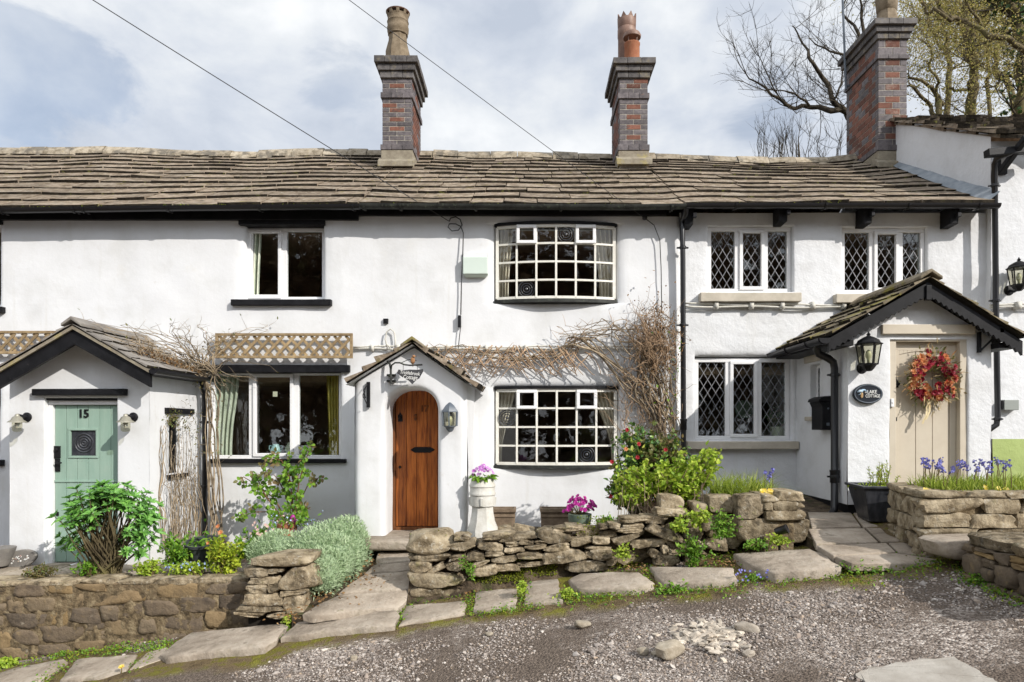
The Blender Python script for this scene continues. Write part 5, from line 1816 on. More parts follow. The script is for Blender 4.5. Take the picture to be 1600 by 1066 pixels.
u.build('heron', 'heron_blue', g, smooth=True)
u = MB()
u.rock(hc(-.073, -.014), (.028, .010, .062), sharp=3)
u.build('perch', 'fl_straw', g)

c = P(32, 873, 7.68)
g = thing('oval_sign', 'grey oval stone plaque painted with white flowers leaning against the porch foot', 'plaque', (c.x, 7.7, -1.6))
u = MB()
ellipse(u, c, .195, .098, 7.66, 7.70, tilt=R(13))
u.build('board', 'plaque_grey', g, bevel=.010)
u = MB()
for i in range(26):
    a = rnd(-.115, .115)
    q = Vector((c.x + a * math.cos(R(13)), 7.655, c.z + a * math.sin(R(13)) + rnd(-.03, .03)))
    k = 5
    rr = rnd(.006, .013)
    u.prism([q + Vector((math.cos(2 * math.pi * j / k + i) * rr, 0, math.sin(2 * math.pi * j / k + i) * rr)) for j in range(k)], (0, .004, 0), 0 if i % 4 else 1)
u.build('painted_flowers', ['white_letter', 'fl_pink'], g)

# wreath on the cream door
c = P(1457, 590, 7.60)
g = thing('wreath', 'autumn wreath of red and orange silk flowers hanging on the cream door', 'wreath', (c.x, 7.62, c.z - .3))
Rw = .195


def ringpt(spread=.075):
    a = rnd(0, 2 * math.pi)
    r = Rw + random.gauss(0, spread * .6)
    return a, Vector((c.x + math.cos(a) * r, 7.62 - abs(random.gauss(0, .035)) - .01, c.z + math.sin(a) * r * 1.02))


def flower(mb, p, r, n, facing, m=0, layers=2):
    f_ = Vector(facing).normalized()
    u_ = f_.orthogonal().normalized()
    w_ = f_.cross(u_)
    for L in range(layers):
        rr = r * (1 - .38 * L)
        for i in range(n):
            a = 2 * math.pi * (i + .5 * L) / n + rnd(-.15, .15)
            a2, a0 = a + math.pi / n * 1.1, a - math.pi / n * 1.1
            up = f_ * (rr * (.25 + .45 * L))
            tip = p + (u_ * math.cos(a) + w_ * math.sin(a)) * rr + up
            l_ = p + (u_ * math.cos(a0) + w_ * math.sin(a0)) * rr * .72 + up * .75
            r_ = p + (u_ * math.cos(a2) + w_ * math.sin(a2)) * rr * .72 + up * .75
            mb.add([p, l_, tip, r_], [(0, 1, 2, 3)], m)


u = MB()
u.tube([c + Vector((math.cos(a) * Rw, .04, math.sin(a) * Rw)) for a in [2 * math.pi * i / 32 for i in range(33)]], .045, 8, cap=False)
u.build('ring', 'twig', g, smooth=True)
u = MB()
for i in range(105):
    a, p = ringpt()
    flower(u, p + Vector((0, -.02, 0)), rnd(.028, .052), 9, (math.cos(a) * .4 + rnd(-.3, .3), -1, math.sin(a) * .4 + rnd(-.3, .3)), 0 if i % 5 < 3 else 1, 3)
for i in range(26):
    a, p = ringpt(.06)
    u.rock(p + Vector((0, -.03, 0)), (.024,) * 3, sharp=2, rough=.05, m=0, n=2)
u.build('blooms', ['fl_wine', 'fl_orange'], g)
u = MB()
pos, dr = [], []
for i in range(700):
    a, p = ringpt(.1)
    pos.append(tuple(p + Vector((0, .02, 0))))
    dr.append((math.cos(a) + rnd(-.9, .9), rnd(-1, .1), math.sin(a) + rnd(-.9, .9)))
k = 440
u.leaves(pos[:k], dr[:k], RNG.uniform(.03, .075, k), .022)
u.leaves(pos[k:], dr[k:], RNG.uniform(.05, .12, 260), .014, m=1)
for i in range(16):
    a = rnd(0, 2 * math.pi)
    p = c + Vector((math.cos(a) * Rw, 0, math.sin(a) * Rw))
    u.tube([p, p + Vector((math.cos(a + .3) * .10, -.05, math.sin(a + .3) * .10)), p + Vector((math.cos(a + .5) * rnd(.13, .2), -.03, math.sin(a + .5) * rnd(.13, .2)))], [.003, .003, .001], 4, 1)
u.build('foliage', ['lf_bronze', 'fl_straw'], g)
u = MB()
for k, o in enumerate((0, .025)):
    a0 = c + Vector((-.04 + o, -.02, -.20))
    pts = [a0 + Vector((-.012 * t + .01 * math.sin(t * 1.7 + k), .004 * math.sin(t * 2), -.045 * t)) for t in range(8 - k)]
    for p, q in zip(pts, pts[1:]):
        u.add([p, p + Vector((.024, .004, 0)), q + Vector((.024, .004, 0)), q], [(0, 1, 2, 3)])
u.build('ribbon', 'ribbon', g)
u = MB()
u.box(X(1566, 8.9), X(1589, 8.9), 8.86, 8.96, Z(641, 8.9), Z(625, 8.9))
u.box(X(1563, 8.9), X(1566, 8.9) - .002, 8.87, 8.95, Z(640, 8.9), Z(626, 8.9), 1)
tag(u.build('junction_box', ['grey_box', 'black'], None, bevel=.006), 'grey plastic box on the taller house wall beside its drainpipe', 'box')


# ------------------------------------------------------------------ trellis panels
def trellis(label, xa, xb, za, zb_, y):
    g = thing('trellis', label, 'trellis', ((xa + xb) / 2, y, za), 'wooden trellis panels on the white wall')
    u = MB()
    w = .034
    rect_frame(u, xa, xb, za, zb_, y - .02, y + .02, w)
    u.build('frame', 'grey_wood', g, bevel=.003)
    s = MB()
    H = zb_ - za - 2 * w
    st = .150
    for sg, yy in ((1, y - .006), (-1, y + .006)):
        x = xa - H
        while x < xb + H:
            p, q = (x, za + w), (x + H * .95, zb_ - w)
            if sg < 0:
                p, q = (x + H * .95, za + w), (x, zb_ - w)
            lo, hi = xa + w, xb - w
            def cut(p, q):
                (x1, z1), (x2, z2) = p, q
                if (x1 < lo and x2 < lo) or (x1 > hi and x2 > hi):
                    return None
                f_ = lambda xx: z1 + (z2 - z1) * (xx - x1) / (x2 - x1)
                a, b = (x1, z1), (x2, z2)
                if a[0] < lo: a = (lo, f_(lo))
                if a[0] > hi: a = (hi, f_(hi))
                if b[0] < lo: b = (lo, f_(lo))
                if b[0] > hi: b = (hi, f_(hi))
                return a, b
            r_ = cut(p, q)
            if r_ and math.hypot(r_[0][0] - r_[1][0], r_[0][1] - r_[1][1]) > .03:
                s.bar((r_[0][0], yy, r_[0][1]), (r_[1][0], yy, r_[1][1]), .036, .010, (0, 1, 0))
            x += st
    s.build('lattice', 'grey_wood', g)


trellis('wooden trellis panel over the wide lower casement window', X(337, 8.9), X(551, 8.9), Z(560, 8.9), Z(521, 8.9), 8.90)
trellis('wooden trellis panel left of the sage door porch roof', X(-120, 8.9), X(92, 8.9), Z(553, 8.9), Z(517, 8.9), 8.92)

# ------------------------------------------------------------------ things seen through the glass
yc = WY + .19
curtain('curtain', 'pale green patterned curtain in the upper plain casement', X(386, 9.3), X(414, 9.3), W1['z0'] - .1, W1['z1'], yc, 'curtain_green', .15, 1, 4)
curtain('curtain', 'pale green curtain at the left of the wide lower casement', X(328, 9.3), X(378, 9.3), W2['z0'] - .1, W2['z1'], yc + .05, 'curtain_green', .25, 1, 6)
curtain('curtain', 'yellow curtain at the right of the wide lower casement', X(512, 9.3), X(531, 9.3), W2['z0'] - .1, W2['z1'], yc + .05, 'curtain_yellow', .2, -1, 4)
curtain('curtain', 'cream curtain at the left of the upper bow window', X(774, 9.3), X(802, 9.3), W3['z0'], W3['z1'], yc, 'curtain_cream', .25, 1, 5)
curtain('curtain', 'cream curtain at the right of the upper bow window', X(925, 9.3), X(966, 9.3), W3['z0'], W3['z1'], yc, 'curtain_cream', .25, -1, 6)
curtain('curtain', 'cream curtain tied back at the left of the lower bow window', X(775, 9.3), X(806, 9.3), W4['z0'], W4['z1'], yc, 'curtain_cream', .7, 1, 5)
curtain('curtain', 'cream curtain tied back at the right of the lower bow window', X(924, 9.3), X(966, 9.3), W4['z0'], W4['z1'], yc, 'curtain_cream', .7, -1, 6)
curtain('blind', 'grey blind edge behind the right light of the left upper leaded window', X(1228, 9.35), X(1240, 9.35), W5['z0'], W5['z1'], WY + .36, 'curtain_cream', .1, -1, 3)
curtain('blind', 'grey blind edge behind the right light of the upper leaded window over the porch', X(1432, 9.35), X(1450, 9.35), W6['z0'], W6['z1'], WY + .36, 'curtain_cream', .1, -1, 3)
zs_ = W2['z0'] + .02
for px, mat, lab, prof, cat in ((430, 'blue_vase', 'small blue two handled jug on the window ledge', [(.05, 0), (.09, .05), (.10, .10), (.07, .15), (.05, .17), (.06, .19)], 'jug'),
                                (456, 'cream_vase', 'round cream vase on the window ledge', [(.06, 0), (.11, .06), (.125, .12), (.10, .17), (.075, .195), (.085, .215)], 'vase')):
    u = MB()
    c = Vector((X(px, 9.27), 9.29, zs_))
    u.lathe([(r_ * .78, h_ * .92) for r_, h_ in prof], c, 20)
    if cat == 'jug':
        for s in (-1, 1):
            u.tube([c + Vector((s * .04, 0, .15)), c + Vector((s * .085, 0, .15)), c + Vector((s * .09, 0, .11)), c + Vector((s * .07, 0, .09))], .009, 6)
    tag(u.build('jug' if cat == 'jug' else 'vase', mat, None, smooth=True), lab, cat)
u = MB()
u.box(X(427, 9.17), X(434, 9.17), 9.155, 9.158, Z(620, 9.17), Z(612, 9.17))
tag(u.build('note', 'paper', None), 'small pale square note stuck in the middle casement', 'note')
c = Vector((X(1163, 9.6), 9.6, Z(640, 9.6)))
u = MB()
ellipse(u, c, .13, .13, 9.58, 9.61)
tag(u.build('round_picture', 'green_pot', None), 'round green picture inside behind the lower leaded window', 'picture')
u = MB()
c = Vector((X(1216, 9.3), 9.33, W7['z0'] + .03))
u.lathe([(.06, 0), (.085, .02), (.10, .14), (.105, .15)], c, 16)
pos = RNG.normal(0, .07, (150, 3)) * np.array([1.1, .5, .9]) + np.array(tuple(c + Vector((0, 0, .24))))
u.leaves(pos, RNG.normal(0, 1, (150, 3)), .07, .03, m=1)
o = thing('pot_plant', 'leafy pot plant on the ledge inside the lower leaded window', 'plant', tuple(c))
u.build('plant', ['cream_vase', 'lf_ivy'], o)
# ------------------------------------------------------------------ ground
SLABS = []                                 # (pixel outline, plane, thickness, label)
def S_(label, pts, plane=LANE, lift=.035, th=.07): SLABS.append((label, pts, plane, lift, th))


S_('long flagstone at the bottom left corner of the lane edge', [(-60, 1075), (0, 1050), (22, 1043), (103, 1029), (107, 1033), (52, 1072)])
S_('flagstone beside the yellow dandelion', [(94, 1062), (106, 1045), (121, 1029), (215, 1022), (198, 1047), (163, 1058)])
S_('small tapering flagstone right of the dandelion', [(202, 1046), (231, 1019), (262, 1012), (252, 1030), (218, 1043)])
S_('large raised flagstone with a thick broken front edge below the left wall', [(250, 1021), (272, 1004), (297, 988), (370, 981), (445, 974), (448, 977), (431, 998), (415, 1010), (345, 1016), (260, 1028)], lift=.08, th=.09)
S_('long narrow flagstone in front of the path entrance', [(437, 996), (450, 985), (465, 969), (540, 960), (622, 953), (624, 959), (618, 976), (530, 985)], lift=.07)
S_('flagstone below the left end of the dry stone wall', [(625, 976), (628, 956), (632, 947), (680, 942), (728, 938), (727, 957), (690, 966)])
S_('squarish flagstone left of the squarest one along the wall', [(740, 955), (741, 936), (745, 924), (809, 919), (807, 947), (770, 952)])
S_('squarest flagstone under the middle of the dry stone wall', [(819, 943), (820, 925), (823, 907), (873, 904), (878, 938)])
S_('broad flagstone with a flaking layered front edge', [(888, 905), (905, 896), (950, 894), (1000, 893), (1022, 910), (1010, 915), (950, 921), (905, 920)], lift=.07, th=.09)
S_('flagstone behind the lime green ground plant', [(1017, 885), (1080, 886), (1145, 887), (1152, 905), (1100, 910), (1036, 913), (1026, 900)], lift=.07)
S_('large thick raised slab at the end of the dry stone wall', [(1146, 865), (1200, 861), (1267, 857), (1292, 868), (1314, 884), (1262, 891), (1210, 895), (1178, 886)], lift=.10, th=.11)
S_('lowest flagstone of the path to the oak door', [(472, 958), (500, 943), (529, 930), (585, 926), (637, 922), (636, 936), (622, 948), (550, 955), (488, 962)], PATH, .02)
S_('second flagstone of the path, half in shadow', [(529, 927), (548, 911), (567, 899), (610, 894), (645, 891), (645, 919), (590, 923)], PATH, .02)
S_('third flagstone of the path beside the silver hedge', [(568, 896), (585, 882), (646, 878), (646, 889), (600, 893)], PATH, .02)
S_('topmost flagstone of the path below the door step', [(587, 880), (590, 863), (652, 860), (650, 876)], PATH, .02)
poly3 = []
for lab, pts, pl_, lift, th in SLABS:
    q = [on_plane(a, b, pl_[0] + lift, pl_[1], pl_[2]) for a, b in pts]
    poly3.append(q)
    # roughened outline
    out = []
    for i, p in enumerate(q):
        r_ = q[(i + 1) % len(q)]
        k = max(2, int((r_ - p).length / .05))
        for j in range(k):
            o = p + (r_ - p) * (j / k)
            e = noise.noise(Vector((o.x * 7, o.y * 7, 3)))
            out.append(o + Vector((e, noise.noise(Vector((o.x * 7, o.y * 7, 9))), 0)) * .022)
    c = sum(out, Vector()) / len(out)
    v = [c] + [c + (p - c) * .55 + Vector((0, 0, .008 * noise.noise(p * 3))) for p in out] + [c + (p - c) * .96 + Vector((0, 0, .007 * noise.noise(p * 4))) for p in out] + [p - Vector((0, 0, .014 + .01 * noise.noise(p * 9))) for p in out] + [c + (p - c) * .985 - Vector((0, 0, th + .02 * noise.noise(p * 6))) for p in out]
    n = len(out)
    f = [(0, 1 + i, 1 + (i + 1) % n) for i in range(n)]
    for L in range(3):
        f += [(1 + L * n + i, 1 + (L + 1) * n + i, 1 + (L + 1) * n + (i + 1) % n, 1 + L * n + (i + 1) % n) for i in range(n)]
    mb = MB().add(v, f)
    tag(mb.build('flagstone', 'flag', None, angle=55), lab, 'flagstone', 'flagstones along the lane and path')


def d_poly(x, y, q):
    """Distance in plan from a point to a polygon (0 inside)."""
    ins, best = False, 9
    n = len(q)
    for i in range(n):
        a, b = q[i], q[(i + 1) % n]
        if (a.y > y) != (b.y > y) and x < (b.x - a.x) * (y - a.y) / (b.y - a.y) + a.x:
            ins = not ins
        dx, dy = b.x - a.x, b.y - a.y
        t = max(0, min(1, ((x - a.x) * dx + (y - a.y) * dy) / (dx * dx + dy * dy + 1e-9)))
        best = min(best, math.hypot(x - a.x - t * dx, y - a.y - t * dy))
    return 0 if ins else best


strip = poly3[:11]


def soil_mask(x, y):
    """1 on the mossy earth between and just in front of the flagstones, 0 out on the gravel."""
    d_ = min(d_poly(x, y, q) for q in strip) if -6.5 < x < 3 and 4.5 < y < 7.3 else 9
    m_ = 1 - max(0, min(1, (d_ - .15 - .16 * noise.noise(Vector((x * 2.3, y * 2.3, 0)))) / .13))
    yy = 5.75 - 0.35 * max(0, x - 2.4) + .2 * noise.noise(Vector((x * 1.7, y, 4)))
    if x > 1.6:
        m_ = max(m_, max(0, min(1, (y - yy) / .25)))
    return m_


xs = breaks(-8.2, 6.2, [], .075)
ys_ = breaks(3.0, 7.6, [], .075)
v, f, mk = [], [], []
for y in ys_:
    for x in xs:
        h = .018 * noise.noise(Vector((x * 1.1, y * 1.1, 0))) + .010 * noise.noise(Vector((x * 4, y * 4, 3))) + .004 * noise.noise(Vector((x * 12, y * 12, 3)))
        s_m = soil_mask(x, y)
        v.append((x, y, lane_z(x, y) + h + .012 * s_m))
        mk.append(s_m)
n = len(xs)
for j in range(len(ys_) - 1):
    for i in range(n - 1):
        a = j * n + i
        f.append((a, a + 1, a + n + 1, a + n))
mg, nt, bs = new_mat('lane_gravel')
tc = nd(nt, 'ShaderNodeTexCoord')
vec = tc.outputs['Object']
at = nd(nt, 'ShaderNodeAttribute', attribute_name='earth')
vo = nd(nt, 'ShaderNodeTexVoronoi', i_Scale=62.0)
nt.links.new(vec, vo.inputs['Vector'])
vcol = ramp(nt, [(0, (0.065, 0.052, 0.044)), (.25, (0.175, 0.144, 0.122)), (.55, (0.33, 0.277, 0.238)), (.85, (0.49, 0.43, 0.38)), (1, (0.66, 0.60, 0.54))], None)
sep = nd(nt, 'ShaderNodeSeparateColor')
nt.links.new(vo.outputs['Color'], sep.inputs[0])
nt.links.new(sep.outputs[0], vcol.inputs[0])
big = noise_out(nt, vec, 0.75, 6, .7)
mud = ramp(nt, [(.42, (0, 0, 0)), (.52, (1, 1, 1))], big)
fine = noise_out(nt, vec, 60, 4, .7)
mudc = ramp(nt, [(.34, (0.062, 0.048, 0.039)), (.64, (0.225, 0.18, 0.145))], fine)
g1 = mixc(nt, vcol.outputs[0], mudc.outputs[0], mud.outputs[0])
en = noise_out(nt, vec, 5, 5, .7)
ec = ramp(nt, [(.32, (0.085, 0.060, 0.034)), (.50, (0.17, 0.125, 0.068)), (.57, (0.15, 0.135, 0.025)), (.70, (0.22, 0.21, 0.035))], en)
g2 = mixc(nt, g1, ec.outputs[0], at.outputs['Fac'])
nt.links.new(g2, bs.inputs['Base Color'])
bs.inputs['Roughness'].default_value = .95
bs.inputs['Specular IOR Level'].default_value = .15
b1 = nd(nt, 'ShaderNodeBump', i_Strength=.8, i_Distance=.02)
nt.links.new(vo.outputs['Distance'], b1.inputs['Height'])
b1.invert = True
b2 = nd(nt, 'ShaderNodeBump', i_Strength=.7, i_Distance=.02)
nt.links.new(noise_out(nt, vec, 34, 5, .7), b2.inputs['Height'])
nt.links.new(b1.outputs[0], b2.inputs['Normal'])
nt.links.new(b2.outputs[0], bs.inputs['Normal'])
M['lane'] = mg
lane = MB().add(v, np.array(f)).build('lane', 'lane', None, at=(0, 0, 0), smooth=True)
kind(lane, 'structure')
a_ = lane.data.attributes.new('earth', 'FLOAT', 'POINT')
a_.data.foreach_set('value', np.array(mk, dtype=np.float32))

v, f = [], []
xs2, ys2 = breaks(-16, 14, [], .5), breaks(-9, 3.0, [], .5)
for y in ys2:
    for x in xs2:
        v.append((x, y, lane_z(x, y) + .018 * noise.noise(Vector((x * 1.1, y * 1.1, 0)))))
n = len(xs2)
for j in range(len(ys2) - 1):
    for i in range(n - 1):
        a = j * n + i
        f.append((a, a + 1, a + n + 1, a + n))
kind(MB().add(v, f).build('lane', 'lane', None, at=(0, 0, 0), smooth=True), 'structure')
v, f = [], []
gx_ = [-90, -60, -40, -25, -16, -10, -8, -6, -4, -2, 0, 2, 4, 6, 8, 12, 18, 28, 45, 90]
gy_ = [-60, -40, -25, -15, -8, -4, 0, 2, 4, 6, 8, 10, 14, 20, 30, 50, 90]
for y in gy_:
    for x in gx_:
        v.append((x, y, lane_z(x, y) - .14 + (0 if y < 14 else .05 * (y - 14))))
n = len(gx_)
for j in range(len(gy_) - 1):
    for i in range(n - 1):
        a = j * n + i
        f.append((a, a + 1, a + n + 1, a + n))
kind(MB().add(v, f).build('ground', 'soil', None, at=(0, 0, 0)), 'structure')


def bed(name, x0, x1, y0, y1, zf, mat='soil', step=.09, amp=.03):
    xs, ys = breaks(x0, x1, [], step), breaks(y0, y1, [], step)
    v = [(x, y, zf(x, y) + amp * noise.noise(Vector((x * 2.5, y * 2.5, 1))) + amp * .4 * noise.noise(Vector((x * 8, y * 8, 1)))) for y in ys for x in xs]
    n = len(xs)
    f = [(j * n + i, j * n + i + 1, (j + 1) * n + i + 1, (j + 1) * n + i) for j in range(len(ys) - 1) for i in range(n - 1)]
    # skirts down to the lane
    mb = MB().add(v, f)
    mb.add([(x0, y0, zf(x0, y0)), (x1, y0, zf(x1, y0)), (x1, y0, -2.7), (x0, y0, -2.7)], [(0, 1, 2, 3)])
    mb.add([(x0, y0, zf(x0, y0)), (x0, y1, zf(x0, y1)), (x0, y1, -2.7), (x0, y0, -2.7)], [(0, 1, 2, 3)])
    mb.add([(x1, y0, zf(x1, y0)), (x1, y1, zf(x1, y1)), (x1, y1, -2.7), (x1, y0, -2.7)], [(0, 1, 2, 3)])
    return kind(mb.build(name, mat, None, at=(0, 0, 0), smooth=True), 'structure')


pathz = lambda x, y: PATH[0] + PATH[2] * y
bed('garden_bed', -9.4, -2.15, 6.88, 9.03, lambda x, y: -1.60 + .03 * max(0, x + 4))
bed('path', -2.2, -.95, 6.45, 8.2, lambda x, y: min(-1.30, pathz(x, y)) - .07, amp=.02)
bed('garden_bed', -1.05, 1.75, 6.92, 9.03, lambda x, y: -1.29 + .20 * max(0, min(1, (x - .8) / 1)))
bed('garden_bed', 1.7, 2.66, 6.86, 9.05, lambda x, y: -.86 if y < 8.7 else -.90)
u = MB()
for i in range(7):                       # paving before the sage door
    a, b = X(-60 + 62 * i, 7.3), X(-60 + 62 * (i + 1), 7.3)
    u.prism([(a + .01, 7.05 + rnd(-.03, .03), -1.575), (b - .01, 7.05 + rnd(-.03, .03), -1.575), (b - .01, 7.90, -1.562), (a + .01, 7.90, -1.562)], (0, 0, -.07))
kind(u.build('paving', 'flag', None, bevel=.012), 'structure')
tag(MB().rock((X(612, 7.72), 7.72, -1.305), (.78, .42, .12), rough=.05, sharp=7, n=6).build('door_step', 'flag', None, smooth=True), 'worn stone step in front of the oak door', 'step')
# sloping paving before the cream door
u = MB()
lz = lambda y: LAKE[0] + LAKE[2] * y
for pts in ([(1262, 800), (1330, 801), (1345, 822), (1268, 824)], [(1333, 801), (1400, 803), (1420, 822), (1349, 823)], [(1262, 826), (1350, 825), (1372, 846), (1275, 850)],
            [(1353, 825), (1402, 824), (1440, 844), (1377, 846)], [(1276, 852), (1385, 848), (1400, 862), (1302, 868)], [(1388, 848), (1446, 846), (1492, 874), (1404, 863)],
            [(1304, 869), (1400, 864), (1480, 876), (1470, 880), (1330, 880)], [(1400, 804), (1500, 804), (1500, 822), (1424, 822)]):
    q = [on_plane(a, b, LAKE[0] - .018 + .006 * random.random(), 0, LAKE[2]) for a, b in pts]
    c = sum(q, Vector()) / len(q)
    q = [c + (p - c) * .996 for p in q]
    u.prism(q, (0, 0, -.07))
kind(u.build('paving', 'flag', None, bevel=.01), 'structure')
bed('terrace_bed', 2.75, 6.1, 5.75, 9.03, lambda x, y: lz(y) - .036, amp=.008)

# ------------------------------------------------------------------ pebbles on the lane
ico_v = np.array([(0, 0, 1), (.894, 0, .447), (.276, .851, .447), (-.724, .526, .447), (-.724, -.526, .447), (.276, -.851, .447), (.724, .526, -.447), (-.276, .851, -.447), (-.894, 0, -.447), (-.276, -.851, -.447), (.724, -.526, -.447), (0, 0, -1)])
ico_f = np.array([(0, 1, 2), (0, 2, 3), (0, 3, 4), (0, 4, 5), (0, 5, 1), (1, 6, 2), (2, 7, 3), (3, 8, 4), (4, 9, 5), (5, 10, 1), (6, 7, 2), (7, 8, 3), (8, 9, 4), (9, 10, 5), (10, 6, 1), (11, 7, 6), (11, 8, 7), (11, 9, 8), (11, 10, 9), (11, 6, 10)])


def pebbles(mb, pos, size, m=0, flat=.6):
    N = len(pos)
    v = np.repeat(ico_v[None], N, 0) * (1 + RNG.normal(0, .16, (N, 12, 1)))
    sc_ = size[:, None] * np.stack([RNG.uniform(.7, 1.3, N), RNG.uniform(.6, 1.1, N), RNG.uniform(.35, 1, N) * flat * 1.3], 1)
    v = v * sc_[:, None, :]
    t = RNG.normal(0, .35, N)
    v = np.stack([v[..., 0] * np.cos(t)[:, None] - v[..., 2] * np.sin(t)[:, None], v[..., 1], v[..., 0] * np.sin(t)[:, None] + v[..., 2] * np.cos(t)[:, None]], -1)
    a = RNG.uniform(0, 6.28, N)
    v = np.stack([v[..., 0] * np.cos(a)[:, None] - v[..., 1] * np.sin(a)[:, None], v[..., 0] * np.sin(a)[:, None] + v[..., 1] * np.cos(a)[:, None], v[..., 2]], -1)
    v = v + np.asarray(pos)[:, None, :]
    fs = (ico_f[None] + (np.arange(N) * 12)[:, None, None]).reshape(-1, 3)
    mb.add(v.reshape(-1, 3), fs, m)


pos, size = [], []
while len(pos) < 42000:
    y = rnd(3.3, 7.3)
    x = rnd(-.8, .76) * y
    if x > 5.5 or x < -6:
        continue
    s_m = soil_mask(x, y) if random.random() < 1 else 0
    if random.random() < s_m * .93:
        continue
    dens = noise.noise(Vector((x * .9, y * .9, 7))) + .5 * noise.noise(Vector((x * 2.6, y * 2.6, 2)))
    if random.random() > .42 + 1.7 * dens:
        continue
    h = .018 * noise.noise(Vector((x * 1.1, y * 1.1, 0))) + .010 * noise.noise(Vector((x * 4, y * 4, 3)))
    pos.append((x, y, lane_z(x, y) + h + .002))
    q = random.random()
    size.append(rnd(.004, .010) if q < .86 else (rnd(.009, .016) if q < .988 else rnd(.016, .034)))
mb = MB()
pebbles(mb, np.array(pos), np.array(size))
kind(mb.build('gravel', 'pebble', None, at=(0, 0, -1.6)), 'stuff', 'loose grey gravel scattered over the muddy lane')


def onlane(px, py, lift=0.0):
    return on_plane(px, py, LANE[0] + lift, LANE[1], LANE[2])


def loose(label, px, py, size, mat='rock', rough=.16, sharp=3.2):
    p = onlane(px, py, size[2] * .35)
    tag(MB().rock(p, size, rnd(-.2, .2), rough, sharp, yaw=rnd(0, 3), n=6, cuts=4).build('stone', mat, None, angle=40), label, 'stone', 'loose stones on the lane')


p0_ = lambda s: s
loose('large pale lumpy stone on the lane left of the rubble heap', 1047, 1016, (.20, .14, .13))
loose('small brown stone left of the large pale lumpy stone', 1004, 1019, (.075, .065, .06))
loose('thin pale chip between the brown stone and the large lumpy stone', 1026, 1021, (.075, .05, .03))
loose('whitish broken stone at the right of the rubble heap', 1168, 981, (.17, .10, .075), 'chalk')
loose('small white stone right and below the rubble heap', 1170, 1021, (.085, .06, .045), 'chalk')
loose('flat grey stone on the gravel under the broad flaking flagstone', 911, 976, (.13, .08, .06))
loose('round tan stone low on the gravel', 553, 1029, (.06, .055, .05))
loose('brown pebble above the tan stone', 764, 991, (.075, .05, .035))
mb = MB()
for i in range(120):
    a, b = random.gauss(0, 1), random.gauss(0, 1)
    q = onlane(1106 + 27 * a, 992 + 11 * b, .006 + max(0, .035 - .02 * (abs(a) + abs(b))) * random.random())
    mb.rock(q, (rnd(.03, .11), rnd(.03, .07), rnd(.012, .034)), rnd(-.5, .5), .2, 8, yaw=rnd(0, 3), n=3, cuts=4)
tag(mb.build('rubble_heap', 'chalk', None), 'heap of pale broken plaster and stone on the lane', 'rubble')
q = [onlane(a, b, .012) for a, b in ((1338, 1052), (1352, 1044), (1380, 1040), (1420, 1034), (1455, 1030), (1488, 1024), (1510, 1036), (1530, 1048), (1556, 1060), (1590, 1082), (1500, 1120), (1380, 1110), (1348, 1070))]
out = []
for i, p in enumerate(q):
    r_ = q[(i + 1) % len(q)]
    for j in range(10):
        o = p + (r_ - p) * (j / 10)
        out.append(o + Vector((noise.noise(o * 9), noise.noise(o * 9 + Vector((5, 0, 0))), 0)) * .05 + Vector((noise.noise(o * 40), noise.noise(o * 40 + Vector((5, 0, 0))), 0)) * .015)
kind(MB().prism(out, (0, 0, -.05)).build('road_patch', 'concrete', None), 'structure')

# ------------------------------------------------------------------ garden walls
def rubble_face(mb, pa, pb, zb_, zt_, hs=(.07, .17), ls=(.12, .36), depth=.14, m=0, proud=.03, rough=.10, cuts=2, sharp=(7, 14)):
    """Random coursed rubble between two plan points; zb_, zt_ are functions of 0..1 along the face."""
    pa, pb = Vector(pa), Vector(pb)
    L = (pb - pa).length
    d_ = (pb - pa).normalized()
    yaw = math.atan2(d_.y, d_.x)
    nrm = Vector((d_.y, -d_.x, 0))
    z, row = 0.0, 0
    H = max(zt_(0) - zb_(0), zt_(1) - zb_(1))
    while z < H - .02:
        h = min(rnd(*hs), H - z)
        s_ = -rnd(0, ls[0])
        while s_ < L:
            l = rnd(*ls) * (1.2 if h > .12 else 1)
            a, b = max(0, s_), min(L, s_ + l)
            s_ += l
            if b - a < .04:
                continue
            t = (a + b) / 2 / L
            top = zt_(t)
            zz0, zz1 = zb_(t) + z, zb_(t) + z + h
            zz1 = min(zz1, top)
            if zz1 - zz0 < .03:
                continue
            if h > .11 and b - a < .26 and random.random() < .35:
                zc = zz0 + (zz1 - zz0) * rnd(.4, .6)
                parts = [(zz0, zc), (zc, zz1)]
            else:
                parts = [(zz0, zz1)]
            for (q0, q1) in parts:
                c = pa + d_ * ((a + b) / 2) - nrm * (depth / 2 - proud - rnd(-.012, .012))
                c.z = (q0 + q1) / 2
                mb.rock(c, ((b - a) * rnd(.93, 1.0), depth, (q1 - q0) * rnd(.92, 1.0)), rnd(-.05, .05), rough, rnd(*sharp), yaw=yaw, m=m, cuts=cuts, n=5)
        z += h
        row += 1


# left mortared wall
lw = thing('garden_wall', 'low mortared rubble wall with flat coping below the sage door garden', 'wall', (-4.3, 6.75, -2.4))
mb = MB()
x0, x1 = -9.2, X(392, 6.75)
tops = lambda t: -1.60 + .075 * t
bots = lambda t: -2.85 + .62 * t
rubble_face(mb, (x0, 6.75, 0), (x1, 6.75, 0), bots, tops, proud=.004, hs=(.07, .20), ls=(.12, .42), rough=.12)
core = [(x0, 6.762, tops(0) - .01), (x1, 6.762, tops(1) - .01), (x1, 6.762, -2.9), (x0, 6.762, -2.9)]
n = 260
v, f = [], []
for i in range(n + 1):
    for j in range(41):
        t = i / n
        z = -2.9 + (tops(t) - .005 + 2.9) * j / 40
        v.append((x0 + (x1 - x0) * t, 6.752 + .022 * noise.noise(Vector((i * .35, z * 6, 1))) + .008 * noise.noise(Vector((i * 1.3, z * 20, 4))), z))
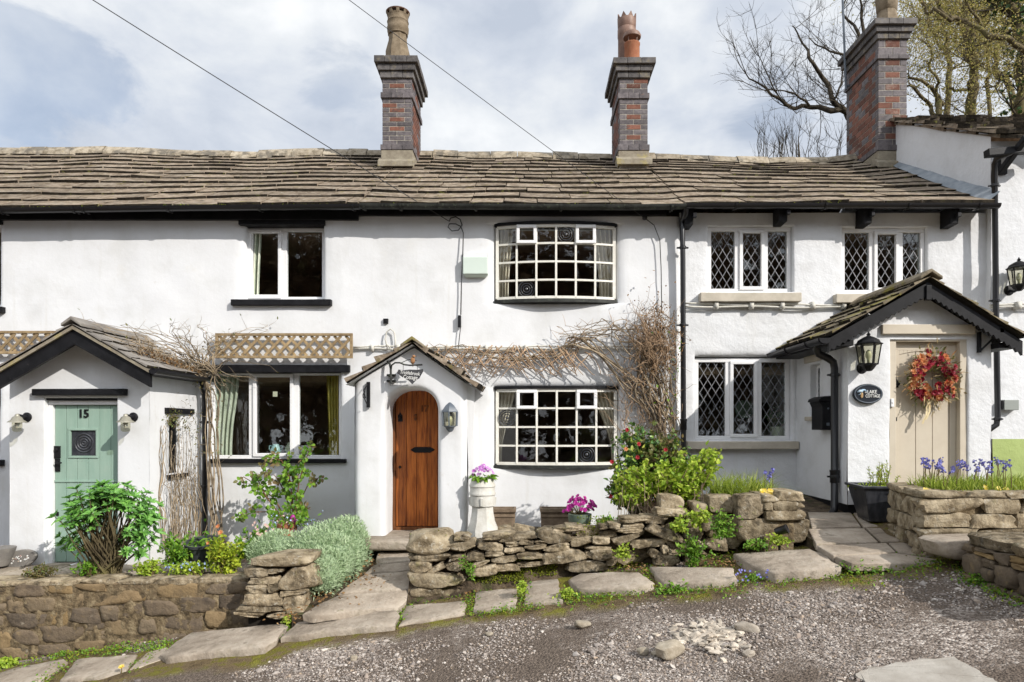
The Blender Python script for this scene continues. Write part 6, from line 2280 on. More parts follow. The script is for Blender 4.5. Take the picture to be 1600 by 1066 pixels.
for i in range(n):
    for j in range(40):
        a = i * 41 + j
        f.append((a, a + 41, a + 42, a + 1))
mb.add(v, f, 1)
mb.build('stonework', ['rubble', 'wall_mortar'], lw, angle=70)
mb = MB()
x = x0
while x < x1 - .05:
    w = min(rnd(.35, .75), x1 - x)
    t = (x + w / 2 - x0) / (x1 - x0)
    mb.rock((x + w / 2, 6.90 + rnd(-.015, .015), tops(t) + .006), (w - .004, rnd(.30, .33), rnd(.05, .075)), rough=.07, sharp=10, n=6, cuts=3)
    x += w
mb.build('coping', 'sandstone', lw, angle=50)

# stacked end pier of the left wall: every stone follows the photograph
pr_ = thing('stone_pier', 'short pier of stacked rough stones beside the silver hedge', 'pier', (X(435, 6.55), 6.6, -1.85))


def stones(mb, lst, ox, oy, sc_, Yf, dep=(.2, .3), rough=.12, sharp=(10, 20), m=0, cuts=5):
    for s in lst:
        x0_, y0_, x1_, y1_ = s[:4]
        rot = R(s[4]) if len(s) > 4 else 0
        yy = Yf + (s[5] if len(s) > 5 else rnd(-.02, .02))
        px0, px1, py0, py1 = ox + x0_ / sc_, ox + x1_ / sc_, oy + y0_ / sc_, oy + y1_ / sc_
        c = P((px0 + px1) / 2, (py0 + py1) / 2, yy)
        W, H = (px1 - px0) * yy / F, (py1 - py0) * yy / F
        if rot:                              # the given box bounds the leaning stone
            s_, c_ = abs(math.sin(rot)), math.cos(rot)
            H2 = max(.03, (H - W * s_) / max(.3, c_ - s_ * .2))
            H = min(H, max(H2, H * .45))
        d_ = rnd(*dep)
        mb.rock(c + Vector((0, d_ / 2, 0)), (W * 1.02, d_, H * 1.04), -rot, rough, rnd(*sharp), n=7, m=m, cuts=cuts)


mb = MB()
PY = 6.50
stones(mb, [(230, 608, 437, 692), (438, 618, 562, 662), (543, 595, 835, 792), (268, 678, 532, 757), (250, 760, 426, 832), (428, 738, 545, 828), (540, 785, 762, 862, -8), (232, 832, 562, 942), (580, 840, 757, 1032), (160, 940, 575, 992), (150, 990, 402, 1042), (410, 1000, 580, 1060)], 340, 780, 5.61, PY, (.25, .34))
mb.box(X(388, 6.62), X(470, 6.62), 6.62, 6.95, -1.95, -1.36, 1)
mb.build('stonework', ['sandstone', 'dark'], pr_, angle=38)
mb = MB()
stones(mb, [(268, 488, 806, 605, -1.5, -.02)], 340, 780, 5.61, PY, (.36, .40), rough=.06, sharp=(8, 9))
mb.build('cap_stone', 'sandstone_pale', pr_, angle=40, label='large pale flat cap stone')

# middle dry stone wall, tumbling at its right end
dw = thing('dry_stone_wall', 'tumbledown dry stone wall in front of the bow windowed cottage', 'wall', (.7, 6.75, -1.8))
mb = MB()
WYF = 6.70
A = [(475, 178, 785, 312, -7), (58, 318, 487, 402), (498, 322, 672, 397, -8), (68, 408, 302, 532), (262, 412, 455, 558, -30), (455, 366, 672, 528, -12), (690, 285, 884, 410, -6), (738, 366, 945, 492, -22), (798, 190, 1084, 292, 3), (888, 284, 1098, 362, 3),
     (558, 108, 724, 186, 5), (850, 72, 1205, 192, -9), (1104, 232, 1322, 328, -8), (1058, 92, 1452, 192, -4), (1238, 282, 1518, 394, -6), (1318, 218, 1562, 277, -3), (955, 335, 1240, 424, -3), (706, 440, 1010, 602, -12), (1108, 180, 1252, 252, -4), (1255, 176, 1420, 222), (1420, 172, 1552, 222),
     (75, 690, 400, 790), (330, 700, 620, 800), (980, 420, 1250, 520, -4, .03), (1230, 400, 1540, 470, -3, .04)]
stones(mb, A, 630, 820, 6.957, WYF)
B = [(2, 448, 268, 545), (125, 425, 255, 460), (222, 408, 358, 450), (42, 538, 248, 628, -6), (48, 578, 378, 722, -9), (258, 492, 434, 582, -6), (432, 498, 565, 562, 3), (375, 563, 578, 614, -3), (375, 612, 470, 664), (420, 602, 582, 684), (238, 678, 552, 772, -2), (540, 662, 625, 728, -4),
     (625, 412, 830, 478, -6), (652, 338, 862, 388, -3), (668, 378, 825, 424, -4), (595, 440, 845, 568, -18), (828, 332, 1010, 404, 3), (862, 392, 1155, 560, 22, -.06), (735, 512, 1005, 585, -3), (932, 268, 1168, 360, 5), (870, 585, 1005, 705, 30, -.04), (925, 638, 1115, 734, 3, -.05),
     (1018, 572, 1135, 655, -8), (972, 562, 1018, 634, 10, -.05), (1005, 525, 1125, 592, 14), (1295, 498, 1485, 604, 2), (1145, 425, 1295, 525, -4), (1345, 438, 1475, 494), (1295, 398, 1405, 452, -4), (1140, 520, 1300, 610), (1150, 600, 1320, 720, 0, .05), (960, 400, 1100, 470, 12, .05),
     (560, 390, 650, 440), (480, 395, 570, 440, -5), (480, 445, 620, 500, 0, .06), (640, 560, 870, 700, 0, .10), (300, 420, 500, 500, 0, .10), (600, 590, 760, 720, 0, .08), (1000, 380, 1160, 440, 3, .05), (1480, 420, 1590, 520, 0, .03), (1470, 500, 1600, 590, 0, .04), (1170, 320, 1260, 420, 0, .06), (1330, 300, 1480, 400, 0, .08)]
stones(mb, B, 840, 740, 5.0, WYF)
def core_y(z): return 6.83 - .55 * max(0, -1.42 - z)
v, f = [], []
prof_t = [(640, 858), (700, 858), (760, 850), (860, 848), (960, 832), (1020, 815), (1080, 800), (1150, 800)]
for i in range(60):
    px = 642 + (1150 - 642) * i / 59
    tp = Z(interp(prof_t, px), 6.88)
    for j in range(8):
        z = -2.0 + (tp + 2.0) * j / 7
        v.append((X(px, 6.88), core_y(z) + .04 * noise.noise(Vector((i * .4, z * 6, 1))), z))
    v.append((X(px, 6.88), 7.2, tp + .02))
for i in range(59):
    for j in range(8):
        a = i * 9 + j
        f.append((a, a + 9, a + 10, a + 1))
mb.add(v, f, 1)
mb.build('stonework', ['sandstone', 'soil'], dw, angle=38)
mb = MB()
stones(mb, [(30, 98, 528, 325, 0, -.03)], 630, 820, 6.957, WYF, (.42, .46), rough=.10, sharp=(8, 9), cuts=7)
mb.build('cap_stone', 'sandstone_pale', dw, angle=40, label='big rounded boulder capping the left end')
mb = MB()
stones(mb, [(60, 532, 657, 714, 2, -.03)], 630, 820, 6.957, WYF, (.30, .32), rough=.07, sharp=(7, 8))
mb.build('base_stone', 'sandstone_pale', dw, angle=40, label='long squared stone at the foot of the left end')
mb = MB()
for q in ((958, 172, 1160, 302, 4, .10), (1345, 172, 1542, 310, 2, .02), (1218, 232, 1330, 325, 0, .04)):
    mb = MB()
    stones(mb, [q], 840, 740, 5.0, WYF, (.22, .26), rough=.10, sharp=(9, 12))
    mb.build('upright_stone', 'sandstone_pale', dw, angle=40)
mb = MB()
for i, (a, b, c_, d_) in enumerate(((772, 800, 835, 826), (806, 830, 845, 815), (836, 870, 846, 818))):
    q = P((a + b) / 2, (c_ + d_) / 2, 7.9)
    mb = MB().rock(q, (.24, .2, .14), rnd(-.2, .2), .12, 6, cuts=4, n=6)
    tag(mb.build('edging_stone', 'sandstone_pale', None, angle=40), ('edging stone before the clay trough beside the white chimney pot', 'orange tinted edging stone between the two clay troughs', 'edging stone before the clay trough beside the green pot')[i], 'stone', 'edging stones by the clay troughs')

ep = thing('stone_block_pier', 'squared stone and brick end of the wall beside the cream door paving', 'pier', (X(1205, 6.55), 6.7, -1.2))
mb = MB()
stones(mb, [(775, 448, 912, 572, 0, 0)], 920, 640, 3.3316, 6.6, (.28, .3), rough=.05, sharp=(14, 18), cuts=3)
stones(mb, [(780, 568, 992, 684, 0, .02), (912, 577, 1140, 700, 0, .03)], 920, 640, 3.3316, 6.6, (.34, .36), rough=.05, sharp=(14, 18), cuts=2)
mb.build('block', 'sandstone', ep, angle=60)
mb = MB()
stones(mb, [(908, 446, 993, 484, 0, .0), (993, 430, 1122, 478, 0, .01), (914, 482, 962, 530), (962, 478, 1126, 532, 0, .01), (925, 530, 1132, 580, 0, .0)], 920, 640, 3.3316, 6.58, (.45, .5), rough=.05, sharp=(14, 18), cuts=3)
mb.box(X(1195, 6.62), X(1240, 6.62), 6.62, 7.1, -1.3, Z(778, 6.6), 1)
mb.build('brickwork', ['sandstone_pale', 'wall_mortar'], ep, angle=60)

# raised planter at the right
pw = thing('planter_wall', 'raised planter of rough stone blocks holding the bluebells', 'planter', (4.2, 5.95, -1.1))
mb = MB()
ztp = Z(768, 5.85)
fl0, fr0 = (3.42, 5.86, 0), (5.2, 5.80, 0)
rubble_face(mb, fl0, fr0, lambda t: -1.14, lambda t: ztp, hs=(.12, .19), ls=(.20, .60), proud=.004, depth=.2, rough=.12, cuts=2, sharp=(12, 18))
rubble_face(mb, (3.62, 6.84, 0), (3.425, 5.90, 0), lambda t: -1.08, lambda t: ztp, hs=(.14, .24), ls=(.22, .42), proud=.004, depth=.2, rough=.10, cuts=2, sharp=(10, 16))
mb.box(3.46, 5.2, 5.90, 6.03, -1.2, ztp - .01, 1)
mb.prism([(3.46, 5.90, ztp - .012), (3.62, 6.75, ztp - .012), (3.75, 6.75, ztp - .012), (3.60, 5.90, ztp - .012)], (0, 0, -.6), 1)
mb.box(3.74, 5.2, 6.70, 6.80, -1.1, ztp - .02, 1)
mb.build('stonework', ['sandstone_pale', 'wall_mortar'], pw, angle=40)
bed('planter_soil', 3.72, 5.2, 5.95, 6.75, lambda x, y: ztp - .04)
mb = MB()
mb.rock((X(1485, 5.62) + .35, 5.60, Z(849, 5.6) - .03), (1.05, .40, .18), rough=.03, sharp=9, n=6)
tag(mb.build('stone_step', 'flag', None, angle=50), 'stone step between the bluebell planter and the nearest wall', 'step')
nw = thing('garden_wall', 'dark stone wall with a smooth slab top at the right edge', 'wall', (3.8, 4.9, -1.3))
mb = MB()
zn = Z(833, 5.3)
rubble_face(mb, (3.44, 5.36, 0), (3.50, 4.3, 0), lambda t: -1.36 - .08 * t, lambda t: zn - .09, hs=(.10, .22), ls=(.10, .26), proud=.014, depth=.16, rough=.14)
rubble_face(mb, (4.4, 5.37, 0), (3.46, 5.37, 0), lambda t: -1.36, lambda t: zn - .09, hs=(.10, .2), ls=(.14, .3), proud=.012, depth=.16)
mb.prism([(3.475, 5.345, zn - .1), (4.4, 5.345, zn - .1), (4.4, 4.3, zn - .1), (3.53, 4.3, zn - .1)], (0, 0, -.6), 1)
mb.build('stonework', ['rubble', 'wall_mortar'], nw, angle=60)
mb = MB()
y = 5.37
while y > 4.3:
    l = rnd(.3, .5)
    mb.rock((3.85 + .03, y - l / 2, zn - .045), (.88, l - .012, .10), rough=.045, sharp=8, n=6)
    y -= l
mb.build('coping', 'sandstone', nw, angle=60)

# ------------------------------------------------------------------ pots and planters
g = thing('flower_pot', 'tapered black planter with rosemary beside the cream door', 'planter', (X(1376, 7.2), 7.2, lz(7.2)))
u = MB()
c = Vector((X(1377, 7.2), 7.22, lz(7.2)))
H = Z(757, 7.2) - c.z
def sq(r, z, k=R(38)): return [c + Vector((math.cos(k + math.pi / 2 * i) * r * 1.0, math.sin(k + math.pi / 2 * i) * r, z)) for i in range(4)]
rings = [sq(.235, 0), sq(.355, H - .03), sq(.385, H - .03), sq(.390, H), sq(.345, H), sq(.335, H - .05)]
v = [p for r_ in rings for p in r_]
f = [(i * 4 + j, i * 4 + (j + 1) % 4, (i + 1) * 4 + (j + 1) % 4, (i + 1) * 4 + j) for i in range(5) for j in range(4)] + [(3, 2, 1, 0)]
u.add(v, f)
u.build('pot', 'black_glaze', g, bevel=.008)
u = MB()
u.add(sq(.336, H - .045), [(0, 1, 2, 3)])
u.build('compost', 'soil', g)
top = c + Vector((0, 0, H - .04))
u = MB()
for i in range(16):
    b0 = top + Vector((rnd(-.10, .10), rnd(-.08, .08), 0))
    tip = b0 + Vector((rnd(-.06, .10), rnd(-.05, .05), rnd(.12, .30)))
    u.tube([b0, (b0 + tip) / 2 + Vector((.012, 0, 0)), tip], [.004, .003, .002], 4, 1)
    n_ = 26
    ts = RNG.uniform(.1, 1, n_)
    pp = np.array(tuple(b0)) + ts[:, None] * (np.array(tuple(tip)) - np.array(tuple(b0)))
    u.leaves(pp, RNG.normal(0, 1, (n_, 3)) * [1, 1, .5] + [0, 0, .9], .035, .010)
n_ = 160
u.leaves(np.array(tuple(top)) + RNG.normal(0, 1, (n_, 3)) * [.13, .10, .015], RNG.normal(0, 1, (n_, 3)) + [0, 0, .6], .04, .02, m=2)
u.build('rosemary', ['lf_yellow', 'stem', 'lf_lime'], g)

# white chimney pot used as a flower stand
g = thing('chimney_pot_planter', 'white weathered chimney pot holding a purple cineraria', 'planter', tuple(P(754, 842, 7.75)))
c = P(754, 842, 7.75)
zz = lambda p: Z(p, 7.75) - c.z
u = MB()
u.lathe([(.185, 0), (.185, zz(826)), (.150, zz(815)), (.130, zz(800)), (.126, zz(791))], c, 8, rot=R(22.5))
u.lathe([(.126, zz(791)), (.140, zz(790)), (.140, zz(774)), (.150, zz(773)), (.152, zz(770)), (.142, zz(768)), (.142, zz(761)), (.150, zz(760)), (.148, zz(757)), (.136, zz(755)), (.130, zz(748)), (.118, zz(748)), (.11, zz(752))], c, 24)
for i in range(4):
    a = R(-90 + 90 * i)
    u.bar(c + Vector((math.cos(a) * .142, math.sin(a) * .142, zz(789))), c + Vector((math.cos(a) * .148, math.sin(a) * .148, zz(777))), .025, .02, (math.cos(a), math.sin(a), 0))
u.build('pot', 'white_pot', g, angle=40)
o = thing('cineraria', 'purple and white cineraria flowering on top of the white chimney pot', 'flowers', tuple(P(754, 750, 7.75)))
t0 = P(754, 748, 7.75)
u = MB()
for i in range(60):
    a, r_ = rnd(0, 6.28), rnd(0, .12)
    p = t0 + Vector((math.cos(a) * r_, math.sin(a) * r_ * .8, .05 + .075 * (1 - (r_ / .12) ** 2) + rnd(-.02, .03)))
    flower(u, p, rnd(.018, .028), 9, (math.cos(a) * .8, -.9 + math.sin(a) * .3, .8), 0, 1)
u.build('blooms', 'fl_purple', o)
u = MB()
n_ = 40
a = RNG.uniform(0, 6.28, n_)
u.leaves(np.array(tuple(t0)) + np.stack([np.cos(a) * .08, np.sin(a) * .08, np.full(n_, .02)], 1), np.stack([np.cos(a), np.sin(a), RNG.uniform(-.5, .3, n_)], 1), RNG.uniform(.06, .11, n_), .06)
u.build('leaves', 'lf_mid', o)


def trough(label, px0, px1, py0, py1, Y, d_=.22):
    x0, x1, z0, z1 = X(px0, Y), X(px1, Y), Z(py1, Y), Z(py0, Y)
    g = thing('clay_trough', label, 'planter', ((x0 + x1) / 2, Y + d_ / 2, z0), 'rectangular clay troughs against the wall')
    u = MB()
    u.prism([(x0 + .02, Y + .01, z0), (x1 - .02, Y + .01, z0), (x1 - .008, Y + .01, z1 - .05), (x0 + .008, Y + .01, z1 - .05)], (0, d_, 0))
    u.build('body', 'old_trough', g, bevel=.006)
    u = MB()
    rect = [(x0, x1, Y - .012, Y + .03), (x0, x1, Y + d_ - .02, Y + d_ + .02), (x0, x0 + .03, Y + .03, Y + d_ - .02), (x1 - .03, x1, Y + .03, Y + d_ - .02)]
    for a, b, c_, e in rect:
        u.box(a, b, c_, e, z1 - .048, z1)
    u.box(x0 + .006, x1 - .006, Y - .002, Y + .009, z1 - .11, z1 - .085)
    u.build('rim', 'old_trough', g, bevel=.008)
    u = MB()
    u.box(x0 + .032, x1 - .032, Y + .032, Y + d_ - .022, z1 - .046, z1 - .02)
    u.build('soil', 'soil', g)


trough('clay trough half behind the white chimney pot', 752, 806, 795, 834, 8.55)
trough('clay trough half behind the green pot of magenta flowers', 844, 896, 795, 834, 8.5)

g = thing('flower_pot', 'round green glazed pot full of magenta flowers on the dry stone wall', 'planter', tuple(P(906, 826, 7.45)))
c = P(906, 828, 7.45)
u = MB()
u.lathe([(.085, 0), (.115, .05), (.128, .13), (.130, .175), (.118, .178), (.11, .15)], c, 22)
u.build('pot', 'green_pot', g, angle=50)
u = MB()
for i in range(46):
    a, q = rnd(0, 6.28), math.sqrt(random.random())
    p = c + Vector((math.cos(a) * .19 * q + .0, math.sin(a) * .13 * q, .20 + .13 * (1 - q * q) + rnd(-.02, .05)))
    flower(u, p, rnd(.022, .032), 7, (math.cos(a) * .7, -.7 + .4 * math.sin(a), .6), 0, 3)
    u.tube([c + Vector((0, 0, .15)), p], .003, 4, 1)
u.build('blooms', ['fl_magenta', 'stem'], g)
u = MB()
c = P(1216, 832, 6.5)
u.lathe([(.012, .0), (.034, .004), (.04, .03), (.042, .10), (.047, .105), (.047, .12), (.036, .115)], c + Vector((-.03, 0, .0)), 16, axis=(.75, -.45, .35))
u.tube([c, c + Vector((.01, 0, -.10)), c + Vector((.012, 0, -.2))], .012, 6)
tag(u.build('spotlight', 'black_plastic', None, angle=50), 'small black garden spotlight in front of the squared stone pier', 'spotlight')
g = thing('flower_pot', 'dark plastic tub tipped among the plants under the dry creeper', 'planter', tuple(P(312, 884, 7.35)))
u = MB()
c = P(314, 882, 7.35)
u.lathe([(.12, 0), (.165, .24), (.178, .24), (.180, .27), (.162, .27), (.15, .2)], c, 20, axis=(.16, -.22, 1))
u.build('tub', 'tub', g, angle=50)
u = MB()
n_ = 70
u.leaves(np.array(tuple(c + Vector((-.02, 0, .2)))) + RNG.normal(0, .06, (n_, 3)), RNG.normal(0, 1, (n_, 3)) + [0, 0, .4], .08, .03)
u.build('leaves', 'lf_mid', g)
g = thing('flower_pot', 'terracotta pot with mixed flowers behind the silver hedge', 'planter', tuple(P(447, 842, 7.75)))
u = MB()
c = P(447, 846, 7.75)
u.lathe([(.06, 0), (.09, .16), (.10, .16), (.102, .20), (.09, .20)], c, 18)
u.build('pot', 'terracotta', g, angle=50)
u = MB()
pos = np.array(tuple(c + Vector((.03, 0, .25)))) + RNG.normal(0, 1, (260, 3)) * [.12, .07, .05]
u.leaves(pos[:170], RNG.normal(0, 1, (170, 3)) + [0, 0, .5], .055, .025)
u.leaves(pos[170:220], RNG.normal(0, 1, (50, 3)), .025, .02, m=1)
u.leaves(pos[220:], RNG.normal(0, 1, (40, 3)), .03, .02, m=2)
u.build('flowers', ['lf_mid', 'fl_forget', 'fl_pink'], g)
u = MB()
c = P(458, 818, 7.75)
u.lathe([(.02, 0), (.035, .02), (.036, .07), (.02, .095), (.018, .10)], c, 12)
u.tube([c, c + Vector((0, 0, -.25))], .006, 5)
tag(u.build('glass_ornament', 'fl_magenta', None, smooth=True), 'pink garden ornament standing behind the terracotta pot', 'ornament')
u = MB()
c = P(-3, 884, 7.6)
u.lathe([(.10, 0), (.15, .12), (.17, .20), (.15, .20)], c, 20)
tag(u.build('stone_bowl', 'plaque_grey', None, angle=50), 'grey stone bowl cut off by the left edge', 'bowl')
# ------------------------------------------------------------------ planting
def npv(p): return np.array(tuple(p), float)


def shrub(root, base, blobs, nstems, nleaf, L, W, mats, stemmat, stem_r=.010, kind_='clump', per=9, shoots=None, spread=.05, name='foliage', bare=0.0, m2=None):
    """Stems from the base to points through the blobs, leaves gathered at and below their tips."""
    base = Vector(base)
    st, lf = MB(), MB()
    tot = sum(b[3] for b in blobs)
    for bl in blobs:
        c, rad, _, wgt = Vector(bl[0]), bl[1], bl[2], bl[3]
        ns = max(2, int(nstems * wgt / tot))
        for i in range(ns):
            d_ = Vector((random.gauss(0, 1), random.gauss(0, 1), random.gauss(0, 1))).normalized()
            r_ = random.random() ** .45
            tip = c + Vector((d_.x * rad[0] * r_, d_.y * rad[1] * r_, d_.z * rad[2] * r_))
            b0 = base + Vector((rnd(-spread, spread), rnd(-spread, spread) * .6, 0))
            mid = b0 + (tip - b0) * .5 + Vector((rnd(-.05, .05), rnd(-.04, .04), rnd(0, .06)))
            if i % 3 == 0 or stemmat and ns < 60:
                st.tube([b0, b0 + (mid - b0) * .55 + Vector((rnd(-.02, .02), 0, 0)), mid, tip], [stem_r, stem_r * .8, stem_r * .6, stem_r * .3], 5)
            else:
                st.tube([mid, (mid + tip) / 2 + Vector((rnd(-.03, .03), 0, rnd(0, .02))), tip], [stem_r * .5, stem_r * .4, stem_r * .2], 4)
            nl = max(3, int(nleaf / max(1, nstems)))
            dirn = (tip - mid).normalized()
            if kind_ == 'rosette':
                szr = rnd(.7, 1.25)
                for tier in range(2):
                    p = tip - dirn * (.05 * tier)
                    k = nl // 2
                    a = np.linspace(0, 6.28, k, endpoint=False) + rnd(0, 6) 
                    u_ = npv(dirn.orthogonal().normalized())
                    w_ = np.cross(npv(dirn), u_)
                    dd = np.cos(a)[:, None] * u_ + np.sin(a)[:, None] * w_ + npv(dirn) * (.7 - .45 * tier)
                    lf.leaves(np.repeat(npv(p)[None], k, 0), dd, RNG.uniform(.55, 1.2, k) * L * szr, W * szr, .12, .22, m=0, up=np.repeat(npv(dirn)[None], k, 0) * 1.5)
            else:
                ts = RNG.uniform(.0, 1.05, nl) ** .7
                pp = npv(mid) + ts[:, None] * npv(tip - mid) + RNG.normal(0, L * .35, (nl, 3))
                dd = RNG.normal(0, 1, (nl, 3)) + npv(dirn) * .4 + np.array([0, -.15, .25])
                mm = 0 if not m2 or random.random() > m2 else 1
                lf.leaves(pp, dd, RNG.uniform(.55, 1.2, nl) * L, RNG.uniform(.7, 1.2, nl) * W, .15, .18, m=mm)
    st.build('stems', stemmat, root)
    return lf.build(name, mats, root)


# rhododendron before the sage door
b = P(165, 897, 7.1)
o = thing('rhododendron', 'rounded glossy evergreen shrub in front of the sage green door', 'shrub', tuple(b))
Yb = 7.05
shrub(o, b, [(P(168, 782, Yb), (.46, .32, .22), 0, 5), (P(125, 800, Yb - .1), (.26, .22, .14), 0, 2), (P(215, 838, Yb), (.20, .22, .18), 0, 1.6), (P(108, 845, Yb - .05), (.16, .18, .13), 0, .9), (P(170, 775, Yb), (.22, .2, .12), 0, 2), (P(225, 800, Yb), (.16, .18, .14), 0, 1.2)],
      125, 125 * 20, .090, .031, ['lf_rhodo'], 'bark', .011, 'rosette', spread=.14)
# small shrubs and plants of the left bed
def low_plant(name, label, cat, px, py, Y, rad, n, L, W, mats, stemmat='stem', ns=24, flowers=None, **kw):
    b = P(px, py, Y)
    o = thing(name, label, cat, tuple(b))
    shrub(o, b, [(b + Vector((0, 0, rad[2] * .95)), rad, 0, 1)], ns, n, L, W, mats, stemmat, kw.pop('sr', .005), spread=rad[0] * .4, **kw)
    if flowers:
        m_, k, r_, zlo = flowers
        u = MB()
        for i in range(k):
            d_ = Vector((random.gauss(0, 1), -abs(random.gauss(0, 1)), abs(random.gauss(0, 1)))).normalized()
            p = b + Vector((0, 0, rad[2] * .95)) + Vector((d_.x * rad[0], d_.y * rad[1], d_.z * rad[2])) * rnd(.8, 1.08)
            flower(u, p, r_ * rnd(.8, 1.2), 6, (d_.x * .6, -1, .5), 0, 2)
        u.build('flowers', m_, o)
    return o


low_plant('leafy_plant', 'dark leafy plant between the glossy shrub and the black tub', 'plant', 272, 884, 7.15, (.20, .16, .16), 520, .07, .026, ['lf_mid'])
low_plant('golden_shrub', 'golden yellow leaved shrub with a few orange flowers', 'shrub', 352, 898, 7.0, (.20, .17, .27), 1150, .05, .028, ['lf_yellow'], ns=46, flowers=('fl_orange', 3, .024, 0))
low_plant('flowering_plant', 'loose plant with pale pink flowers in front of the climbing rose', 'plant', 408, 872, 7.45, (.24, .18, .20), 620, .05, .028, ['lf_mid'], ns=34, flowers=('fl_pink', 26, .018, 0))
low_plant('green_plant', 'low bright green plant at the foot of the glossy shrub', 'plant', 232, 900, 6.98, (.16, .12, .08), 330, .05, .024, ['lf_lime'])
low_plant('forget_me_nots', 'low patch of pale blue forget-me-nots along the wall coping', 'flowers', 300, 899, 6.98, (.26, .12, .07), 520, .045, .02, ['lf_lime'], ns=30, flowers=('fl_forget', 46, .009, 0))
low_plant('green_plant', 'low leafy plant with dry stalks near the oval plaque', 'plant', 62, 902, 6.95, (.19, .10, .06), 340, .04, .016, ['lf_bronze'], ns=24)
low_plant('green_plant', 'low green plant spilling over the coping under the glossy shrub', 'plant', 135, 900, 6.95, (.14, .09, .07), 240, .045, .022, ['lf_mid'])
low_plant('leafy_plant', 'mid green leafy plant between golden shrub and silver hedge', 'plant', 385, 872, 7.2, (.17, .14, .12), 380, .055, .024, ['lf_mid'])

# climbing rose with red stems
b = P(440, 850, 8.3)
o = thing('climbing_rose', 'young climbing rose with reddish stems under the wide lower casement', 'climbing rose', tuple(b))
st, lf, yn = MB(), MB(), MB()
branches = [[(462, 830), (462, 790), (468, 750), (478, 716), (486, 700)], [(462, 830), (458, 790), (452, 745), (440, 720), (420, 712)], [(462, 830), (466, 790), (480, 760), (500, 745)], [(455, 830), (430, 780), (405, 760), (380, 745)],
            [(452, 832), (425, 800), (395, 800), (372, 812)], [(462, 830), (470, 800), (485, 793)], [(460, 820), (445, 770), (435, 750), (428, 742)], [(462, 820), (450, 760), (468, 740), (462, 725)], [(455, 828), (415, 775), (402, 748), (418, 735)]]
for k, br in enumerate(branches):
    yy = 8.35 + .06 * (k % 4)
    pts = [P(a, c_, yy - .03 * i) for i, (a, c_) in enumerate(br)]
    st.tube(pts, [.010 * (1 - .7 * i / len(pts)) for i in range(len(pts))], 6)
    for i in range(1, len(pts)):
        for j in range(3 if i < 2 else 5):
            p = pts[i - 1] + (pts[i] - pts[i - 1]) * rnd(0, 1) + Vector((rnd(-.04, .04), rnd(-.03, .03), rnd(-.03, .03)))
            d_ = Vector((rnd(-1, 1), rnd(-.8, .1), rnd(-.5, .6))).normalized()
            st.tube([p, p + d_ * .08], .002, 3)
            for s in (.045, .075, .10):
                k_ = 2 if s < .09 else 1
                sd = d_.cross(Vector((0, -1, .3))).normalized()
                dd = [npv(d_ * .4 + sd), npv(d_ * .4 - sd)] if k_ == 2 else [npv(d_)]
                tgt = yn if i == len(pts) - 1 and random.random() < .5 else lf
                tgt.leaves(np.repeat(npv(p + d_ * s)[None], k_, 0), np.array(dd), RNG.uniform(.045, .07, k_), .045, .12, .15, up=np.repeat(np.array([[0, -1.2, .5]]), k_, 0))
st.build('stems', 'red_stem', o)
lf.build('leaves', 'lf_mid', o)
yn.build('young_leaves', 'lf_bronze', o)

# silver hedge along the path
ha, hb_ = P(455, 915, 6.72), P(548, 868, 7.65)
o = thing('silver_hedge', 'rounded silver green hedge beside the path to the oak door', 'hedge', tuple(P(500, 900, 7.1)))
core, lf = MB(), MB()
pos, dr = [], []
secs = [(P(478, 893, 6.98), .17, .25), (P(490, 880, 7.08), .22, .28), (P(492, 872, 7.15), .30, .31), (P(512, 864, 7.35), .32, .32), (P(530, 857, 7.55), .30, .33), (P(545, 852, 7.70), .22, .33), (P(440, 862, 7.25), .26, .22), (P(420, 862, 7.25), .22, .16), (P(505, 895, 6.9), .20, .26), (P(530, 880, 7.15), .20, .28), (P(552, 862, 7.5), .18, .28)]
for c, rx, rz_ in secs:
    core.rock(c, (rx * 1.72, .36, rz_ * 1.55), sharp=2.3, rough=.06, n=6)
    for i in range(2300):
        d_ = Vector((random.gauss(0, 1), random.gauss(0, 1), random.gauss(0, 1))).normalized()
        if d_.y > .5 or d_.z < -.75:
            continue
        q = 1 + .08 * noise.noise(Vector((d_.x * 3 + c.x, d_.y * 3, d_.z * 3)))
        p = c + Vector((d_.x * rx, d_.y * .27, d_.z * rz_)) * q * rnd(.84, 1.02)
        pos.append(tuple(p))
        dr.append((d_.x * .9 + rnd(-.8, .8), d_.y * .9 + rnd(-.8, .8), d_.z * .6 + rnd(-.2, 1.1)))
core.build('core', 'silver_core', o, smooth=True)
lf.leaves(np.array(pos), np.array(dr), RNG.uniform(.026, .055, len(pos)), .011, .1, .05)
lf.build('foliage', 'lf_silver', o)

# camellia, lime shrub and grasses by the downpipe
b = P(985, 815, 7.6)
o = thing('camellia', 'dark glossy camellia with red flowers at the corner of the lower bow window', 'shrub', tuple(b))
Yc = 7.75
shrub(o, P(1000, 812, Yc), [(P(1015, 715, Yc), (.36, .26, .28), 0, 5), (P(975, 745, Yc - .1), (.20, .22, .28), 0, 2.5), (P(1050, 700, Yc), (.24, .2, .22), 0, 2.4), (P(962, 775, Yc - .1), (.08, .1, .12), 0, .6), (P(1000, 682, Yc), (.30, .24, .17), 0, 2.4)], 150, 4800, .068, .040, ['lf_dark', 'lf_bronze'], 'bark', .010, m2=.38)
u = MB()
for a, c_ in ((980, 672), (998, 694), (996, 715), (1040, 703), (956, 722), (954, 776), (978, 702)):
    flower(u, P(a, c_, Yc - .24), .027, 7, (rnd(-.4, .4), -1, .3), 0 if (a, c_) != (978, 702) else 1, 3)
u.build('flowers', ['fl_red', 'fl_orange'], o)
b = P(1050, 800, 7.15)
o = thing('currant_bush', 'bright lime green leafy bush in front of the camellia', 'shrub', tuple(b))
Yc = 7.15
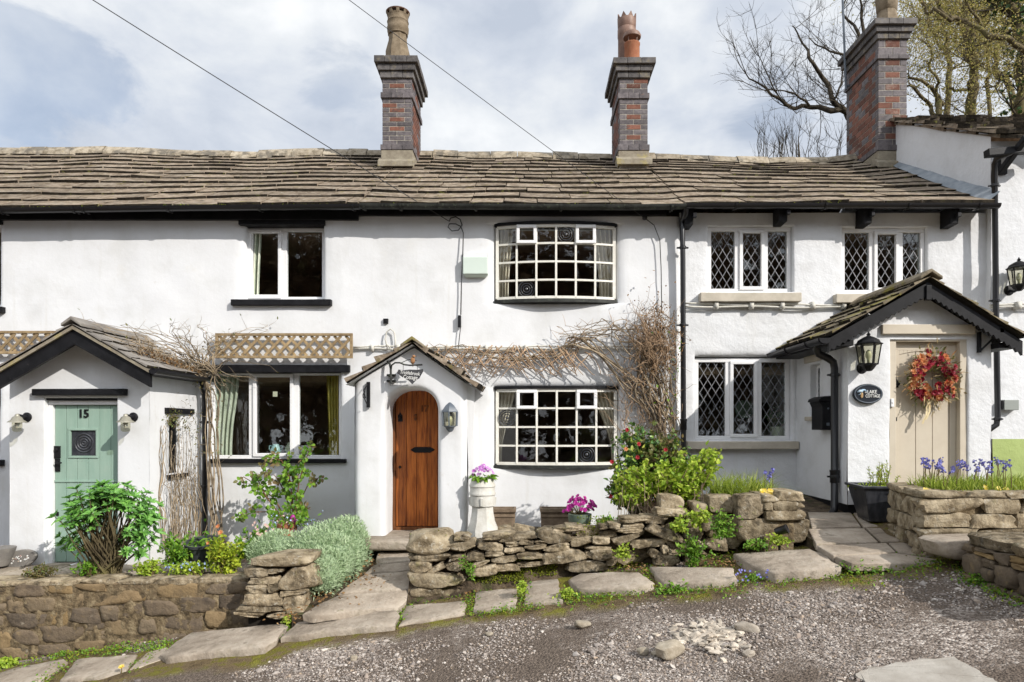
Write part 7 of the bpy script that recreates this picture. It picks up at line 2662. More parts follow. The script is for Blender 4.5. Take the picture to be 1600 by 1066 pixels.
shrub(o, P(1045, 812, Yc), [(P(1010, 745, Yc), (.36, .24, .20), 0, 4), (P(1070, 745, Yc), (.32, .24, .26), 0, 4), (P(1115, 712, Yc), (.16, .16, .10), 0, 1.2), (P(1095, 730, Yc), (.22, .2, .18), 0, 2), (P(970, 765, Yc), (.16, .18, .14), 0, 1)], 150, 3000, .058, .042, ['lf_lime'], 'twig', .006, spread=.22)
u = MB()
for i in range(46):                      # dry stalks inside the bush
    p = P(rnd(960, 1120), rnd(800, 815), rnd(6.98, 7.2))
    u.tube([p, p + Vector((rnd(-.06, .06), rnd(-.04, .04), rnd(.15, .42)))], .004, 4)
u.build('dry_stalks', 'vine_wood', o)


def grass(name, label, cat, px0, px1, py, Y, dY, h, n, mats='lf_grass', lean=.12):
    u = MB()
    for i in range(n):
        p = P(rnd(px0, px1), py, Y) + Vector((0, rnd(0, dY), 0))
        k = h * rnd(.5, 1.15)
        u.blade(p, k, rnd(.006, .012), (random.gauss(0, lean), random.gauss(0, lean) - .02, 0))
    return u


o = thing('grass_clump', 'fine grass clump behind the squared pier with yellow primroses', 'grass', tuple(P(1175, 780, 7.0)))
grass('', '', '', 1120, 1210, 778, 6.95, .4, .29, 520, lean=.2).build('blades', 'lf_grass', o)
u = MB()
for i in range(16):
    flower(u, P(rnd(1188, 1212), rnd(766, 776), 6.78), .024, 6, (rnd(-.5, .5), -1, .6), 0, 1)
u.build('flowers', 'fl_yellow', o)
u = MB()
for a, c_ in ((1195, 738), (1203, 742), (1207, 737), (1201, 747)):
    p = P(a, c_, 7.0)
    u.tube([P(a, 775, 7.0), p], .003, 4, 1)
    for j in range(7):
        flower(u, p + Vector((rnd(-.012, .012), rnd(-.012, .012), rnd(-.03, .03))), .014, 5, (rnd(-1, 1), -1, rnd(-1, 1)), 0, 1)
u.build('bluebells', ['fl_blue', 'stem'], o)
o = thing('bluebells', 'row of bluebells with long grass leaves in the raised stone planter', 'flowers', tuple(P(1520, 770, 6.3)))
u = MB()
for i in range(1500):
    px = rnd(1445, 1640)
    p = Vector((X(px, 6.3), rnd(5.98, 6.65), ztp - .03))
    u.blade(p, rnd(.07, .19), rnd(.006, .012), (random.gauss(0, .09), random.gauss(0, .07) - .03, 0))
u.build('blades', 'lf_grass', o)
u = MB()
for i in range(42):
    px = rnd(1448, 1566) if i < 34 else rnd(1566, 1640)
    yy = rnd(6.0, 6.6)
    x = X(px, 6.3)
    h = rnd(.20, .30)
    ln = Vector((random.gauss(0, .03), random.gauss(0, .03), 0))
    p0b = Vector((x, yy, ztp - .03))
    tp = p0b + Vector((0, 0, h)) + ln
    u.tube([p0b, p0b + Vector((0, 0, h * .6)) + ln * .3, tp], [.004, .003, .002], 4, 1)
    for j in range(9):
        q = tp + (p0b - tp) * rnd(0, .22) + Vector((rnd(-.018, .018), rnd(-.018, .018), 0))
        flower(u, q, rnd(.009, .014), 5, (rnd(-1, 1), -1, rnd(-1.2, .3)), 0, 1)
u.build('flowers', ['fl_blue', 'stem'], o)
u = MB()
for a, c_ in ((1446, 766), (1452, 768), (1540, 762), (1560, 764), (1572, 765)):
    flower(u, P(a, c_, 6.02), .028, 6, (rnd(-.4, .4), -1, .6), 0, 1)
u.build('primroses', 'fl_yellow', o)

# weeds on and below the walls
def fern(name, label, px, py, Y, w, h, n, mat='lf_lime', L=.05, hang=0.0):
    c = P(px, py, Y)
    o = thing(name, label, 'weed', tuple(c - Vector((0, 0, h / 2))))
    st, lf = MB(), MB()
    for i in range(n):
        e = c + Vector((random.gauss(0, w * .45), -abs(random.gauss(0, .05)), random.gauss(0, h * .45)))
        b0 = c + Vector((random.gauss(0, w * .15), .04, -h * .3))
        st.tube([b0, (b0 + e) / 2 + Vector((0, -.03, .02)), e], .0025, 3)
        k = 9
        ts = RNG.uniform(.3, 1.05, k)
        lf.leaves(npv(b0) + ts[:, None] * npv(e - b0) + RNG.normal(0, .012, (k, 3)), RNG.normal(0, 1, (k, 3)) + [0, -.3, .1], RNG.uniform(.6, 1.1, k) * L, L * .5, .1, .2, up=np.repeat(np.array([[0, -.8, .7]]), k, 0))
    st.build('stalks', 'stem', o)
    lf.build('leaves', mat, o)
    return o


fern('weed', 'large lacy green weed at the foot of the tumbled stones', 1083, 862, 6.55, .17, .20, 60, 'lf_mid', .045)
fern('weed', 'lacy green weed hanging over the upright stones', 1127, 822, 6.52, .15, .18, 54, 'lf_mid', .042)
fern('weed', 'leafy green weed on top of the tumbled stones', 1090, 806, 6.6, .17, .10, 34, 'lf_lime', .05)
fern('weed', 'small bright leaved weed beside the big leaning stone', 1058, 820, 6.58, .10, .07, 16, 'lf_lime', .06)
fern('weed', 'small green weed in the hollow of the dry stone wall', 973, 862, 6.58, .12, .09, 26, 'lf_lime', .035)
fern('weed', 'green weed growing in the joint right of the boulder capped end', 733, 884, 6.62, .08, .14, 24, 'lf_mid', .032)
fern('weed', 'small weed near the top of the wall behind the green pot', 948, 812, 6.9, .14, .08, 26, 'lf_mid', .035)
fern('weed', 'low green weed in front of the squared stone pier', 1180, 850, 6.5, .14, .05, 30, 'lf_mid', .04)
fern('weed', 'low green weed around the garden spotlight', 1215, 843, 6.45, .14, .05, 30, 'lf_lime', .035)
fern('weed', 'rounded clump of pale green lobed leaves on the lane edge', 1055, 926, 6.0, .16, .08, 70, 'lf_mid', .045)
fern('weed', 'clump of green leaves between the squarest flagstone and the flaking one', 885, 925, 6.2, .09, .05, 22, 'lf_lime', .035)
fern('weed', 'narrow weed growing in the joint left of the squarest flagstone', 815, 915, 6.35, .04, .08, 18, 'lf_lime', .035)
fern('weed', 'grassy green weed at the foot of the left wall', 12, 1036, 6.6, .13, .06, 24, 'lf_lime', .06)
fern('weed', 'long low weed below the dandelion', 180, 1052, 6.4, .14, .03, 22, 'lf_lime', .05)
fern('weed', 'tuft of green weed where the pier meets the path', 452, 966, 6.5, .07, .04, 14, 'lf_lime', .035)
fern('weed', 'dark green weeds along the paving edge before the cream door', 1350, 886, 5.75, .22, .03, 40, 'lf_mid', .035)
fern('weed', 'green weeds at the foot of the nearest wall on the right', 1530, 905, 5.2, .14, .04, 40, 'lf_mid', .03)
fern('weed', 'pale rosette of weed in front of the thick raised slab', 1250, 912, 5.85, .10, .03, 30, 'lf_mid', .05)
v_ = fern('violets', 'small violets with mauve flowers at the corner of the thick raised slab', 1175, 905, 5.95, .13, .06, 40, 'lf_mid', .03)
v_['category'] = 'flowers'
u = MB()
for i in range(22):
    flower(u, P(rnd(1150, 1205), rnd(890, 912), 5.88), .011, 5, (rnd(-.5, .5), -1, .4), 0, 1)
u.build('flowers', 'fl_blue', v_)
p = onlane(190, 1046, .06)
o = thing('dandelion', 'single yellow dandelion between the left flagstones', 'flower', tuple(p))
u = MB()
for L_ in range(3):
    flower(u, p + Vector((0, 0, .02)), .028 - .005 * L_, 12, (0, -.5, 1), 0, 2)
u.build('flower_head', 'fl_yellow', o)
u = MB()
u.tube([p - Vector((0, 0, .05)), p + Vector((0, 0, .02))], .004, 5)
u.build('stalk', 'stem', o)

# moss and creeping green between the flags
lf = MB()
pos = []


def scatter(px0, py0, px1, py1, n, w, wy, lift=.02):
    for i in range(n):
        t = random.random()
        q = onlane(px0 + (px1 - px0) * t + random.gauss(0, w * 1.3), py0 + (py1 - py0) * t + random.gauss(0, wy * 1.5), lift)
        pos.append(tuple(q + Vector((0, 0, rnd(-.01, .02)))))


for a in ((80, 1026, 270, 1006, 900, 6, 3), (55, 1070, 120, 1030, 160, 5, 3), (200, 1050, 262, 1008, 160, 4, 3), (440, 990, 470, 962, 200, 4, 4), (470, 967, 640, 944, 420, 5, 2.5), (620, 975, 634, 935, 260, 4, 4), (640, 936, 720, 922, 420, 8, 4),
          (730, 958, 742, 920, 260, 5, 4), (735, 905, 830, 895, 700, 8, 6), (740, 962, 840, 948, 320, 8, 2), (812, 945, 826, 900, 240, 4, 4), (878, 940, 1000, 922, 700, 10, 4), (900, 890, 1010, 884, 420, 12, 3), (1005, 905, 1030, 885, 200, 4, 4), (1030, 925, 1160, 915, 500, 12, 5),
          (1110, 880, 1170, 862, 320, 10, 6), (1190, 905, 1310, 898, 420, 10, 5), (1300, 900, 1480, 880, 700, 14, 6), (1300, 880, 1340, 890, 240, 8, 6), (1490, 890, 1600, 945, 380, 6, 4), (0, 1040, 90, 1030, 160, 10, 4)):
    scatter(*a)
pos = np.array(pos)
n_ = len(pos)
h_ = n_ // 2
pm = RNG.permutation(n_)
dr = RNG.normal(0, 1, (n_, 3)) * [1, 1, .5] + [0, 0, .7]
lf.leaves(pos[pm[:h_]], dr[:h_], RNG.uniform(.012, .028, h_), .014, m=0)
lf.leaves(pos[pm[h_:]], dr[h_:], RNG.uniform(.014, .032, n_ - h_), .016, m=1)
lf.build('ground_cover', ['lf_moss', 'lf_mid'], None)
kind(bpy.data.objects['ground_cover'], 'stuff', 'moss and creeping weeds between the flagstones')
lf = MB()
pos = []
for (a, w_, n_) in ((270, 12, 70), (340, 14, 90), (150, 20, 40), (60, 14, 40), (440, 25, 40), (700, 120, 160), (900, 90, 120), (1180, 60, 50)):
    for i in range(n_):
        q = random.gauss(a, w_)
        pos.append(tuple(P(q, interp(EAVE_PX, q) + 1 + rnd(-2, 1), 8.72 + rnd(-.03, .04))))
pos = np.array(pos)
lf.leaves(pos, RNG.normal(0, 1, pos.shape) + [0, -.4, .6], RNG.uniform(.015, .035, len(pos)), .014)
kind(lf.build('gutter_moss', ['lf_moss'], None), 'stuff', 'tufts of moss growing along the gutters')
lf = MB()
pos = []
for (a, c_, b_, d_, Y, n_) in ((735, 884, 830, 902, 6.64, 1300), (800, 874, 870, 892, 6.66, 800), (900, 835, 950, 812, 6.78, 240), (640, 868, 720, 835, 6.8, 60), (930, 870, 1000, 880, 6.66, 260)):
    for i in range(n_):
        q = P(rnd(a, b_), rnd(min(c_, d_) - 6, max(c_, d_) + 8), Y)
        q = P(q.x / q.y * F + CX, CY - q.z / q.y * F, core_y(q.z) - .03)
        pos.append(tuple(q))
pos = np.array(pos)
lf.leaves(pos, RNG.normal(0, 1, pos.shape) + [0, -.7, .4], RNG.uniform(.012, .03, len(pos)), .014, m=0)
kind(lf.build('wall_moss', ['lf_moss'], None), 'stuff', 'moss growing over the low stones of the dry stone wall')
lf = MB()
pos = []
for (a, c_, sx, sy, n_) in ((728, 920, 7, 9, 60), (500, 935, 30, 8, 90), (565, 905, 22, 7, 90), (450, 962, 12, 6, 40), (1120, 878, 22, 5, 70), (1000, 886, 16, 4, 50), (580, 880, 10, 8, 40)):
    for i in range(n_):
        q = on_plane(random.gauss(a, sx), random.gauss(c_, sy), PATH[0] + .02, 0, PATH[2]) if a < 600 else onlane(random.gauss(a, sx), random.gauss(c_, sy), .05)
        pos.append(tuple(q))
pos = np.array(pos)
lf.leaves(pos, RNG.normal(0, 1, pos.shape) * [1, 1, .3], RNG.uniform(.02, .045, len(pos)), .02)
kind(lf.build('leaf_litter', 'lf_dry', None), 'stuff', 'fallen dry leaves along the path edges')


# ------------------------------------------------------------------ bare creepers on the walls
def strand(mb, pts, r0, r1, wob=.03, n=5, m=0, seg=6):
    pts = [Vector(p) for p in pts]
    out = []
    sd = rnd(0, 99)
    for i in range(len(pts) - 1):
        for k in range(seg):
            t = k / seg
            p0, p1, p2, p3 = pts[max(0, i - 1)], pts[i], pts[i + 1], pts[min(len(pts) - 1, i + 2)]
            q = .5 * ((2 * p1) + (p2 - p0) * t + (2 * p0 - 5 * p1 + 4 * p2 - p3) * t * t + (3 * p1 - p0 - 3 * p2 + p3) * t ** 3)
            s = (i * seg + k)
            out.append(q + Vector((noise.noise(Vector((s * .35, sd, 0))), noise.noise(Vector((s * .35, sd, 5))) * .6, noise.noise(Vector((s * .35, sd, 9))))) * wob)
    out.append(pts[-1])
    m_ = len(out)
    mb.tube(out, [r0 + (r1 - r0) * i / (m_ - 1) for i in range(m_)], n, m)
    return out


o = thing('creeper', 'bare woody creeper trained over the lower bow window and piled up at its right', 'creeper', tuple(P(1045, 690, 8.8)))
mb, tw, dk = MB(), MB(), MB()
wl = 8.90
for k in range(7):                      # the long runs along the wall cable
    y0_ = rnd(545, 575)
    pts = [P(1050 - rnd(0, 12), 660, wl), P(1010 - rnd(0, 25), rnd(560, 620), wl - .06), P(940 - rnd(0, 40), rnd(525, 548), wl - .04), P(870, 545 + rnd(-8, 18), wl), P(790, 550 + rnd(-6, 22), wl), P(720, 552 + rnd(-8, 22), wl), P(rnd(655, 700), 548 + rnd(-8, 28), wl)]
    o1 = strand(mb, pts, rnd(.008, .018), .004, .10)
    for q in o1[8::2]:
        if random.random() < .8:
            e = q + Vector((rnd(-.16, .16), rnd(-.05, .02), rnd(-.13, .10)))
            strand(tw, [q, (q + e) / 2 + Vector((rnd(-.03, .03), 0, rnd(-.03, .03))), e], .005, .002, .02, 4, seg=3)
for k in range(62):                      # lattice of crossing stems
    a = rnd(660, 930)
    s = random.choice((-1, 1))
    strand(tw, [P(a, 545 + rnd(-6, 6), wl), P(a + s * rnd(12, 24), rnd(560, 572), wl - .02), P(a + s * rnd(24, 44), rnd(572, 592), wl)], .009, .004, .02, 5, seg=4)
for k in range(13):                      # arching stems above the bow window
    pts = [P(rnd(1035, 1062), rnd(640, 700), wl), P(rnd(1000, 1050), rnd(560, 610), wl - .1), P(rnd(960, 1020), rnd(505, 545), wl - .12), P(rnd(915, 960), rnd(500, 530), wl - .08), P(rnd(870, 905), rnd(505, 540), wl - .05)]
    o1 = strand(mb, pts, rnd(.006, .013), .003, .11)
    for q in o1[6::3]:
        e = q + Vector((rnd(-.14, .12), rnd(-.1, .02), rnd(-.12, .16)))
        strand(tw, [q, e], .004, .0015, .02, 4, seg=3)
for k in range(360):                     # the heap of twigs at the top right
    a, c_ = random.gauss(1022, 19), random.gauss(538, 24)
    if a > 1056 or a < 955:
        continue
    yq = wl - abs(random.gauss(0, .10)) - .02
    p = P(a, c_, yq)
    an = rnd(.8, 2.6) if random.random() < .5 else rnd(0, 6.28)
    l = rnd(.10, .34)
    e = p + Vector((math.cos(an) * l, rnd(-.08, .06), math.sin(an) * l))
    strand(dk if yq > wl - .08 else tw, [p - (e - p) * .5, p + Vector((rnd(-.05, .05), rnd(-.05, .03), rnd(-.05, .05))), e], rnd(.003, .008), .0015, .08, 4, seg=4)
for k in range(150):                     # and its skirt down to the camellia
    a = rnd(965, 1056)
    c_ = rnd(580, 690)
    if c_ < 560 + (1005 - a) * 1.4:
        continue
    p = P(a, c_, wl - abs(random.gauss(0, .06)))
    l = rnd(.15, .4)
    an = random.gauss(1.75, .6)
    e = p + Vector((math.cos(an) * l, rnd(-.05, .05), math.sin(an) * l))
    strand(dk if k % 3 == 0 else tw, [p - (e - p) * .5, p + Vector((rnd(-.04, .04), 0, 0)), e], rnd(.003, .008), .002, .08, 4, seg=4)
for k in range(7):
    strand(dk if k % 2 else mb, [P(1058 - rnd(0, 12), 760, wl), P(1050 - rnd(0, 30), 680, wl - .05), P(1035 - rnd(0, 40), 600, wl - .08), P(1015 - rnd(0, 20), 540, wl - .1)], .017, .008, .12)
mb.build('stems', 'vine_wood', o, smooth=True)
tw.build('twigs', 'twig', o, smooth=True)
dk.build('inner_twigs', 'shaded_twig', o, smooth=True)
lf = MB()
n_ = 420
pos = np.array([tuple(P(random.gauss(1026, 18), random.gauss(530, 34), wl - rnd(.02, .2))) for _ in range(n_)])
lf.leaves(pos, RNG.normal(0, 1, (n_, 3)), RNG.uniform(.02, .045, n_), .02)
lf.build('dead_leaves', 'lf_dry', o)
lf = MB()
n_ = 40
pos = np.array([tuple(P(random.choice((1052, 1046, 1025, 1056, 1060)) + rnd(-5, 5), rnd(520, 690), wl - rnd(.05, .15))) for _ in range(n_)])
lf.leaves(pos, RNG.normal(0, 1, (n_, 3)), .045, .03)
lf.build('green_shoots', 'lf_mid', o)

o = thing('creeper', 'dry tangled creeper climbing beside the sage door porch onto its roof', 'creeper', tuple(P(305, 850, 8.7)))
mb, tw, lf = MB(), MB(), MB()
xw = X(234, 7.79)                        # the porch side wall it clings to
for k in range(52):                      # upright stems against the side wall
    yy = rnd(8.05, 8.85)
    x = xw + rnd(.03, .10)
    zt0 = rnd(-.75, .1)
    strand(mb if k % 6 == 0 else tw, [(x + rnd(-.02, .05), yy + rnd(-.1, .1), -1.6), (x + rnd(0, .05), yy + rnd(-.08, .08), -1.1), (x, yy + rnd(-.06, .06), -.7), (x, yy, zt0)], rnd(.003, .007) if k % 6 else rnd(.007, .010), .002, .07)
pts_tr = []
for k in range(9):                       # main trunk up the corner by the drainpipe
    px = rnd(318, 345)
    o1 = strand(mb, [P(px + rnd(0, 30), 862, 8.75), P(px + rnd(-3, 12), 780, 8.75), P(px + rnd(-4, 6), 690, 8.78), P(px + rnd(-5, 5), 620, 8.76), P(325 + rnd(-14, 8), 585, 8.7)], rnd(.006, .013), .007, .05)
    pts_tr.append(o1[-1])
ends = [(210, 545), (225, 525), (240, 560), (190, 520), (260, 520), (280, 505), (300, 515), (150, 505), (170, 530), (345, 525), (365, 520), (395, 545), (415, 560), (430, 570), (355, 600), (385, 590), (410, 520), (330, 505), (250, 580), (290, 560), (205, 560)]
for k in range(54):                      # fan of stems over the porch roof and wall
    b0 = random.choice(pts_tr)
    a, c_ = random.choice(ends)
    a += rnd(-18, 18)
    c_ += rnd(-14, 14)
    fr = 8.85 if a > 312 else 7.9 + (a - 180) / 140 * .9
    e = P(a, c_, max(7.7, min(8.85, fr)))
    mid = (b0 + e) / 2 + Vector((rnd(-.1, .1), rnd(-.12, 0), rnd(.02, .2)))
    o1 = strand(tw, [b0, b0 + (mid - b0) * .5 + Vector((0, 0, .06)), mid, e], rnd(.005, .009), .002, .07)
    for q in o1[6::4]:
        f_ = q + Vector((rnd(-.16, .16), rnd(-.06, .06), rnd(-.06, .16)))
        strand(tw, [q, f_], .003, .0012, .02, 3, seg=3)
        if random.random() < .25:
            lf.leaves([tuple(f_)], [(rnd(-1, 1), -.4, rnd(-.3, 1))], .045, .02)
for k in range(170):                     # dense mat on the roof corner
    a = rnd(215, 318)
    c_ = 545 + (a - 215) * .42 + rnd(-16, 14)
    yq = 7.75 + (a - 215) / 103 * .95
    p = P(a, c_, yq)
    e = p + Vector((rnd(-.25, .1), rnd(-.1, .1), rnd(-.06, .14)))
    strand(tw, [p, (p + e) / 2 + Vector((0, 0, rnd(-.02, .05))), e], .0045, .002, .03, 4, seg=3)
for k in range(60):                      # twiggy bits low on the trunk
    p = P(rnd(240, 350), rnd(600, 740), rnd(8.4, 8.75))
    e = p + Vector((rnd(-.15, .15), rnd(-.08, .02), rnd(-.1, .14)))
    strand(tw, [p, e], .003, .0012, .03, 3, seg=3)
    lf.leaves(np.array([tuple(e)] * 3) + RNG.normal(0, .03, (3, 3)), RNG.normal(0, 1, (3, 3)), .04, .018)
for k in range(70):                      # arching leafy spray over the narrow window
    t = rnd(0, 1)
    p = P(222 + 70 * t + rnd(-8, 8), 690 - 42 * math.sin(t * 2.4) + rnd(-8, 14), 7.9 + .5 * t)
    lf.leaves(np.array([tuple(p)] * 5) + RNG.normal(0, .03, (5, 3)), RNG.normal(0, 1, (5, 3)), .04, .016)
    if k % 2:
        strand(tw, [p, p + Vector((rnd(-.1, .1), 0, rnd(-.1, .1)))], .0025, .001, .02, 3, seg=3)
for k in range(5):
    strand(mb, [P(258, 860, 8.0), P(255 - rnd(0, 8), 790, 7.98), P(255 + rnd(-6, 6), 720, 8.0), P(250 + rnd(-12, 20), 665, 8.0)], .006, .003, .06)
mb.build('stems', 'vine_wood', o, smooth=True)
tw.build('twigs', 'vine_wood', o, smooth=True)
lf.build('leaves', 'lf_bronze', o)
lf = MB()
n_ = 500
pp = []
for i in range(n_):
    a = rnd(215, 310)
    pp.append(tuple(P(a, 548 + (a - 215) * .42 + rnd(-9, 9), 7.8 + (a - 215) / 103 * .9)))
lf.leaves(np.array(pp), RNG.normal(0, 1, (n_, 3)), RNG.uniform(.02, .05, n_), .018)
lf.build('dead_leaves', 'lf_dry', o)


# ------------------------------------------------------------------ trees beyond the roofs
def limb_px(mb, pts, Y, r0, r1, n=6, wob=.0):
    q = [P(a, b_, Y + rnd(-.3, .3)) for a, b_ in pts]
    out = strand(mb, q, r0, r1, wob or .08, n, seg=5)
    return out


def sprout(mb, path, r, depth, ln, dens, tips, up=.35, spread=1.0, n=4, frm=.15):
    """Twigs growing from a limb, getting finer; tips collects their ends."""
    k = max(1, int(dens * len(path)))
    L = len(path)
    for _ in range(k):
        i = min(L - 2, int(L * (frm + (1 - frm) * random.random())))
        p = path[i]
        t = (path[i + 1] - path[i]).normalized()
        d_ = (t * .7 + Vector((random.gauss(0, spread), random.gauss(0, spread * .7), random.gauss(up, spread * .7)))).normalized()
        l = ln * rnd(.5, 1.2)
        mid = p + d_ * l * .5 + Vector((rnd(-.08, .08), rnd(-.08, .08), rnd(0, .1))) * l
        e = p + d_ * l + Vector((rnd(-.15, .15), 0, rnd(0, .25))) * l
        q = strand(mb, [p, mid, e], r, r * .45, .05 * l, n, seg=3)
        tips.append(e)
        tips.append(mid)
        if depth > 0:
            sprout(mb, q, r * .55, depth - 1, ln * .58, dens * (1.5 if depth > 1 else 1.2), tips, up, spread, 3, .2)


def zo(lst, s, ox, oy=0): return [(ox + a / s, oy + b_ / s) for a, b_ in lst]


o = thing('bare_tree', 'leafless tree spreading left behind the large chimney', 'tree', tuple(P(1390, 330, 16)))
mb, tips = MB(), []
B1 = [([(655, 640), (640, 605), (560, 590), (430, 575), (340, 585), (270, 550), (190, 470), (100, 420)], .085, .015), ([(700, 680), (640, 610), (570, 550), (510, 430), (450, 340), (410, 260), (340, 140)], .09, .012),
      ([(700, 420), (620, 300), (520, 270), (430, 205)], .04, .010), ([(720, 420), (700, 200), (660, 130), (620, 60), (640, -60)], .05, .012), ([(430, 575), (380, 530), (300, 500), (190, 480)], .03, .008),
      ([(740, 300), (720, 100), (700, -60)], .05, .015), ([(560, 560), (600, 480), (610, 380), (560, 300)], .03, .008), ([(300, 570), (240, 480), (170, 330), (110, 200)], .02, .006)]
for pts, r0, r1 in B1:
    path = limb_px(mb, zo(pts, 3.478, 1140), 16, r0, r1)
    sprout(mb, path, max(.009, r1 * .8), 2, 1.0, .42, tips, .35, .8)
mb.build('branches', 'bark_dark', o, smooth=True)
mb = MB()
strand(mb, [P(1400, 700, 16), P(1395, 400, 16), P(1372, 240, 16), P(1345, 190, 16), P(1325, 172, 16)], .25, .09, .1, 8)
mb.build('trunk', 'bark', o, smooth=True)
o = thing('bare_bush', 'twiggy bare bush showing above the ridge left of the large chimney', 'bush', tuple(P(1250, 400, 18)))
mb, tips = MB(), []
for i in range(26):
    px = rnd(1180, 1315)
    path = strand(mb, [P(1250 + (px - 1250) * .5, 420, 18), P(px - 3, 300, 18 + rnd(-1, 1)), P(px + rnd(-8, 8), rnd(195, 235), 18)], .03, .006, .15, 4, seg=6)
    sprout(mb, path, .006, 1, .5, .5, tips, .6, .5, 3, .5)
mb.build('branches', 'bark_dark', o, smooth=True)


def leafy(label, limbs, Y, base_px, n_leaf, leafL, dens=.42, ln=1.3, ivy=False, mat='lf_tree'):
    o = thing('woodland_tree', label, 'tree', tuple(P(base_px, 600, Y)), 'trees in the wood behind the houses')
    mb, tips = MB(), []
    tr = MB()
    for i, (pts, r0, r1) in enumerate(limbs):
        path = limb_px(tr if i == 0 else mb, pts, Y, r0 * .8, r1 * .8, 8 if i == 0 else 6, .18)
        sprout(mb, path, max(.010, r1 * .28), 2, ln, dens, tips, .25, .9, 4, .1)
    tr.build('trunk', 'bark', o, smooth=True)
    mb.build('branches', 'bark_dark' if ivy else 'bark', o, smooth=True)
    tp = np.array([tuple(t) for t in tips])
    n_leaf = int(n_leaf * 1.5)
    leafL *= .62
    idx = RNG.integers(0, len(tp), n_leaf)
    pos = tp[idx] + RNG.normal(0, .22, (n_leaf, 3))
    lf = MB()
    lf.leaves(pos, RNG.normal(0, 1, (n_leaf, 3)) + [0, 0, -.2], RNG.uniform(.5, 1.1, n_leaf) * leafL, leafL * .5)
    lf.build('crown', mat, o)
    if ivy:
        lf = MB()
        pth = [P(a, b_, Y) for a, b_ in limbs[0][0]]
        pp = []
        for i in range(500):
            j = random.randrange(len(pth) - 1)
            q = pth[j] + (pth[j + 1] - pth[j]) * random.random()
            an = rnd(0, 6.28)
            rr = abs(random.gauss(.35, .18))
            pp.append((q.x + math.cos(an) * rr, q.y + math.sin(an) * rr, q.z + rnd(-.2, .2)))
        lf.leaves(np.array(pp), RNG.normal(0, 1, (len(pp), 3)) + [0, -.4, -.2], .13, .12)
        lf.build('ivy', 'lf_ivy', o)


T = lambda l: zo(l, 5.33, 1400)
leafy('forked woodland tree with a dark twisting trunk', [(T([(625, 2600), (625, 980), (640, 700), (655, 560), (600, 420), (585, 250), (575, 120), (610, -80)]), .20, .07), (T([(655, 560), (650, 450), (620, 300), (680, 190), (760, 90), (850, -40)]), .14, .05), (T([(640, 800), (540, 740), (420, 720)]), .07, .03), (T([(585, 250), (480, 180), (380, 60), (300, -60)]), .08, .03)], 20, 1517, 3600, .13)
leafy('slim mossy woodland tree just right of the large chimney', [(T([(410, 2600), (410, 960), (430, 600), (415, 420), (400, 300), (380, 150), (390, -80)]), .13, .05), (T([(430, 650), (560, 480), (640, 420)]), .05, .02), (T([(415, 420), (330, 280), (260, 150), (240, -30)]), .05, .02)], 22, 1480, 2600, .12)
leafy('low branching woodland tree close behind the large chimney', [(T([(380, 2600), (370, 990), (345, 880), (320, 750), (220, 670), (100, 630)]), .12, .035), (T([(370, 990), (240, 850), (150, 745), (60, 735)]), .08, .03), (T([(345, 880), (360, 700), (300, 580), (280, 420), (190, 300)]), .06, .02)], 19, 1470, 1500, .11)
leafy('woodland tree with a long diagonal bough across the top right', [(T([(1500, 1400), (1300, 700), (1060, 410), (880, 330), (700, 235), (560, 190), (430, 140), (290, 90), (140, -10), (60, -60)]), .11, .025), (T([(700, 235), (620, 60), (560, -60)]), .05, .02), (T([(430, 140), (380, 60), (320, -50)]), .05, .02)], 17, 1660, 1800, .11)
leafy('ivy clad dark trunk at the right edge', [(T([(1080, 2600), (1040, 1000), (1045, 600), (1050, 300), (990, 150), (900, -40), (870, -150)]), .20, .12), (T([(1050, 300), (1000, 60), (1060, -100)]), .12, .05), (T([(1040, 600), (880, 680), (720, 730)]), .05, .02)], 18.5, 1598, 1500, .12, ivy=True)
leafy('leaning mossy woodland tree near the right edge', [(T([(1010, 2600), (965, 900), (860, 640), (840, 480), (880, 330), (900, 180), (840, 60), (870, -90)]), .14, .05), (T([(860, 640), (960, 560), (1060, 540)]), .05, .02), (T([(840, 480), (740, 380), (640, 330)]), .04, .02)], 23, 1575, 3200, .13)
leafy('distant yellow green woodland tree behind the others', [(T([(760, 2600), (760, 900), (770, 600), (740, 300), (760, 0)]), .12, .04), (T([(760, 800), (880, 700), (980, 600)]), .05, .02), (T([(770, 600), (640, 500), (560, 420)]), .05, .02)], 28, 1543, 4200, .16, ln=2.2)

# the wooded bank across the lane, which the windows mirror
lf, tr = MB(), MB()
kk = 0
for i in range(34):
    x, y = -36 + i * 2 + rnd(-1, 1), -22 - rnd(0, 7)
    h = rnd(10.5, 14)
    tr.tube([(x, y, -2.5), (x + rnd(-.4, .4), y, h * .5), (x + rnd(-.8, .8), y, h)], [.25, .18, .05], 6)
    n_ = 1300
    pos = np.array([x, y, h * .5]) + RNG.normal(0, 1, (n_, 3)) * [1.3, 1.3, h * .25]
    lf.leaves(pos, RNG.normal(0, 1, (n_, 3)), .75, .6)
o = kind(lf.build('woodland', 'lf_wood', None), 'stuff', 'dark wood across the lane')
tr.build('woodland_trunks', 'bark', o)

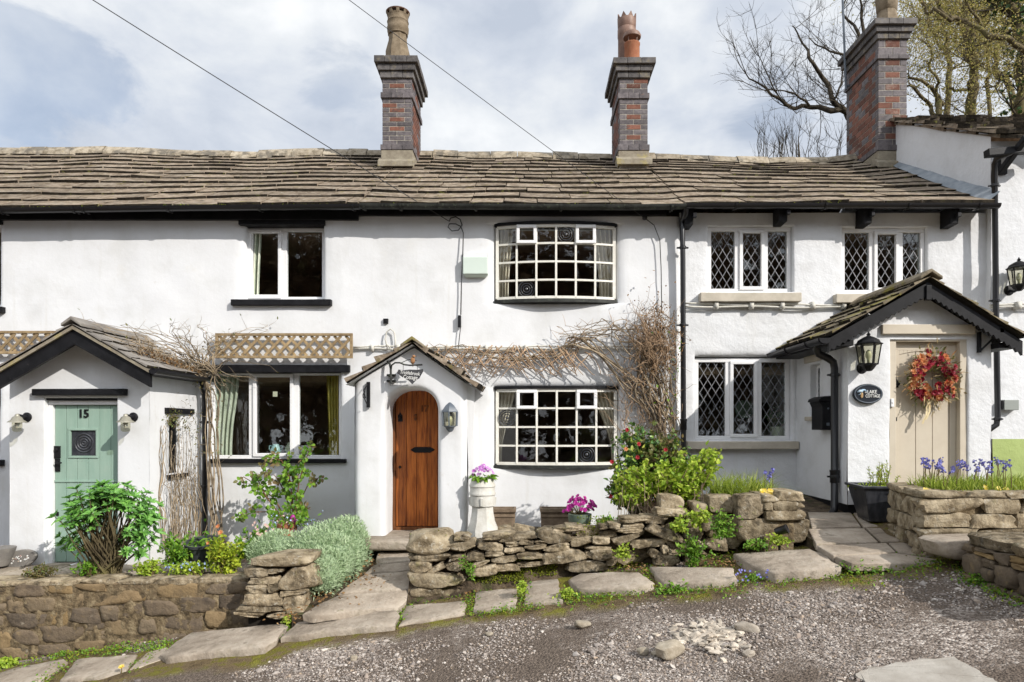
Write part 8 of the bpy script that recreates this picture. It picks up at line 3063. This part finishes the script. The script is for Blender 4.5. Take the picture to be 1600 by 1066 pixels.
# ------------------------------------------------------------------ sky, sun, camera
w = bpy.data.worlds.new('World')
SC.world = w
w.use_nodes = True
nt = w.node_tree
bg = nt.nodes['Background']
sun_to = Vector((1.15, -1.0, .94)).normalized()
sky = nd(nt, 'ShaderNodeTexSky', sky_type='NISHITA', sun_disc=False)
sky.sun_elevation = math.asin(sun_to.z)
sky.sun_rotation = math.atan2(sun_to.x, sun_to.y)
sky.air_density, sky.dust_density, sky.ozone_density = 1.0, 1.0, 1.5
tc = nd(nt, 'ShaderNodeTexCoord')
vec = tc.outputs['Generated']
mp = nd(nt, 'ShaderNodeMapping')
mp.inputs['Scale'].default_value = (1.0, 1.0, 2.2)
nt.links.new(vec, mp.inputs['Vector'])
n1 = nd(nt, 'ShaderNodeTexNoise', i_Scale=5.0, i_Detail=8, i_Roughness=.6, i_Distortion=.35)
nt.links.new(mp.outputs[0], n1.inputs['Vector'])
n2 = nd(nt, 'ShaderNodeTexNoise', i_Scale=4.6, i_Detail=9, i_Roughness=.56, i_Distortion=.2)
mp2 = nd(nt, 'ShaderNodeMapping')
mp2.inputs['Location'].default_value = (3.1, 1.7, .4)
mp2.inputs['Scale'].default_value = (1.0, 1.0, 1.5)
nt.links.new(vec, mp2.inputs['Vector'])
nt.links.new(mp2.outputs[0], n2.inputs['Vector'])
cloud = ramp(nt, [(.30, (3.1, 3.45, 4.05)), (.42, (3.8, 4.1, 4.6)), (.54, (4.7, 4.9, 5.15)), (.68, (5.7, 5.8, 5.9))], n2.outputs['Fac'])
# clear patches: one low on the left, a small one on the right
masks = None
for (px, py, k0, k1, hard) in ((50, 118, .005, .0004, .38), (1200, 190, .0025, .0003, .35), (545, 118, .0015, .0002, .25)):
    dd = P(px, py, 1).normalized()
    vm = nd(nt, 'ShaderNodeVectorMath', operation='DOT_PRODUCT')
    nrm = nd(nt, 'ShaderNodeVectorMath', operation='NORMALIZE')
    nt.links.new(vec, nrm.inputs[0])
    nt.links.new(nrm.outputs[0], vm.inputs[0])
    vm.inputs[1].default_value = dd
    ad = nd(nt, 'ShaderNodeMath', operation='MULTIPLY_ADD')
    nt.links.new(n1.outputs['Fac'], ad.inputs[0])
    ad.inputs[1].default_value = k0 * 6
    sub = nd(nt, 'ShaderNodeMath', operation='SUBTRACT')
    nt.links.new(vm.outputs['Value'], sub.inputs[0])
    sub.inputs[1].default_value = k0 * 3
    nt.links.new(sub.outputs[0], ad.inputs[2])
    mr = nd(nt, 'ShaderNodeMapRange', i_From_Min=1 - k0, i_From_Max=1 - k1, i_To_Min=0, i_To_Max=hard)
    mr.interpolation_type = 'SMOOTHSTEP'
    nt.links.new(ad.outputs[0], mr.inputs[0])
    if masks is None:
        masks = mr.outputs[0]
    else:
        mx = nd(nt, 'ShaderNodeMath', operation='MAXIMUM')
        nt.links.new(masks, mx.inputs[0])
        nt.links.new(mr.outputs[0], mx.inputs[1])
        masks = mx.outputs[0]
bl = nd(nt, 'ShaderNodeVectorMath', operation='SCALE')
nt.links.new(sky.outputs[0], bl.inputs[0])
bl.inputs['Scale'].default_value = .75
col = mixc(nt, cloud.outputs[0], bl.outputs[0], masks)
# added brightness in the unseen sky behind the viewer, to fill the shaded walls
vm = nd(nt, 'ShaderNodeVectorMath', operation='DOT_PRODUCT')
nrm = nd(nt, 'ShaderNodeVectorMath', operation='NORMALIZE')
nt.links.new(vec, nrm.inputs[0])
nt.links.new(nrm.outputs[0], vm.inputs[0])
vm.inputs[1].default_value = Vector((.25, -.95, .1)).normalized()
mr = nd(nt, 'ShaderNodeMapRange', i_From_Min=-.1, i_From_Max=.9, i_To_Min=1.0, i_To_Max=2.05)
nt.links.new(vm.outputs['Value'], mr.inputs[0])
gl = nd(nt, 'ShaderNodeVectorMath', operation='SCALE')
nt.links.new(col, gl.inputs[0])
nt.links.new(mr.outputs[0], gl.inputs['Scale'])
nt.links.new(gl.outputs[0], bg.inputs[0])
bg.inputs[1].default_value = .10

ld = bpy.data.lights.new('sun', 'SUN')
ld.energy = 2.65
ld.angle = R(.5)
ld.color = (1.0, .945, .87)
so = bpy.data.objects.new('sun', ld)
COL.objects.link(so)
so.rotation_euler = (-sun_to).to_track_quat('-Z', 'Y').to_euler()
so.location = (8, -8, 12)

cam = bpy.data.cameras.new('camera')
cam.sensor_width = 36
cam.lens = F / 1600 * 36
cam.shift_x = -(CX - 800) / 1600
cam.shift_y = (CY - 533) / 1600
cam.clip_end = 500
co = bpy.data.objects.new('camera', cam)
COL.objects.link(co)
co.rotation_euler = (R(90), 0, 0)
SC.camera = co
SC.view_settings.view_transform = 'Standard'
SC.view_settings.look = 'None'
SC.view_settings.exposure = .84
SC.view_settings.gamma = 1
SC.cycles.max_bounces = 8
SC.cycles.transparent_max_bounces = 12
